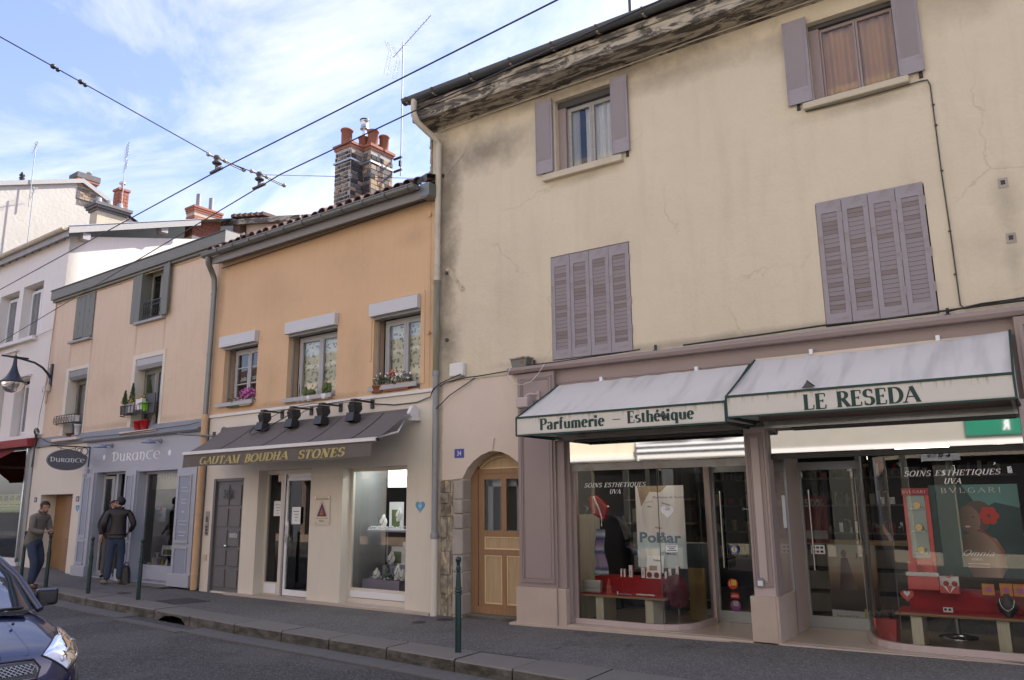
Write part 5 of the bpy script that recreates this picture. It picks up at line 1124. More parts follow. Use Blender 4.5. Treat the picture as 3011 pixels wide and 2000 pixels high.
t = card('framed_sign', 'blue-grey framed panel behind the curved glass of the left bay', 'panel', -4.15, 1.25, .30, .6, .75, A['print_blue'], .02); frame_mb(MB(), -.31,.31,-.01,.76,-.03,.02,.02).obj('frame', A['white_trim'], t, loc=(0,0,0))
t = card('price_sign', 'dark red 50% price sign behind the right shop door', 'sign', -2.62, 1.9, 1.05, .32, .62, mat('dark_red_card', (.16,.01,.015), .5), .01); sans('50%', .10, A['pale_wood'], 'lettering', t, w=.26, bold=.02, x=-.13, y=-.012, z=.48).location = (0,0,0); MB().box(-.14,.14,-.013,-.0102,.05,.16).obj('print', A['pale_wood'], t, loc=(0,0,0))
t = card('till_receipt', 'long white paper notice on the glass beside the middle post', 'notice', -2.60, .28, 1.30, .10, .38, A['paper'], .002, rz=pi/2-.1)
t = card('card_sticker', 'small white payment-card sticker on the right shop door', 'sticker', -2.46, 1.19, .95, .17, .11, A['paper'], .002)
for k in range(6): MB().box(-.07+.05*(k%3),-.035+.05*(k%3),-.003,-.0021,.015+.05*(k//3),.042+.05*(k//3)).obj('logo', [A['blue_print'],A['red_print'],A['ink'],A['iron_cover'],A['blue_print'],A['iron_cover']][k], t, loc=(0,0,0))
# ceiling lamps of the shop
em = emit('lamp_white', (1,.97,.95), 4.5)
for x, y, w in ((-1.2,1.6,'right shop room, nearer the window'),(-.8,2.4,'right shop room, farther back'),(-4.4,1.9,'left shop room behind the poster')):
    t = thing('ceiling_lamp_and_fill', 'lit tube lamp under the ceiling of the '+w, 'lamp', FB, x, y, 2.24); MB().box(-.30,.30,-.05,.05,0,.03).obj('diffuser', em, t, loc=(0,0,0))
em2 = emit('lamp_spot_fill', (1,.86,.66), 15)
for x, w in ((-.32,'at the top right of the right window'),(-1.2,'added to brighten the red display stand of the right window'),(-4.9,'added to brighten the silver clutch bag of the left window'),(-4.3,'added to brighten the poster of the left window')): t = thing('spot_lamp_and_fill', 'small warm recessed spot lamp '+w, 'lamp', FB, x, .38, 2.20); MB().lathe([(.05,0),(.06,.03)]).obj('bulb', em2, t, loc=(0,0,0))  # top right spot is a shop lamp; the other three are added fill
# ================================================================== white perfumery awnings
def box_awning(u0, u1, v0, v1, ztop0, ztop1, zf, txts, label, sag=0):
    t = thing('awning', label, 'awning', FB, (u0+u1)/2, -.06, 2.45); bu = t['_u']
    yb, yf = -.10, -1.02
    n = 16; mrows = 6; v = []
    for i in range(n+1):
        f_ = i/n
        for j in range(mrows+1):
            g = j/mrows; u = (u0+(u1-u0)*f_)*(1-g)+(v0+(v1-v0)*f_)*g; y = yb+(yf-yb)*g
            zt = ztop0+(ztop1-ztop0)*f_-sag*sin(pi*f_)*(1-g)
            z = zt*(1-g)+zf*g-.018*sin(pi*g)-.013*sin(f_*19+g*2)*g*(1-g)*4-.006*sin(f_*47)*(1-g)
            v.append((u, y, z))
    MB().add(v, [(i*(mrows+1)+j, i*(mrows+1)+j+1, (i+1)*(mrows+1)+j+1, (i+1)*(mrows+1)+j) for i in range(n) for j in range(mrows)], True).obj('canopy_sheet', A['awning_white'], t)
    zb = zf-.235
    va = MB().box(v0+.005, v1-.005, -.006, 0, 0, .235).obj('valance', A['valance_white'], t, loc=(-bu, yf+.06, zb-2.45))
    for s, u_, uu in ((0, u0, v0), (1, u1, v1)):
        x = uu; zt = ztop0 if s == 0 else ztop1
        MB().add([(u_,yb,zt-.01),(uu,yf,zf-.005),(uu,yf,zb),(u_,yb,zb+.02)], [(0,1,2,3)]).obj('side_sheet', A['awning_white'], t)
        b = MB(); b.tube([(u_,yb,zt),(uu,yf,zf)], .011, 6); b.tube([(uu,yf-.008,zf),(uu,yf-.008,zb)], .012, 6); b.tube([(uu,yf,zb),(u_,yb,zb+.02)], .012, 6); b.obj('rib', A['letter_green'], t)
        b = MB(); b.box(min(u_,uu)-.01 if s else uu-.005, (uu+.005 if s else max(u_,uu)+.03), yb, yf*-1*-1, zb-.04, zb-.003) if 0 else None
    b = MB(); b.box(v0,v1,yf-.018,yf-.004,zf-.018,zf+.006); b.box(v0,v1,yf-.018,yf-.004,zb-.012,zb+.010); b.obj('rail', A['letter_green'], t)
    b = MB(); b.box(v0,v1,yf+.0,yf+.03,zb-.008,zb+.02); b.box(v0+.02,v0+.05,yf+.03,-.12,zb-.01,zb+.015); b.box(v1-.05,v1-.02,yf+.03,-.12,zb-.01,zb+.015); b.obj('frame', A['black_iron'], t)
    for (s, w, x0, h, z_) in txts:
        letters(s, w, h, A['letter_green'], 'lettering', t, thick=.24, thin=.075, serif=.14, depth=.001, x0=x0, y=yf-.008, z0=z_, gap=.06)
    for u_ in (u0+(u1-u0)*.25, u0+(u1-u0)*.75): MB().box(u_-.02,u_+.02,yb-.01,yb+.06,ztop0+.0,ztop0+.06).obj('clip', A['white_pvc'], t)
    return t
t = box_awning(-5.46,-2.775,-5.56,-2.80,3.222,3.236,2.705,[('Parfumerie',.92,-5.20,.135,2.525),('Esthétique',.83,-3.985,.135,2.535),('-',.16,-4.20,.12,2.545)],'dirty white box awning lettered Parfumerie – Esthétique, left of the two over the perfumery')
b = MB(); b.ball((-3.53,-1.04,2.60), .035, 7, (1,.6,.8)); b.ball((-3.50,-1.04,2.575), .022, 6); b.obj('torn_patch', A['iron_cover'], t)
t = box_awning(-2.705,-.085,-2.785,-.095,3.283,3.312,2.755,[('LE',.24,-1.965,.152,2.548),('RESEDA',.76,-1.635,.152,2.552)],'dirty white box awning lettered LE RESEDA, right of the two over the perfumery', sag=.035)
b = MB(); b.add([(-1.98,-.93,2.79),(-1.85,-.93,2.795),(-1.92,-.99,2.86)], [(0,1,2)]); b.add([(-1.98,-1.0,2.775),(-1.85,-1.0,2.775),(-1.92,-.99,2.85)], [(0,1,2)]); b.obj('torn_flap', A['iron_cover'], t)
MB().box(-2.70,-.1,-.09,-.06,3.24,3.30).obj('back_rail', A['pale_render'], t)
# ================================================================== the orange house
H = thing('orange_house', 'low orange rendered house with three flowered windows above the grey-awninged stone shop', 'house', FL, -3.1, 0, 0)
oz = [(-5.76,-4.67,3.60,4.75),(-3.74,-2.38,3.48,4.75),(-1.455,-.37,3.43,4.75)]
wall('wall', H, A['orange_render'], -6.16, 0, 3.405, 6.66, oz, .25)
wall('ground_floor_wall', H, A['cream_render'], -6.10, 0, .0, 3.34, [(-5.80,-4.86,.03,2.13,.06),(-4.41,-2.92,.03,2.25,.20),(-2.10,-.615,.0,2.22,.20)], .22, -.012)
b = MB(); b.box(-6.14,-.0,-.045,-.0,3.345,3.40); b.obj('string_course', A['white_trim'], H)
shell(H, A['orange_render'], -6.16, .0, 0, 7, 3.3, 6.9)
room(H, -5.9, -.15, .255, 6.8, 3.4, 6.6, A['interior_dark'], name='upper')
# eaves board, gutter, tiles
b = MB(); b.prismx([(0,6.60),(-.26,6.52),(-.26,6.64),(0,6.72)], -6.06, -.0); b.box(-6.06,.0,-.285,-.262,6.50,6.66); b.obj('eaves_board', A['slate_lead'] if 0 else mat('zinc_paint', (.22,.21,.20), .6, .08, 2), H)
def gutter_mb(u0, u1, y, z, r, t_=.008):
    return MB().prismx([(y+r*cos(a), z+r*sin(a)) for a in [pi+pi*i/12 for i in range(13)]]+[(y+(r-t_)*cos(a), z+(r-t_)*sin(a)) for a in [2*pi-pi*i/12 for i in range(13)]], u0, u1)
gutter_mb(-6.15,-.16,-.375,6.715,.085).obj('gutter', A['zinc'], H)
for x in (-.165,-6.155): MB().prismx([(-.375+.086*cos(a), 6.715+.086*sin(a)) for a in [pi+pi*i/12 for i in range(13)]], x, x+.012).obj('gutter_end', A['zinc'], H)
for i in range(11): gutter_mb(-5.6+.53*i-.012, -5.6+.53*i+.012, -.375, 6.715, .101, .01).obj('gutter_bracket', A['zinc'], H)
MB().tube([(-6.15,-.465,6.715),(-.16,-.465,6.715)], .012, 6).obj('gutter_bead', A['zinc'], H)
MB().add([(-.22,-.30,6.86),(.0,-.30,6.90),(.0,.1,7.0),(-.22,.1,6.96)], [(0,1,2,3)]).add([(-.22,-.30,6.86),(-.22,-.30,6.76),(.0,-.30,6.76),(.0,-.30,6.90)], [(0,1,2,3)]).obj('flashing', A['zinc_dark'], H)
MB().box(-.15,.05,-.30,-.02,6.52,6.74).obj('eaves_end', A['zinc'], H)
tm = MB(); n = 7
for lay, (r, tk) in enumerate(((.098,.016),)):
    o_ = [(r*cos(pi*i/n), r*.85*sin(pi*i/n)) for i in range(n+1)]; i_ = [((r-tk)*cos(pi*i/n), (r-tk)*.85*sin(pi*i/n)) for i in range(n, -1, -1)]
    p = o_+i_; v = [(x,-.0,z) for x,z in p]+[(x*.86,.44,z*.86+.155) for x,z in p]; m_ = len(p)
    tm.add(v, [(i, i+1, m_-2-i, m_-1-i) for i in range(n)]+[(i+m_, i, (i+1)%m_, (i+1)%m_+m_)[::-1] for i in range(m_)])
tme = tm.mesh('roof_tile', A['tile_red'])
rd = random.Random(9)
for i in range(26): inst(tme, 'roof_tile', H, (-5.98+3.1+.232*i, -.36+rd.uniform(-.02,.02), 6.785+rd.uniform(-.008,.012)), rd.uniform(-.03,.03), (1.05,1,1.05))
b = MB(); v = []; nu = 26*8
for i in range(nu+1):
    u = -6.1+6.1*i/nu; h = .06*abs(sin(pi*(u+5.98+.116)/.232))
    v += [(u,-.2,6.74+h), (u,4.2,8.25+h)]
b.add(v, [(2*i,2*i+2,2*i+3,2*i+1) for i in range(nu)]); b.add([(-6.1,4.2,8.3),(0,4.2,8.3),(0,7,7.2),(-6.1,7,7.2)], [(0,1,2,3)]); b.obj('roof', A['tile_red'], H)
# the slate-black patchwork chimney of the orange house
def brick_face(root, o, du, dn, L, z0, z1, course, bl, seed, mats, jitter=.25, proud=.010, gap=.010):
    """single bricks on one face: o origin (u,y), du direction along the face, dn outward normal"""
    rd = random.Random(seed); nz_ = int((z1-z0)/course)
    for k in range(nz_):
        zz_ = z0+k*course; x = 0 if k % 2 else -bl/2
        while x < L-.01:
            w = bl*rd.uniform(1-jitter, 1+jitter); a, c = max(0, x)+gap/2, min(L, x+w)-gap/2; x += w
            if L-x < bl*.3: c = L-gap/2; x = L
            if c-a < .03: continue
            h = course-gap; pr = proud*rd.uniform(.4,1.5)
            me = brick_meshes[rd.choice(mats)]
            ob = inst(me, 'brick', root, (o[0]+du[0]*(a+c)/2, o[1]+du[1]*(a+c)/2, zz_+course/2), atan2(du[1], du[0]), (c-a, pr+.03, h*(rd.uniform(.8,1) if jitter > .3 else 1)))
brick_meshes = {}
for nm in ('brick_red','brick_tan','brick_black','brick_grey'):
    q = MB().box(-.5,.5,-.5,.5,-.5,.5); brick_meshes[nm] = q.mesh('brick', A[nm])
C = bpy.data.objects.new('chimney', None); COL.objects.link(C); C.parent = H; C.location = (3.1,0,0)
zb, zt = 7.15, 9.20
MB().prismz([(-4.38,1.5),(-3.88,1.5),(-3.88,1.85),(-3.64,1.85),(-3.64,2.5),(-4.38,2.5)], zb, zt).obj('stack', A['mortar'], C, loc=(0,0,0))
mix1 = ['brick_black','brick_black','brick_grey','brick_tan','brick_grey']; mix2 = ['brick_grey','brick_tan','brick_grey','brick_black','brick_tan']
brick_face(C, (-4.38,1.5), (1,0), (0,-1), .50, zb, zt-.02, .094, .12, 1, mix1, .5, .012, .032)
brick_face(C, (-3.88,1.5), (0,1), (1,0), .35, zb, zt-.02, .094, .17, 2, mix1+['brick_tan'], .3, .014, .016)
brick_face(C, (-3.88,1.85), (1,0), (0,-1), .24, zb, zt-.02, .094, .12, 3, mix1+['brick_tan'], .3, .014, .016)
brick_face(C, (-3.64,1.85), (0,1), (1,0), .65, zb, zt-.02, .113, .22, 4, mix2, .2, .014, .014)
def ring(b, p, z0, z1, o_): b.prismz([(-4.38-o_,1.5-o_),(-3.88+o_,1.5-o_),(-3.88+o_,1.85-o_),(-3.64+o_,1.85-o_),(-3.64+o_,2.5+o_),(-4.38-o_,2.5+o_)], z0, z1)
b = MB(); ring(b,0,9.19,9.25,.025); b.obj('corbel', A['brick_red'], C, loc=(0,0,0)); b = MB(); ring(b,0,9.25,9.31,.05); b.obj('corbel', A['pot_clay'], C, loc=(0,0,0))
b = MB(); ring(b,0,8.88,8.92,.034); b.obj('steel_strap', A['galv'], C, loc=(0,0,0))
def pot(u, y, z, r, h, mt='pot_clay'): return MB().lathe([(r*.93,0),(r*.95,h*.9),(r*1.12,h*.92),(r*1.12,h),(r*.8,h),(r*.8,h*.5)], (u,y,z), 16).obj('chimney_pot', A[mt], C, loc=(0,0,0))
pot(-4.22,1.66,9.31,.125,.42); pot(-4.07,2.02,9.31,.11,.33); pot(-3.99,2.33,9.31,.11,.22); pot(-3.80,2.05,9.31,.12,.42); pot(-3.77,2.36,9.31,.11,.40)
b = MB(); b.tube([(-4.05,2.02,9.6),(-4.05,2.02,9.86)], .045, 10); b.lathe([(.10,0),(.10,.015),(.085,.02),(.085,.17),(.10,.18),(.10,.20)], (-4.05,2.02,9.84), 16); b.obj('cowl', A['steel'], C, loc=(0,0,0)); MB().lathe([(.108,0),(.11,.03),(.06,.045)], (-4.05,2.02,10.04), 16).obj('cowl_cap', A['black_iron'], C, loc=(0,0,0))
# windows
sp = dict(fw=.05, lw=.05)
window(H, -5.76+.10, -4.67, 3.62, 4.70, .19, A['pipe_grey'] if 0 else mat('grey_pvc', (.36,.36,.36), .4, .03), None, bars=2, **sp)
window(H, -3.74+.10, -2.38, 3.50, 4.70, .19, MATS['grey_pvc'] if 'grey_pvc' in MATS else bpy.data.materials['grey_pvc'], 'lace', cy=.07, wav=.006, **sp)
window(H, -1.455+.09, -.37, 3.45, 4.70, .19, bpy.data.materials['grey_pvc'], 'lace', cy=.07, wav=.006, **sp)
for (a, c, z0, z1), (p, q) in zip(oz, ((-5.84,-4.665),(-3.75,-2.36),(-1.49,-.365))):
    bx = MB().box(p, q, -.10, -.002, 4.745, 4.965).obj('roller_box', A['white_pvc'] if 0 else mat('white_box', (.52,.52,.52), .4, .03), H, bevel=.004)
    MB().box(p+.05, c, -.02, .12, 4.70, 4.744).obj('roller_slot', A['pipe_grey'], H)
    MB().box(a, a+.03, .10, .14, z0, z1-.04).obj('roller_guide', A['pipe_grey'], H); MB().box(c-.025, c, .10, .14, z0, z1-.04).obj('roller_guide', A['pipe_grey'], H)
    MB().box(a, c, -.02, .2, z0-.04, z0+.003).obj('window_sill', A['orange_render'], H)
b = MB(); b.box(-1.575,-.28,-.012,-.0005,5.0,5.035); b.box(-1.575,-1.50,-.012,-.0005,4.0,5.0); b.box(-.362,-.275,-.012,-.0005,3.5,5.0)
b.obj('window_surround', A['orange_render'], H)
for u, z in ((-.17,6.3),(-.17,4.30)): MB().lathe([(.028,-.05),(.035,-.04),(.02,0)], (u,0,z), 10, 'y').obj('anchor_bolt', A['orange_render'], H)
b = MB(); b.tube([(-6.0,-.05,6.47),(-4,-.045,6.50),(-2,-.05,6.53),(-.3,-.05,6.56),(0,-.05,6.60)], .010, 5); b.obj('cable', A['iron_cover'], H)
# window rails and what stands on the sills
for (u0, u1, z, lab) in ((-5.88,-4.67,3.575,'grey board across the left orange-house window, with pink flowers above it'),(-3.74,-2.41,3.50,'grey board across the middle orange-house window, in front of the cacti'),(-1.485,-.385,3.505,'grey board across the right orange-house window, before the white flowers')):
    t = thing('window_rail', lab, 'rail', FL, (u0+u1)/2, -.06, z, group='boards across the orange house windows'); w = (u1-u0)/2
    MB().box(-w,w,-.02,.0,-.04,.035).obj('board', bpy.data.materials['grey_pvc'], t, loc=(0,0,0)); MB().box(-w+.02,-w+.05,0,.10,-.03,.0).obj('bracket', A['galv'], t, loc=(0,0,0)); MB().box(w-.05,w-.02,0,.10,-.03,.0).obj('bracket', A['galv'], t, loc=(0,0,0))
def planter(u, y, z, w, d, h, mt, lab, nleaf, nfl, petal='petal_pink', lh=.2, leafm='leaf', seed=1, ls=.035, fs=.02, nm='flower_box', rx=None):
    t = thing(nm, lab, 'flower box' if nm == 'flower_box' else 'flower pot', FL, u, y, z)
    b = MB(); b.add([(-w/2*.9,-d/2*.9,0),(w/2*.9,-d/2*.9,0),(w/2*.9,d/2*.9,0),(-w/2*.9,d/2*.9,0),(-w/2,-d/2,h),(w/2,-d/2,h),(w/2,d/2,h),(-w/2,d/2,h)], [(3,2,1,0),(0,1,5,4),(1,2,6,5),(2,3,7,6),(3,0,4,7),(4,5,6,7)]) if nm == 'flower_box' else b.lathe([(w*.36,0),(w*.48,h*.85),(w*.52,h*.86),(w*.52,h),(w*.4,h)], n=14)
    b.obj('trough' if nm == 'flower_box' else 'pot', mt, t, loc=(0,0,0))
    if nleaf: flower_mass(0,0,h*.8, rx or w/2, d/2+.02, lh, nleaf, nfl, petal=petal, root=t, leafm=leafm, seed=seed, ls=ls, fsz=fs)
    return t
planter(-5.28,-.01,3.50,.46,.13,.10,mat('green_trough', (.04,.07,.04), .6),'dark green trough with straggly leaves in the left orange-house window',90,0,lh=.22,seed=2)
planter(-4.90,-.01,3.50,.36,.14,.12,A['table_edge'],'trough full of pink flowers in the left orange-house window',120,170,'petal_pink',.26,seed=3,fs=.026,rx=.24)
planter(-1.28,.0,3.43,.26,.14,.12,A['pot_clay'],'small terracotta pot with white and red flowers at the left of the right orange-house window',130,6,'petal_white',.26,seed=4,nm='flower_pot')
planter(-.86,.0,3.43,.62,.15,.13,A['pot_clay'],'terracotta trough of dark leaves with white flowers in the right orange-house window',330,26,'petal_white',.26,seed=5,fs=.024)
flower_mass(-.98,-.03,3.62,.10,.04,.18,4,14,petal='red_print',root=H,seed=6,fsz=.026,off=(3.1,0,0))
def cactus(u, z, r, h, kind, lab):
    t = thing('cactus', lab, 'cactus', FL, u, -.005, z); MB().lathe([(.05*r/.05*.9,0),(.06*r/.05,.075),(.055*r/.05,.09)] , n=14).obj('pot', A['white_trim'], t, loc=(0,0,0))
    if kind == 'ball':
        b = MB(); v = []; nn = 24
        for i in range(9):
            th = pi*i/8*.93
            for k in range(nn): rr = r*sin(th+.12)*(1+.10*cos(12*2*pi*k/nn)); v.append((rr*cos(2*pi*k/nn), rr*sin(2*pi*k/nn), .085+h/2-h/2*cos(pi-th)))
        b.add(v, [(i*nn+k,(i+1)*nn+k,(i+1)*nn+(k+1)%nn,i*nn+(k+1)%nn) for i in range(8) for k in range(nn)], True); b.obj('body', A['cactus'], t, loc=(0,0,0))
    elif kind == 'column': MB().ball((0,0,.085+h/2), r*.8, 12, (1,1,h/(1.6*r))).obj('body', A['cactus'], t, loc=(0,0,0))
    elif kind == 'cluster':
        b = MB(); rd = random.Random(3)
        for i in range(16): a = rd.uniform(0,2*pi); q = rd.random()*r; b.ball((q*cos(a), q*sin(a)*.7, .11+rd.random()*h*.75), r*.45, 9, (1,1,1.15))
        b.obj('body', A['cactus'], t, loc=(0,0,0))
    else: MB().tube([(0,0,.08),(.01,0,.2),(-.005,0,.34)], .018, 7, r2=.006).obj('stem', A['cactus'], t, loc=(0,0,0))
cactus(-3.36,3.44,.04,.3,'thin','thin tall cactus at the left of the middle orange-house window')
cactus(-3.19,3.44,.065,.19,'column','upright rounded cactus, second from the left in the middle orange-house window')
cactus(-3.02,3.44,.075,.13,'ball','low ribbed ball cactus in the middle orange-house window')
cactus(-2.61,3.44,.085,.22,'cluster','clustered cactus with many heads at the right of the middle orange-house window')
# ground floor: recessed door, side light, shop window, step
MB().box(-5.14,-.02,-.13,.22,-.02,.035).obj('step', A['pink_stone'], H, bevel=.004)
D = bpy.data.objects.new('door', None); COL.objects.link(D); D.parent = H; D.location = (3.1,0,0)
b = MB(); b.box(-5.80,-5.73,-.03,.05,.0,2.13); b.box(-5.73,-4.86,-.02,.05,2.08,2.13); b.obj('door_frame', A['grey_door'], D, loc=(0,0,0))
MB().box(-5.73,-4.86,.02,.05,.02,2.08).obj('door_leaf', A['grey_door'], D, loc=(0,0,0))
pz = [(1.62,2.0),(1.22,1.56),(.86,1.16),(.50,.80),(.11,.44)]
for (z0, z1) in pz:
    for (a, c) in ((-5.66,-5.33),(-5.26,-4.94)):
        MB().box(a, c, .002, .019, z0, z1).obj('door_panel', A['grey_door'], D, loc=(0,0,0), bevel=.003)
b = MB(); b.ball((-5.295,-.03,.865), .035, 12); b.lathe([(.02,0),(.02,-.03)], (-5.295,.02,.865), 10, 'y'); b.obj('door_knob', A['steel'], D, loc=(0,0,0))
b = MB(); b.box(-5.22,-4.97,-.012,.0,1.02,1.10); b.box(-5.17,-5.02,-.018,-.012,1.04,1.08); b.obj('letter_flap', A['galv'], D, loc=(0,0,0))
MB().lathe([(.018,0),(.018,-.008)], (-5.62,.02,.90), 10, 'y').obj('lock', A['black_iron'], D, loc=(0,0,0))
sans('36I', .15, A['black_iron'], 'door_number', D, w=.23, bold=.05, depth=.04, x=-5.44, y=0, z=1.76).location = (0,0,0)
t = thing('intercom', 'narrow steel intercom panel with name labels left of the grey panelled door', 'intercom', FL, -5.955, -.012, 1.28)
MB().box(-.05,.05,-.02,0,.01,.23).obj('upper_panel', A['galv'], t, loc=(0,0,0)); MB().box(-.045,.045,-.02,0,-.23,0).obj('lower_panel', A['pipe_grey'], t, loc=(0,0,0))
b = MB(); [b.box(-.03,.03,-.024,-.02,.03+.035*i,.055+.035*i) for i in range(3)]; [b.box(-.03,.03,-.024,-.02,-.20+.06*i,-.17+.06*i) for i in range(3)]; b.obj('button', A['black_plastic'], t, loc=(0,0,0))
t = thing('meter_cap', 'small yellowed plastic box low on the wall left of the grey door', 'wall box', FL, -5.945, -.012, .58); MB().box(-.04,.04,-.03,0,0,.11).obj('cover', A['pipe_beige'], t, loc=(0,0,0), bevel=.005)
fmw = bpy.data.materials.new('shop_frame'); fmw = mat('shop_frame', (.62,.56,.48), .45, .03)
# doorway group in the recess at y=.2
b = MB(); b.box(-4.41,-2.92,.18,.24,2.17,2.25); b.box(-4.43,-4.36,.18,.24,.03,2.17); b.box(-3.98,-3.86,.18,.24,.03,2.17); b.box(-4.36,-3.98,.18,.24,.03,.25); b.obj('shop_frame', fmw, H)
MB().box(-4.34,-4.0,.165,.18,.06,.22).obj('kick_panel', A['white_pvc'], H)
MB().quad((-4.36,.21,.25),(-3.98,.21,.25),(-3.98,.21,2.17),(-4.36,.21,2.17)).obj('pane', GLS, H)
b = MB(); b.box(-3.86,-3.82,.15,.24,.04,2.17); b.box(-3.82,-2.92,.18,.24,2.10,2.17); b.obj('door_frame', A['galv'], H)
b = MB(); frame_mb(b, -3.81,-2.90,.045,2.10,.17,.05,.05,.10); dd = b.obj('shop_door', A['white_pvc'], H); MB().quad((-3.76,.195,.14),(-2.95,.195,.14),(-2.95,.195,2.05),(-3.76,.195,2.05)).obj('pane', GLS, dd, loc=(0,0,0))
MB().tube([(-3.72,.12,.95),(-3.72,.12,1.25)], .012, 8).obj('handle', A['steel'], dd, loc=(0,0,0)); MB().box(-3.735,-3.70,.15,.165,1.05,1.32).obj('handle_plate', A['white_pvc'], dd, loc=(0,0,0))
b = MB(); frame_mb(b, -2.10,-.60,.12,2.22,.17,.06,.05,.0); b.box(-2.04,-.615,.18,.22,.17,.27) ; b.obj('window_frame', fmw, H); MB().box(-2.10,-.615,.15,.2,.0,.115).obj('stall_riser', fmw, H); MB().box(-2.02,-.62,.155,.18,.125,.225).obj('kick_panel', A['white_pvc'], H)
MB().quad((-2.04,.20,.27),(-.64,.20,.27),(-.64,.20,2.16),(-2.04,.20,2.16)).obj('pane', GLS, H)
room(H, -4.5, -.3, .24, 4.6, .03, 2.6, A['interior_wall'], A['interior_floor'], A['interior_dark'], 'shop')
MB().box(-2.20,-2.08,.26,1.0,.1,2.4).obj('display_side', A['pipe_grey'], H)
# papers in the door
for (u, z, w, h, lab) in ((-4.06,1.42,.30,.27,'white A4 notice in the narrow side window of the stone shop'),(-3.50,1.28,.30,.30,'white A4 notice on the glass door of the stone shop'),):
    t = card('notice', lab, 'notice', u, .165 if u > -3.9 else .19, z, w*.8, h, A['paper'], .002, fr=FL); [MB().box(-w*.28+.02*k,w*.28-.02*k,-.003,-.0021,h*.72-.05*k,h*.75-.05*k).obj('print_line', A['ink'], t, loc=(0,0,0)) for k in range(4)]
t = thing('shop_plaque', 'clear plaque with a purple triangle between the shop door and the jewellery window', 'plaque', FL, -2.585, -.012, 1.28)
MB().box(-.20,.20,-.014,-.006,0,.49).obj('plate', mat('cream_plate', (.60,.55,.44), .25), t, loc=(0,0,0)); MB().prism([(-.125,.14),(.125,.14),(0,.375)], -.018, -.0141).obj('triangle', mat('purple', (.10,.012,.10), .5), t, loc=(0,0,0))
b = MB(); b.ball((0,-.018,.26), .018, 8, (1,.3,1)); b.ball((0,-.018,.215), .036, 10, (1,.3,.9)); b.ball((0,-.018,.175), .055, 10, (1,.3,.45)); b.obj('buddha', mat('copper', (.30,.12,.03), .5), t, loc=(0,0,0))
cp = bpy.data.materials['copper']
b = MB(); [b.box(-.14+.035*i-.008,-.14+.035*i+.008,-.017,-.0141,.105,.121) for i in range(9)]; [b.box(s*(.145-.018*i)-.007, s*(.145-.018*i)+.007,-.017,-.0141,.14+.035*i,.154+.035*i) for i in range(1,8) for s in (-1,1)]; b.obj('dot', cp, t, loc=(0,0,0))
letters('GAUTAM BOUDHA', .34, .026, cp, 'lettering', t, thick=.2, x0=-.17, y=-.0145, z0=.42, depth=.001).location = (0,0,0); letters('STONES', .14, .026, cp, 'lettering', t, thick=.2, x0=-.07, y=-.0145, z0=.05, depth=.001).location = (0,0,0)
for x in (-.17,.17):
    for z in (.03,.46): MB().lathe([(.012,-.006),(.012,-.024)], (x,0,z), 10, 'y').obj('stud', A['steel'], t, loc=(0,0,0))
m('sky_blue', (.06,.26,.46), .6); m('sky_pale', (.30,.50,.62), .6)
t = sticker_heart(-.318, -.012, 1.58, .105, A['sky_blue'], 'blue painted heart on the cream wall right of the jewellery window', FL)
b = MB(); b.prism(heart(.045)[::-1], -.0032, -.0022); b.obj('inner_heart', A['sky_pale'], t, loc=(0,0,0)); b = MB(); hp = heart(.078); [b.ball((hp[i][0], -.003, hp[i][1]), .006, 5, (1,.3,1)) for i in range(0, 28, 1)]; b.obj('dot', A['sky_pale'], t, loc=(0,0,0))
# goods in the jewellery window
t = thing('display_plinth', 'lilac display plinth at the bottom of the jewellery window', 'plinth', FL, -1.56, .52, .18); MB().box(-.44,.42,-.12,.22,0,.21).obj('box', A['lilac'], t, loc=(0,0,0)); MB().box(-.32,.52,.23,.5,0,.41).obj('upper_box', A['lilac'], t, loc=(0,0,0))
t = thing('glass_shelf', 'lilac display shelf on posts halfway up the jewellery window', 'shelf', FL, -1.60, .62, 1.16); MB().box(-.42,.60,-.15,.2,0,.025).obj('board', A['lilac'], t, loc=(0,0,0)); MB().tube([(-.1,.05,-.5),(-.1,.05,0)], .01, 6).obj('post', A['galv'], t, loc=(0,0,0)); MB().box(-.40,.0,-.13,.1,.026,.045).obj('tray', A['paper'], t, loc=(0,0,0)); MB().box(.06,.42,-.13,.1,.026,.045).obj('tray', A['paper'], t, loc=(0,0,0))
pw = A['paper']; blk = A['black_plastic']
for (u, y, z, s, lab) in ((-1.72,.60,1.21,.78,'white necklace bust on the left of the shelf in the jewellery window'),(-1.36,.62,1.33,.80,'white necklace bust with a brown necklace, highest in the jewellery window'),(-1.74,.48,.40,.58,'white necklace bust left of the green seated figure'),(-1.26,.50,.40,.82,'large white necklace bust right of the green seated figure'),(-1.10,.44,.40,.6,'small white necklace bust at the lower right of the jewellery window'),(-1.72,.80,.60,.75,'white necklace bust on the upper lilac box of the jewellery window')):
    bust('necklace_stand', lab, FL, u, y, z, s, pw, A['black_iron'] if 'brown' not in lab else A['table_edge'], 'white necklace busts in the jewellery window', rz=random.uniform(-.3,.5))
t = thing('seated_figure', 'small green seated stone figure between the necklace busts', 'figurine', FL, -1.51, .50, .39); b = MB(); b.ball((0,0,.22),.03,10,(1,1,1.2)); b.ball((0,0,.145),.05,10,(1,.8,1.1)); b.ball((0,-.01,.075),.085,12,(1.1,.8,.4)); b.box(-.085,.085,-.06,.06,0,.05); b.obj('body', mat('jade', (.07,.12,.07), .5, .2, 8), t, loc=(0,0,0))
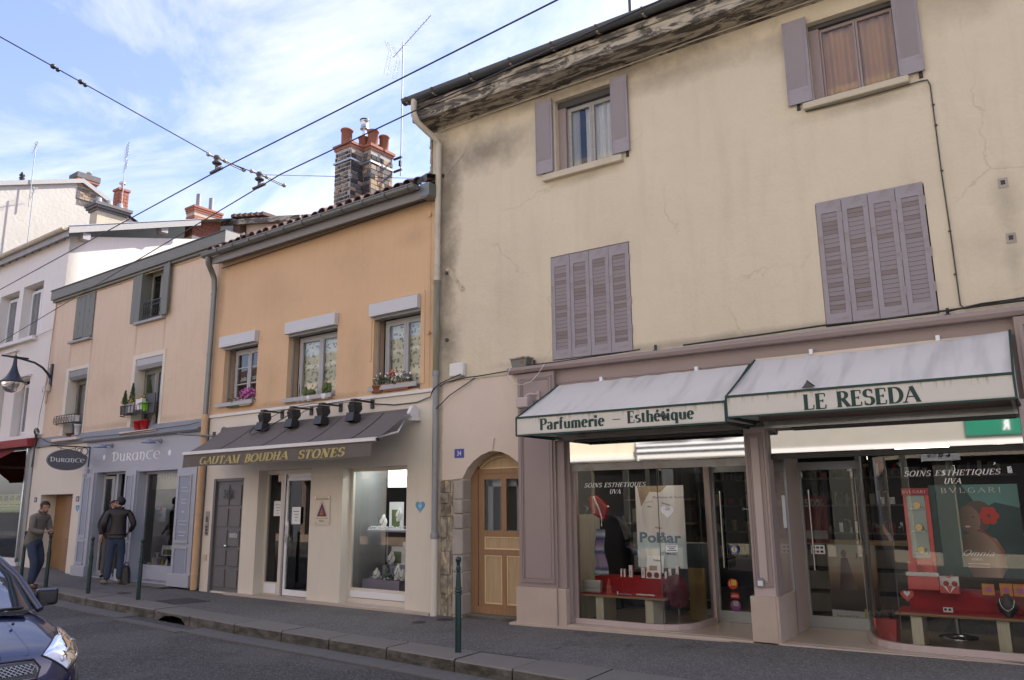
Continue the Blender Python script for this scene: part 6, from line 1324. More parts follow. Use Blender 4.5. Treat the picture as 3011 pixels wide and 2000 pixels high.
for (u,y,z,w,h,c,lab) in ((-1.58,.76,1.19,.34,.46,'leaf_pale','white card with a green field behind the busts on the shelf'),(-1.66,.90,.60,.32,.30,'leaf_pale','white card with a green print on the upper lilac box'),(-1.36,.88,.60,.34,.38,'ink','white card with a dark square at the lower right of the jewellery window')):
    t = card('show_card', lab, 'card', u, y, z, w, h, pw, .008, fr=FL); MB().box(-w*.32,w*.25,-.009,-.0081,h*.08,h*.72).obj('print', A[c], t, loc=(0,0,0))
rd = random.Random(6); t = thing('jewellery_tray', 'white trays of small jewellery pieces spread on the shelf and plinth of the jewellery window', 'jewellery', FL, -1.5, .50, .39)
b = MB(); [b.ball((rd.uniform(-.40,.40), rd.uniform(-.10,.14), z+rd.uniform(0,.03)), rd.uniform(.008,.022), 5) for z in (.01,.83) for _ in range(60)]; b.obj('trinket', pw, t, loc=(0,0,0), kind='stuff')
t = thing('light_box', 'bright white light box at the top right of the jewellery window', 'lamp', FL, -1.55, .85, 1.90); MB().box(-.30,.55,-.05,.3,0,.30).obj('diffuser', emit('cool_light', (.85,.92,.88), .42), t, loc=(0,0,0))
t = thing('ceiling_lamp_and_fill', 'hidden glowing panel added at the top of the jewellery window to brighten its goods', 'lamp', FL, -1.45, .55, 2.30); MB().box(-.5,.6,-.12,.15,0,.03).obj('diffuser', emit('panel_fill', (.95,.97,.92), 5), t, loc=(0,0,0))  # unseen panel, added only to brighten the goods below it
t = thing('wall_cabinet', 'ochre cabinet deep in the jewellery shop', 'cabinet', FL, -2.9, 3.0, .03); MB().box(-.5,.8,0,.4,0,1.5).obj('carcass', bpy.data.materials['ochre_board'], t, loc=(0,0,0)); MB().box(-.52,.82,-.03,.4,1.0,1.04).obj('shelf_board', A['interior_pale'], t, loc=(0,0,0))
# ---- grey fabric awning
T = thing('awning', 'grey fabric awning lettered GAUTAM BOUDHA STONES over the stone shop', 'awning', FL, -2.87, -.03, 2.3)
b = MB(); v = []; n = 40; mr = 8
for i in range(n+1):
    u = i/n
    for j in range(mr+1):
        g = j/mr; uu = (-5.33+(4.93)*u)*(1-g)+(-5.30+4.99*u)*g; v.append((uu, -.20-.78*g, 3.06*(1-g)+2.565*g-.03*sin(pi*g)*(1+.25*sin(u*31)) - .004*sin(u*80)))
b.add(v, [(i*(mr+1)+j, i*(mr+1)+j+1, (i+1)*(mr+1)+j+1, (i+1)*(mr+1)+j) for i in range(n) for j in range(mr)], True); b.obj('canopy_sheet', A['awning_grey'], T)
for u in (-4.35,-3.15,-1.95,-.95): MB().tube([(u,-.20-.78*g,3.066*(1-g)+2.571*g-.03*sin(pi*g)*(1+.25*sin((u+5.33)/4.93*31))) for g in (0,.15,.3,.45,.6,.75,.9,1)], .006, 4).obj('seam', A['letter_gold'] if 0 else A['iron_cover'], T)
b = MB(); b.tube([(-5.38,-.17,3.05),(-.40,-.17,3.05)], .045, 12); b.obj('roller', A['awning_grey'], T)
b = MB(); b.prismx([(-.27,3.0),(-.20,3.12),(-.10,3.13),(-.06,3.05),(-.05,2.94),(-.2,2.94)], -.40, -.335); b.box(-.42,-.32,-.2,-.02,2.90,2.95); b.obj('end_cap', A['white_trim'], T); b = MB(); b.lathe([(.065,0),(.065,.04)], (-5.40,-.17,3.05), 14, 'x'); b.obj('end_cap', A['galv'], T)
b = MB(); b.prismx([(-1.03,2.535),(-1.03,2.58),(-.98,2.595),(-.955,2.565),(-.98,2.53)], -5.33, -.30); b.obj('front_bar', A['white_trim'], T); b = MB(); b.box(-.30,-.28,-1.0,-.95,2.53,2.58); b.obj('bar_cap', A['black_plastic'], T)
def vfun(q):
    x, y, z = q; k = (2.54-z)/.23; return (x, y-.012*sin(x*7)*k-.008*sin(x*17+1)*k+.02*k, z-.008*sin(x*3.1)*k)
b = MB(); v = []
for i in range(81):
    u = -5.325+4.945*i/80
    for j in range(7): v.append(vfun((u+(.06*j/6*(1-i/80)*-1)-.05*(i/80)*j/6, -1.0, 2.54-.23*j/6)))
b.add(v, [(i*7+j, i*7+j+1, (i+1)*7+j+1, (i+1)*7+j) for i in range(80) for j in range(6)], True); b.obj('valance', A['awning_grey'], T)
for s, x0, w in (('GAUTAM',-4.83,1.20),('BOUDHA',-3.48,1.15),('STONES',-2.09,1.10)):
    letters(s, w, .125, A['letter_gold'], 'lettering', T, thick=.24, thin=.09, serif=.15, shear=.28, x0=x0, y=-1.006, z0=2.345, depth=.001, gap=.08, curve=vfun)
for u in (-5.1,-.6): MB().tube([(u,-.1,2.93),(u+.25,-.5,2.70),(u,-.95,2.55)], .018, 6).obj('folding_arm', A['white_trim'], T)
# ---- four black projector lamps over the awning
def projector():
    t = thing('shop_projector', '', 'floodlight', FL, 0, 0, 0)
    b = MB(); b.box(-.010,.014,-.44,-.012,.0,.03); b.box(-.05,.05,-.46,-.38,.0,.035); b.obj('bracket', A['black_iron'], t, loc=(0,0,0)); MB().box(-.03,.045,-.035,-.003,-.09,.06).obj('wall_plate', A['black_iron'], t, loc=(0,0,0))
    b = MB(); b.prismx([(-.50,-.06),(-.40,-.02),(-.31,-.06),(-.30,-.13),(-.36,-.20),(-.46,-.19)], -.075, .075); b.obj('housing', A['black_plastic'], t, loc=(0,0,0), bevel=.006)
    b = MB(); [b.box(-.07+.02*k,-.064+.02*k,-.47,-.32,-.05,-.02) for k in range(8)]; b.obj('cooling_fin', A['black_plastic'], t, loc=(0,0,0), kind='stuff')
    b = MB(); b.add([(-.085,-.50,-.19),(.085,-.50,-.19),(.085,-.34,-.22),(-.085,-.34,-.22),(-.10,-.53,-.33),(.10,-.53,-.33),(.10,-.36,-.36),(-.10,-.36,-.36)], [(0,3,2,1),(0,1,5,4),(1,2,6,5),(2,3,7,6),(3,0,4,7)]); b.obj('hood', A['black_plastic'], t, loc=(0,0,0))
    MB().box(-.07,.07,-.48,-.36,-.215,-.20).obj('lens', A['iron_cover'], t, loc=(0,0,0))
    MB().tube([(-.06,-.42,-.02),(-.10,-.42,-.06),(-.085,-.42,-.12)], .008, 5).obj('yoke', A['black_iron'], t, loc=(0,0,0)); return t
p0 = projector()
for i, (u, lab) in enumerate(((-3.80,'black projector lamp over the grey awning, leftmost of the four'),(-2.98,'black projector lamp over the grey awning, second from the left'),(-2.21,'black projector lamp over the grey awning, third from the left'),(-1.43,'black projector lamp over the grey awning, rightmost of the four'))):
    o = p0 if i == 0 else copy_tree(p0)
    o.location = world(FL, u, 0, 3.27); o['label'] = lab; o['group'] = 'projector lamps over the grey awning'
b = MB(); b.tube([(-4.0,-.45,3.0),(-4.02,-.55,2.90),(-3.85,-.62,2.84),(-3.5,-.6,2.92),(-3.3,-.5,3.05),(-3.0,-.4,3.2)], .009, 5)
b.tube([(-3.6,-.42,3.15),(-3.3,-.4,3.25),(-3.0,-.3,3.32),(-2.6,-.3,3.34),(-2.3,-.35,3.31)], .007, 5); b.tube([(-2.9,-.42,3.1),(-2.7,-.4,3.2),(-2.4,-.3,3.3)], .007, 5); b.tube([(-2.2,-.4,3.28),(-1.9,-.2,3.33),(-1.5,-.2,3.33)], .007, 5)
b.tube([(-1.4,-.03,3.26),(-.9,-.03,3.2),(-.4,-.03,3.2),(-.1,-.05,3.26),(.05,-.15,3.36),(.2,-.12,3.45),(.55,-.08,3.55)], .009, 5)
single(b, 'lamp_cable', A['black_plastic'], 'black cable looping between the projector lamps and away to the right', 'cable', FL)
# downpipe between orange and peach house: zinc above, tan below
b = MB(); b.tube([(-6.02,-.36,6.66),(-6.05,-.33,6.52),(-6.10,-.22,6.40),(-6.13,-.12,6.25),(-6.13,-.10,6.0)], .058, 12); b.tube([(-6.13,-.10,6.0),(-6.15,-.10,3.42)], .052, 12)
for z in (5.9,4.62,4.2): b.lathe([(.058,0),(.058,.045)], (-6.14,-.10,z), 12)
b.obj('downpipe', A['zinc'], H)
b = MB(); b.tube([(-6.15,-.10,3.42),(-6.15,-.10,.03)], .062, 12); [b.lathe([(.068,0),(.070,.03),(.062,.05)], (-6.15,-.10,z), 12) for z in (1.95,1.20,.30,3.3)]; b.obj('downpipe', A['pipe_tan'], H)
t = thing('wall_rod', 'blue-grey iron rod standing out from the wall at the left end of the grey awning', 'rod', FL, -5.92, -.012, 2.98)
b = MB(); b.tube([(0,0,0),(-.35,-.35,.02),(-.5,-.5,.04)], .018, 7); b.obj('rod', A['slate_lead'], t, loc=(0,0,0)); MB().box(-.04,.04,-.02,0,-.08,.08).obj('plate', A['iron_cover'], t, loc=(0,0,0))
# ================================================================== the peach house with the lavender-grey shop
H = thing('peach_house', 'narrow peach rendered house with grey shutters over the lavender-grey DURANCE shop', 'house', FL, -9.9, 0, .05)
H['_z'] = .05
po = [(-12.45,-11.44,5.74,6.97,.06),(-9.20,-8.20,5.78,6.985,.20),(-12.44,-11.45,3.30,4.97,.26),(-9.21,-8.06,3.26,4.90,.26)]
wall('wall', H, A['peach_render'], -13.60, -6.17, 3.10, 6.99, po, .28)
wall('ground_floor_wall', H, A['cream_render'], -13.86, -11.10, .05, 3.10, [(-13.25,-11.58,.06,1.92,.55)], .25, -.01)
wall('shop_wall', H, A['slate_paint'], -11.10, -6.32, .05, 3.10, [(-10.50,-9.14,.08,2.39,.22),(-8.66,-7.07,.08,2.36,.22)], .22, -.02)
MB().box(-6.32,-6.17,-.0,.2,.05,3.4).obj('wall_strip', A['slate_lead'], H)
shell(H, A['peach_render'], -13.6, -6.17, 0, 7, 3.1, 7.2)
room(H, -13.5, -6.3, .29, 6.9, 3.3, 6.9, A['interior_dark'], name='upper')
# wooden eaves beam in two mouldings
b = MB(); b.box(-13.64,-5.82,-.14,.0,6.99,7.24); b.box(-13.62,-5.84,-.09,-.0,6.93,6.989); b.obj('eaves_beam', A['grey_wood'], H, bevel=.01)
MB().box(-13.66,-5.80,-.16,.3,7.241,7.26).obj('eaves_flashing', A['zinc_dark'], H)
MB().box(-5.819,-5.80,-.14,.2,6.99,7.24).obj('beam_end', A['pale_wood'], H)
b = MB(); b.add([(-13.6,.2,7.25),(-6.0,.2,7.25),(-6.0,4.5,8.55),(-13.6,4.5,8.55),(-6.0,7,7.7),(-13.6,7,7.7)], [(0,1,2,3),(3,2,4,5)]); b.obj('roof', A['tile_red'], H)
b = MB(); b.tube([(-13.5,-.03,6.90),(-11.3,-.02,6.91),(-10.3,-.03,6.90),(-9.4,-.02,6.92),(-7.9,-.03,6.91),(-7.4,-.03,6.88),(-6.6,-.03,6.90),(-6.2,-.03,6.92)], .009, 5); b.obj('cable', A['oak_bead'], H)
b = MB(); b.tube([(-13.55,-.02,7.0),(-13.58,-.02,6.0),(-13.62,-.02,5.2),(-13.66,-.02,4.6)], .012, 5); b.obj('cable', A['pipe_tan'], H)
def plank_shutter(x0, x1, z0, z1, y, npl, mt, slits, rz=0):
    o = bpy.data.objects.new('shutter', None); COL.objects.link(o); o.parent = H; o.location = (x0+9.9, y, -.05); o.rotation_euler.z = rz; w = (x1-x0)/npl
    for i in range(npl): MB().box(i*w+.002, (i+1)*w-.002, -.03, 0, z0, z1).obj('plank', mt, o, loc=(0,0,0), bevel=.003)
    if slits:
        b = MB(); [b.box(w*(i+.5)-.012, w*(i+.5)+.012, -.032, -.0305, z0+(z1-z0)*f, z0+(z1-z0)*f+.10) for i in range(npl) for f in (.22,.58,.82)] if 0 else [b.box(w*npl*.5-.010, w*npl*.5+.010, -.0325, -.0305, z0+(z1-z0)*f, z0+(z1-z0)*f+.09) for f in (.20,.52,.84)]
        b.obj('slit', A['black_iron'], o, loc=(0,0,0))
    return o
GG = A['green_grey']
plank_shutter(-12.44,-11.95,5.80,6.955,.02,2,GG,True); plank_shutter(-11.94,-11.45,5.78,6.965,.02,2,GG,True)
MB().box(-11.445,-11.425,-.03,.02,5.76,6.97).obj('shutter_rail', GG, H)
for z in (6.7,6.0): MB().box(-11.47,-11.42,-.04,-.0,z,z+.05).obj('hinge', GG, H)
plank_shutter(-9.56,-9.19,5.79,6.99,-.03,2,GG,False); plank_shutter(-8.20,-7.90,5.78,6.975,-.06,2,GG,False,rz=-.12)
MB().box(-9.19,-9.13,-.08,.16,5.79,6.98).obj('folded_leaf', GG, H)
window(H, -9.12, -8.20, 5.79, 6.97, .16, mat('olive_frame', (.22,.22,.17), .5), None, fw=.045, lw=.045)
for (a, c, z) in ((-9.34,-8.10,5.775),(-12.52,-11.40,5.735)): MB().box(a, c, -.10, .12, z-.06, z).obj('window_sill', A['pale_wood'], H, bevel=.008)
# small wrought rail in the upper window
def ironwork(t, w, z0, z1, y=0, n=9):
    b = MB(); b.box(-w/2,w/2,y-.01,y+.01,z1-.02,z1); b.box(-w/2,w/2,y-.01,y+.01,z0,z0+.015); b.box(-w/2,w/2,y-.008,y+.008,z0+(z1-z0)*.72,z0+(z1-z0)*.72+.012); b.obj('rail', A['black_iron'], t, loc=(0,0,0))
    b = MB(); s_ = w/n
    for i in range(n+1):
        x = -w/2+i*s_; b.tube([(x,y,z0),(x,y,z1)], .006, 5)
        if i < n:
            cx, cz, r = x+s_/2, z0+(z1-z0)*.36, s_*.36
            b.tube([(cx+r*cos(q)*.9, y, cz+r*1.7*sin(q)) for q in [2*pi*k/12 for k in range(13)]], .005, 4); b.tube([(cx+r*.7*cos(q), y, z0+(z1-z0)*.85+r*.7*sin(q)) for q in [2*pi*k/10 for k in range(11)]], .004, 4)
    b.obj('scrollwork', A['black_iron'], t, loc=(0,0,0))
t = thing('window_guard', 'low wrought iron guard across the open top-floor window of the peach house', 'window guard', FL, -8.63, -.02, 5.79); ironwork(t, .86, .03, .44)
# first-floor windows with cream surrounds
for (p, q, zt, zb) in ((-12.59,-11.395,5.055,3.26),(-9.34,-7.97,5.01,3.24)):
    a, c = (-12.44,-11.45) if p < -12 else (-9.21,-8.06); z1 = 4.97 if p < -12 else 4.90
    MB().box(p, a, -.018, -.0005, zb, zt).box(c, q, -.018, -.0005, zb, zt).box(a, c, -.018, -.0005, z1, zt).box(a-.001,a+.004,-.017,.26,zb,z1).box(c-.004,c+.001,-.017,.26,zb,z1).obj('window_surround', A['cream_render'], H)
    window(H, a+.02, c-.02, zb+.05, z1-.22, .22, mat('olive_dark', (.17,.17,.13), .5), 'net', fw=.05, lw=.06, cy=.08)
    MB().prismx([(.0,z1-.003),(.0,z1-.15),(.05,z1-.235),(.22,z1-.235),(.22,z1-.003)], a+.006, c-.006).obj('roller_box', A['pipe_grey'] if p < -12 else bpy.data.materials['grey_pvc'], H)
    MB().box(a-.30 if p < -12 else a-.24, c+.03, -.14, .2, zb-.055, zb+.012).obj('window_sill', A['pale_render'], H, bevel=.012)
# balcony baskets
t = thing('balcony_rack', 'curved iron plant rack with white planters below the left first-floor window of the peach house', 'plant rack', FL, -12.02, -.16, 3.62)
b = MB()
for z in (0,.20): b.tube([(-.62,.12,z),(-.5,-.02,z),(0,-.05,z),(.45,-.02,z),(.56,.12,z)], .009, 5)
for i in range(9): x = -.55+.13*i; b.tube([(x,-.03,0),(x,-.03,.2)], .006, 4); b.tube([(x+.05*cos(q),-.03,.10+.06*sin(q)) for q in [2*pi*k/10 for k in range(11)]], .004, 4)
b.tube([(.40,.1,-.3),(.40,.0,-.25),(.42,-.02,0)], .007, 4); b.obj('rack', A['black_iron'], t, loc=(0,0,0))
for x in (-.42,-.08): MB().box(x-.15,x+.15,.0,.14,.03,.19).obj('planter', A['pale_render'], t, loc=(0,0,0), bevel=.01)
MB().box(.10,.42,.0,.13,.03,.18).obj('planter', A['white_trim'], t, loc=(0,0,0), bevel=.01)
planter(-11.62,-.05,3.32,.20,.2,.26,grad('striped_pot', [(0,(.6,.6,.6)),(.3,(.6,.6,.6)),(.32,(.05,.05,.05)),(.65,(.05,.05,.05)),(.67,(.6,.6,.6)),(1,(.6,.6,.6))], 0, -.1, .1),'black and white striped pot on the left first-floor sill of the peach house',0,0,nm='flower_pot')
planter(-12.0,-.04,3.315,.20,.2,.07,A['tile_red'],'low brown saucer pot on the left first-floor sill of the peach house',0,0,nm='flower_pot')
t = thing('balcony_rack', 'iron plant rack crowded with pots below the right first-floor window of the peach house', 'plant rack', FL, -8.70, -.16, 3.60)
b = MB()
for z in (0,.22): b.tube([(-.72,.12,z),(-.66,-.03,z),(-.2,-.03,z),(-.1,.05,z),(.0,.0,z),(.3,-.10,z),(.62,.12,z)], .009, 5)
for i in range(10): x = -.64+.13*i; b.tube([(x,-.02,0),(x,-.02,.22)], .006, 4)
b.tube([(.45+.1*cos(q),.06,.30+.12*sin(q)) for q in [2*pi*k/12 for k in range(13)]], .006, 4); b.box(.25,.62,.05,.07,.0,.44); b.obj('rack', A['black_iron'], t, loc=(0,0,0))
R1_ = [(-9.26,3.64,.30,.2,A['iron_cover'],'grey trough with a dwarf conifer at the left of the right first-floor rack',60,0,'petal_white',.22,8,'flower_box'),
       (-8.98,3.66,.34,.2,A['pipe_grey'],'grey trough with yellow flowers in the middle of the right first-floor rack',70,26,'petal_yellow',.20,9,'flower_box'),
       (-8.62,3.70,.26,.24,A['white_trim'],'off-white square planter with yellow flowers on the right first-floor rack',40,22,'petal_yellow',.20,10,'flower_box'),
       (-8.44,3.66,.20,.19,mat('lime_pot', (.20,.52,.02), .4),'bright lime green pot on the right first-floor rack',30,0,'petal_white',.12,11,'flower_pot'),
       (-8.72,3.27,.20,.19,mat('red_pot', (.40,.012,.015), .4),'red pot on the right first-floor sill, left of the two',0,0,'petal_white',.1,12,'flower_pot'),
       (-8.44,3.27,.20,.20,bpy.data.materials['red_pot'],'red pot on the right first-floor sill, right of the two',14,0,'petal_white',.1,13,'flower_pot')]
for (u,z,w,h,mt,lab,nl,nf,pt,lh,sd,nm) in R1_: planter(u,-.10,z,w,.16,h,mt,lab,nl,nf,pt,lh,seed=sd,nm=nm)
def conifer(u, y, z, r, h, lab, sd):
    t = thing('dwarf_conifer', lab, 'plant', FL, u, y, z); rd = random.Random(sd); b = MB()
    for i in range(420):
        q = rd.random()**.8; a = rd.uniform(0,2*pi); rr = r*(1-q)*rd.random()**.4; p = Vector((rr*cos(a), rr*sin(a), .02+h*q)); d = Vector((cos(a)*.6, sin(a)*.6, 1+rd.random())).normalized(); e = d.orthogonal().normalized()
        b.add([p-e*.007, p+e*.007, p+d*.05], [(0,1,2)])
    b.obj('foliage', A['leaf'], t, loc=(0,0,0), kind='stuff'); MB().tube([(0,0,-.02),(0,0,h*.7)], .006, 5).obj('stem', A['tile_red'], t, loc=(0,0,0))
conifer(-9.33,-.12,3.84,.07,.30,'dwarf conifer at the far left of the right first-floor rack',1); conifer(-9.02,-.12,3.86,.075,.42,'dwarf conifer between the yellow flowers on the right first-floor rack',2); conifer(-8.50,-.02,3.90,.08,.42,'dwarf conifer at the right of the first-floor rack, near the glass',3)
# lead cornice band
b = MB(); b.prismx([(0,3.10),(-.10,3.10),(-.14,3.14),(-.14,3.17),(-.06,3.19),(-.04,3.33),(-.02,3.36),(0,3.365)], -11.10, -6.33); b.prismx([(0,3.12),(-.05,3.12),(-.06,3.17),(-.03,3.35),(0,3.36)], -13.72, -11.101); b.obj('cornice', A['slate_lead'], H)
b = MB(); b.tube([(-13.5,-.08,3.36),(-13.0,-.10,3.22),(-12.4,-.12,3.14),(-11.8,-.12,3.16),(-10.9,-.15,3.22),(-9.5,-.16,3.20),(-8.2,-.16,3.22),(-6.6,-.15,3.24),(-6.35,-.1,3.28)], .010, 5)
single(b, 'cable_run', A['iron_cover'], 'dark cable sagging along the lead cornice under the peach house windows', 'cable', FL)
# brown double door in the cream wall
D = bpy.data.objects.new('door', None); COL.objects.link(D); D.parent = H; D.location = (9.9,0,-.05)
MB().box(-13.25,-12.42,.36,.42,.07,1.92).obj('door_leaf', A['door_brown'], D, loc=(0,0,0))
for i in range(9): MB().box(-12.40+.088*i,-12.40+.088*(i+1)-.006,.24,.27,1.10,1.88).obj('board', A['door_brown'], D, loc=(0,0,0)); MB().box(-12.40+.088*i,-12.40+.088*(i+1)-.006,.24,.27,.20,.86).obj('board', A['door_brown'], D, loc=(0,0,0))
b = MB(); b.box(-12.42,-11.60,.27,.30,.08,1.90); b.box(-12.42,-11.60,.22,.27,.86,1.10); b.box(-12.42,-11.60,.22,.27,.08,.20); b.obj('door_rail', A['door_brown'], D, loc=(0,0,0)); MB().box(-11.66,-11.62,.17,.215,.93,1.10).obj('lock_plate', A['galv'], D, loc=(0,0,0))
m('navy', (.015,.02,.06), .4)
for (u, txt, lab) in ((-13.52,'40','small dark enamel number 40 left of the brown door'),(-11.32,'38','small dark enamel number 38 right of the brown door')):
    t = thing('number_plate', lab, 'number plate', FL, u, -.012, 1.80); MB().box(-.075,.075,-.006,0,-.06,.06).obj('plate', A['navy'], t, loc=(0,0,0)); sans(txt, .075, A['paper'], 'number', t, w=.09, x=-.045, y=-.007, z=-.038).location = (0,0,0)
t = sticker_heart(-11.29, -.012, 1.59, .095, A['sky_blue'], 'blue painted heart under the number 38 beside the brown door', FL); MB().prism(heart(.035)[::-1], -.004, -.0022).obj('inner_heart', A['sky_pale'], t, loc=(0,0,0))
# oval hanging sign on a scrolled bracket
t = thing('hanging_sign', 'grey oval sign lettered DURANCE hanging from a scrolled black bracket', 'shop sign', FL, -10.92, -.02, 2.92, rz=0)
b = MB()
Yb = -.30
b.box(-.02,.0,-.9,.0,.06,.085); b.box(-.02,.0,-.02,.0,-.40,.085)
for (cy_, cz, r, a0, a1) in ((-.13,-.03,.085,0,360),(-.24,-.02,.06,-60,250),(-.12,-.19,.07,-60,250),(-.22,-.16,.045,0,300)):
    b.tube([(-.01, cy_+r*cos(radians(q)), cz+r*sin(radians(q))) for q in range(a0, a1+1, 20)], .009, 5)
b.tube([(-.01,-.30,.06),(-.01,-.45,.0),(-.01,-.6,.01),(-.01,-.75,.05)], .007, 5); b.obj('bracket', A['black_iron'], t, loc=(0,0,0))
sgn = bpy.data.objects.new('board', MB().lathe([(.0001,-.018),(1.0,-.018),(1.0,.018),(.0001,.018)], (0,0,0), 40, 'y', False).mesh('board', mat('sign_grey', (.10,.10,.11), .5))); COL.objects.link(sgn); sgn.parent = t; sgn.scale = (.43,1,.24)
sgn.rotation_euler.z = radians(84); sgn.location = (-.01,-.50,-.24)
for p in sgn.data.polygons: p.use_smooth = False
rm = MB(); rm.tube([(.97*cos(q),-.021,.95*sin(q)) for q in [2*pi*k/40 for k in range(41)]], .012, 5); rm.obj('rim', A['pale_wood'], sgn, loc=(0,0,0))
l = letters('DURANCE', 1.72, .46, A['letter_white'], 'lettering', sgn, UNC, thick=.12, thin=.05, x0=-.86, y=-.024, z0=-.20, depth=.001, gap=.04); l.location = (0,0,0)
b = MB(); b.tube([(-.01,-.66,.06),(-.01,-.66,-.02)], .006, 4); b.tube([(-.01,-.34,.06),(-.01,-.34,-.02)], .006, 4); b.obj('hanger', A['black_iron'], t, loc=(0,0,0))
t = thing('alarm_box', 'small pale box under the bracket of the oval sign', 'wall box', FL, -10.93, -.03, 2.33); MB().box(-.05,.06,-.06,0,0,.16).obj('cover', A['slate_paint'], t, loc=(0,0,0), bevel=.01); MB().ball((0,-.06,.0),.035,8).obj('lens', A['slate_paint'], t, loc=(0,0,0))
# lavender shopfront: painted name, lamps, pilasters, door, window
T = thing('shop_name', 'white painted name DURANCE between two dots on the lavender-grey fascia', 'lettering', FL, -8.86, -.022, 2.62)
letters('DURANCE', 2.02, .215, A['letter_white'], 'lettering', T, UNC, thick=.12, thin=.05, x0=-1.01, y=0, z0=.0, depth=.0006, gap=.05).location = (0,0,0)
b = MB(); disc(b, -1.37, .11, .055, .062, -.0008); disc(b, 1.37, .10, .055, .062, -.0008); b.obj('dot', A['letter_white'], T, loc=(0,0,0))
for (u, lab) in ((-10.0,'grey swan-neck shop lamp over the DURANCE name, left one'),(-7.95,'grey swan-neck shop lamp over the DURANCE name, right one')):
    t = thing('shop_lamp', lab, 'lamp', FL, u, -.02, 2.98); b = MB(); b.lathe([(.05,0),(.05,-.03)], (.10,0,0), 12, 'y'); b.tube([(.10,-.02,0),(.10,-.10,.02),(.02,-.18,.0)], .022, 8); b.obj('arm', A['slate_panel'], t, loc=(0,0,0))
    MB().lathe([(.03,.05),(.06,.03),(.13,-.02),(.15,-.045),(.12,-.04)], (-.05,-.20,0), 18).obj('shade', A['slate_panel'], t, loc=(0,0,0))
def lpil(u0, u1, p0, p1, panels, zb=.30):
    MB().box(u0,u1,-.07,-.021,zb,2.385).obj('pilaster', A['slate_paint'], H); MB().box(u0-.04,u1+.04,-.12,-.021,.05,zb-.0).obj('pilaster_base', A['slate_paint'], H, bevel=.01)
    for (z0, z1) in panels:
        MB().box(p0+.03,p1-.03,-.074,-.071,z0+.03,z1-.03).obj('pilaster_panel', A['slate_panel'], H); frame_mb(MB(), p0, p1, z0, z1, -.09, .028, .019).obj('panel_moulding', A['slate_paint'], H)
        MB().box(p0-.02,p1+.02,-.10,-.071,z0-.03,z0-.002).obj('panel_ledge', A['slate_paint'], H)
lpil(-11.08,-10.53,-10.98,-10.68,((.95,2.30),(.36,.86))); lpil(-9.12,-8.68,-9.05,-8.78,((.95,2.30),(.36,.86))); lpil(-7.05,-6.36,-6.97,-6.50,((.92,2.24),(.26,.81)))
b = MB(); 
for k, (z, w) in enumerate(((1.98,.20),(1.91,.28),(1.74,.16),(1.67,.16),(1.32,.32),(1.25,.26),(1.10,.24),(1.03,.22))):
    b.tube([(-6.735-w/2+w*i/16, -.0765, z+.010*sin(i*1.9)) for i in range(17)], .0045, 4)
b.tube([(-6.735+.05*cos(q),-.0765,1.50+.018*sin(2*q)) for q in [2*pi*k/16 for k in range(17)]], .004, 4)
t = thing('pilaster_writing', 'small white handwritten lines on the panel of the right lavender pilaster', 'lettering', FL, 0, 0, 0); b.obj('writing', A['letter_white'], t, loc=(0,0,0))
sp_ = MATS['slate_paint']
b = MB(); frame_mb(b, -10.50,-9.14,.08,2.39,.16,.05,.06); b.box(-9.93,-9.83,.15,.23,.13,2.34); b.obj('door_frame', A['slate_paint'], H)
b = MB(); frame_mb(b, -10.42,-9.93,.10,2.30,.13,.06,.04,.10); b.obj('sash', A['letter_white'] if 0 else A['pale_wood'], H); MB().quad((-10.36,.15,.2),(-9.99,.15,.2),(-9.99,.15,2.24),(-10.36,.15,2.24)).obj('pane', GLS, H)
t = card('door_notice', 'small white notice at the foot of the lavender shop door', 'notice', -10.08, .128, .22, .16, .26, A['paper'], .003, fr=FL); MB().box(-.02,.02,-.005,-.0031,.11,.15).obj('print', A['ink'], t, loc=(0,0,0))
b = MB(); frame_mb(b, -8.66,-7.07,.34,2.36,.16,.06,.05); b.obj('window_frame', A['slate_paint'], H); MB().box(-8.66,-7.07,.12,.2,.08,.34).obj('stall_riser', A['slate_paint'], H); MB().quad((-8.6,.18,.40),(-7.13,.18,.40),(-7.13,.18,2.3),(-8.6,.18,2.3)).obj('pane', GLS, H)
MB().box(-8.28,-7.07,.08,.12,.12,.28).obj('riser_panel', A['slate_paint'], H)
room(H, -10.55, -6.4, .24, 4.2, .07, 2.6, A['interior_pale'], A['interior_floor'], A['interior_dark'], 'shop')
t = thing('backdrop_board', 'pale panel standing behind the left half of the lavender shop window', 'panel', FL, -8.80, .7, .10); MB().box(-.38,.30,0,.04,0,2.2).obj('board', A['interior_pale'], t, loc=(0,0,0))
t = card('window_banner', 'cream banner with orange and blue bunting across the top of the lavender shop window', 'banner', -8.30, .45, 1.98, 1.20, .30, mat('cream_card', (.58,.54,.44), .7), .006, fr=FL)
b = MB(); [b.add([(-.25+.11*i,-.008,.30),(-.16+.11*i,-.008,.30),(-.20+.11*i,-.008,.20-.03*(i%2))], [(0,2,1)]) for i in range(6)]; b.obj('bunting', mat('orange_flag', (.6,.3,.04), .6), t, loc=(0,0,0))
t = card('window_card', 'pale blue card with a small picture in the middle of the lavender shop window', 'card', -8.56, .50, 1.28, .42, .30, grad('blue_card', [(0,(.25,.40,.5)),(.5,(.45,.6,.68)),(1,(.6,.72,.75))], 2, 0, .32), .006, fr=FL); b = MB(); disc(b,0,.14,.10,.035,-.008); b.obj('picture', A['brick_tan'], t, loc=(0,0,0)); b = MB(); disc(b,.02,.27,.06,.04,-.008); b.obj('flower', A['red_print'], t, loc=(0,0,0))
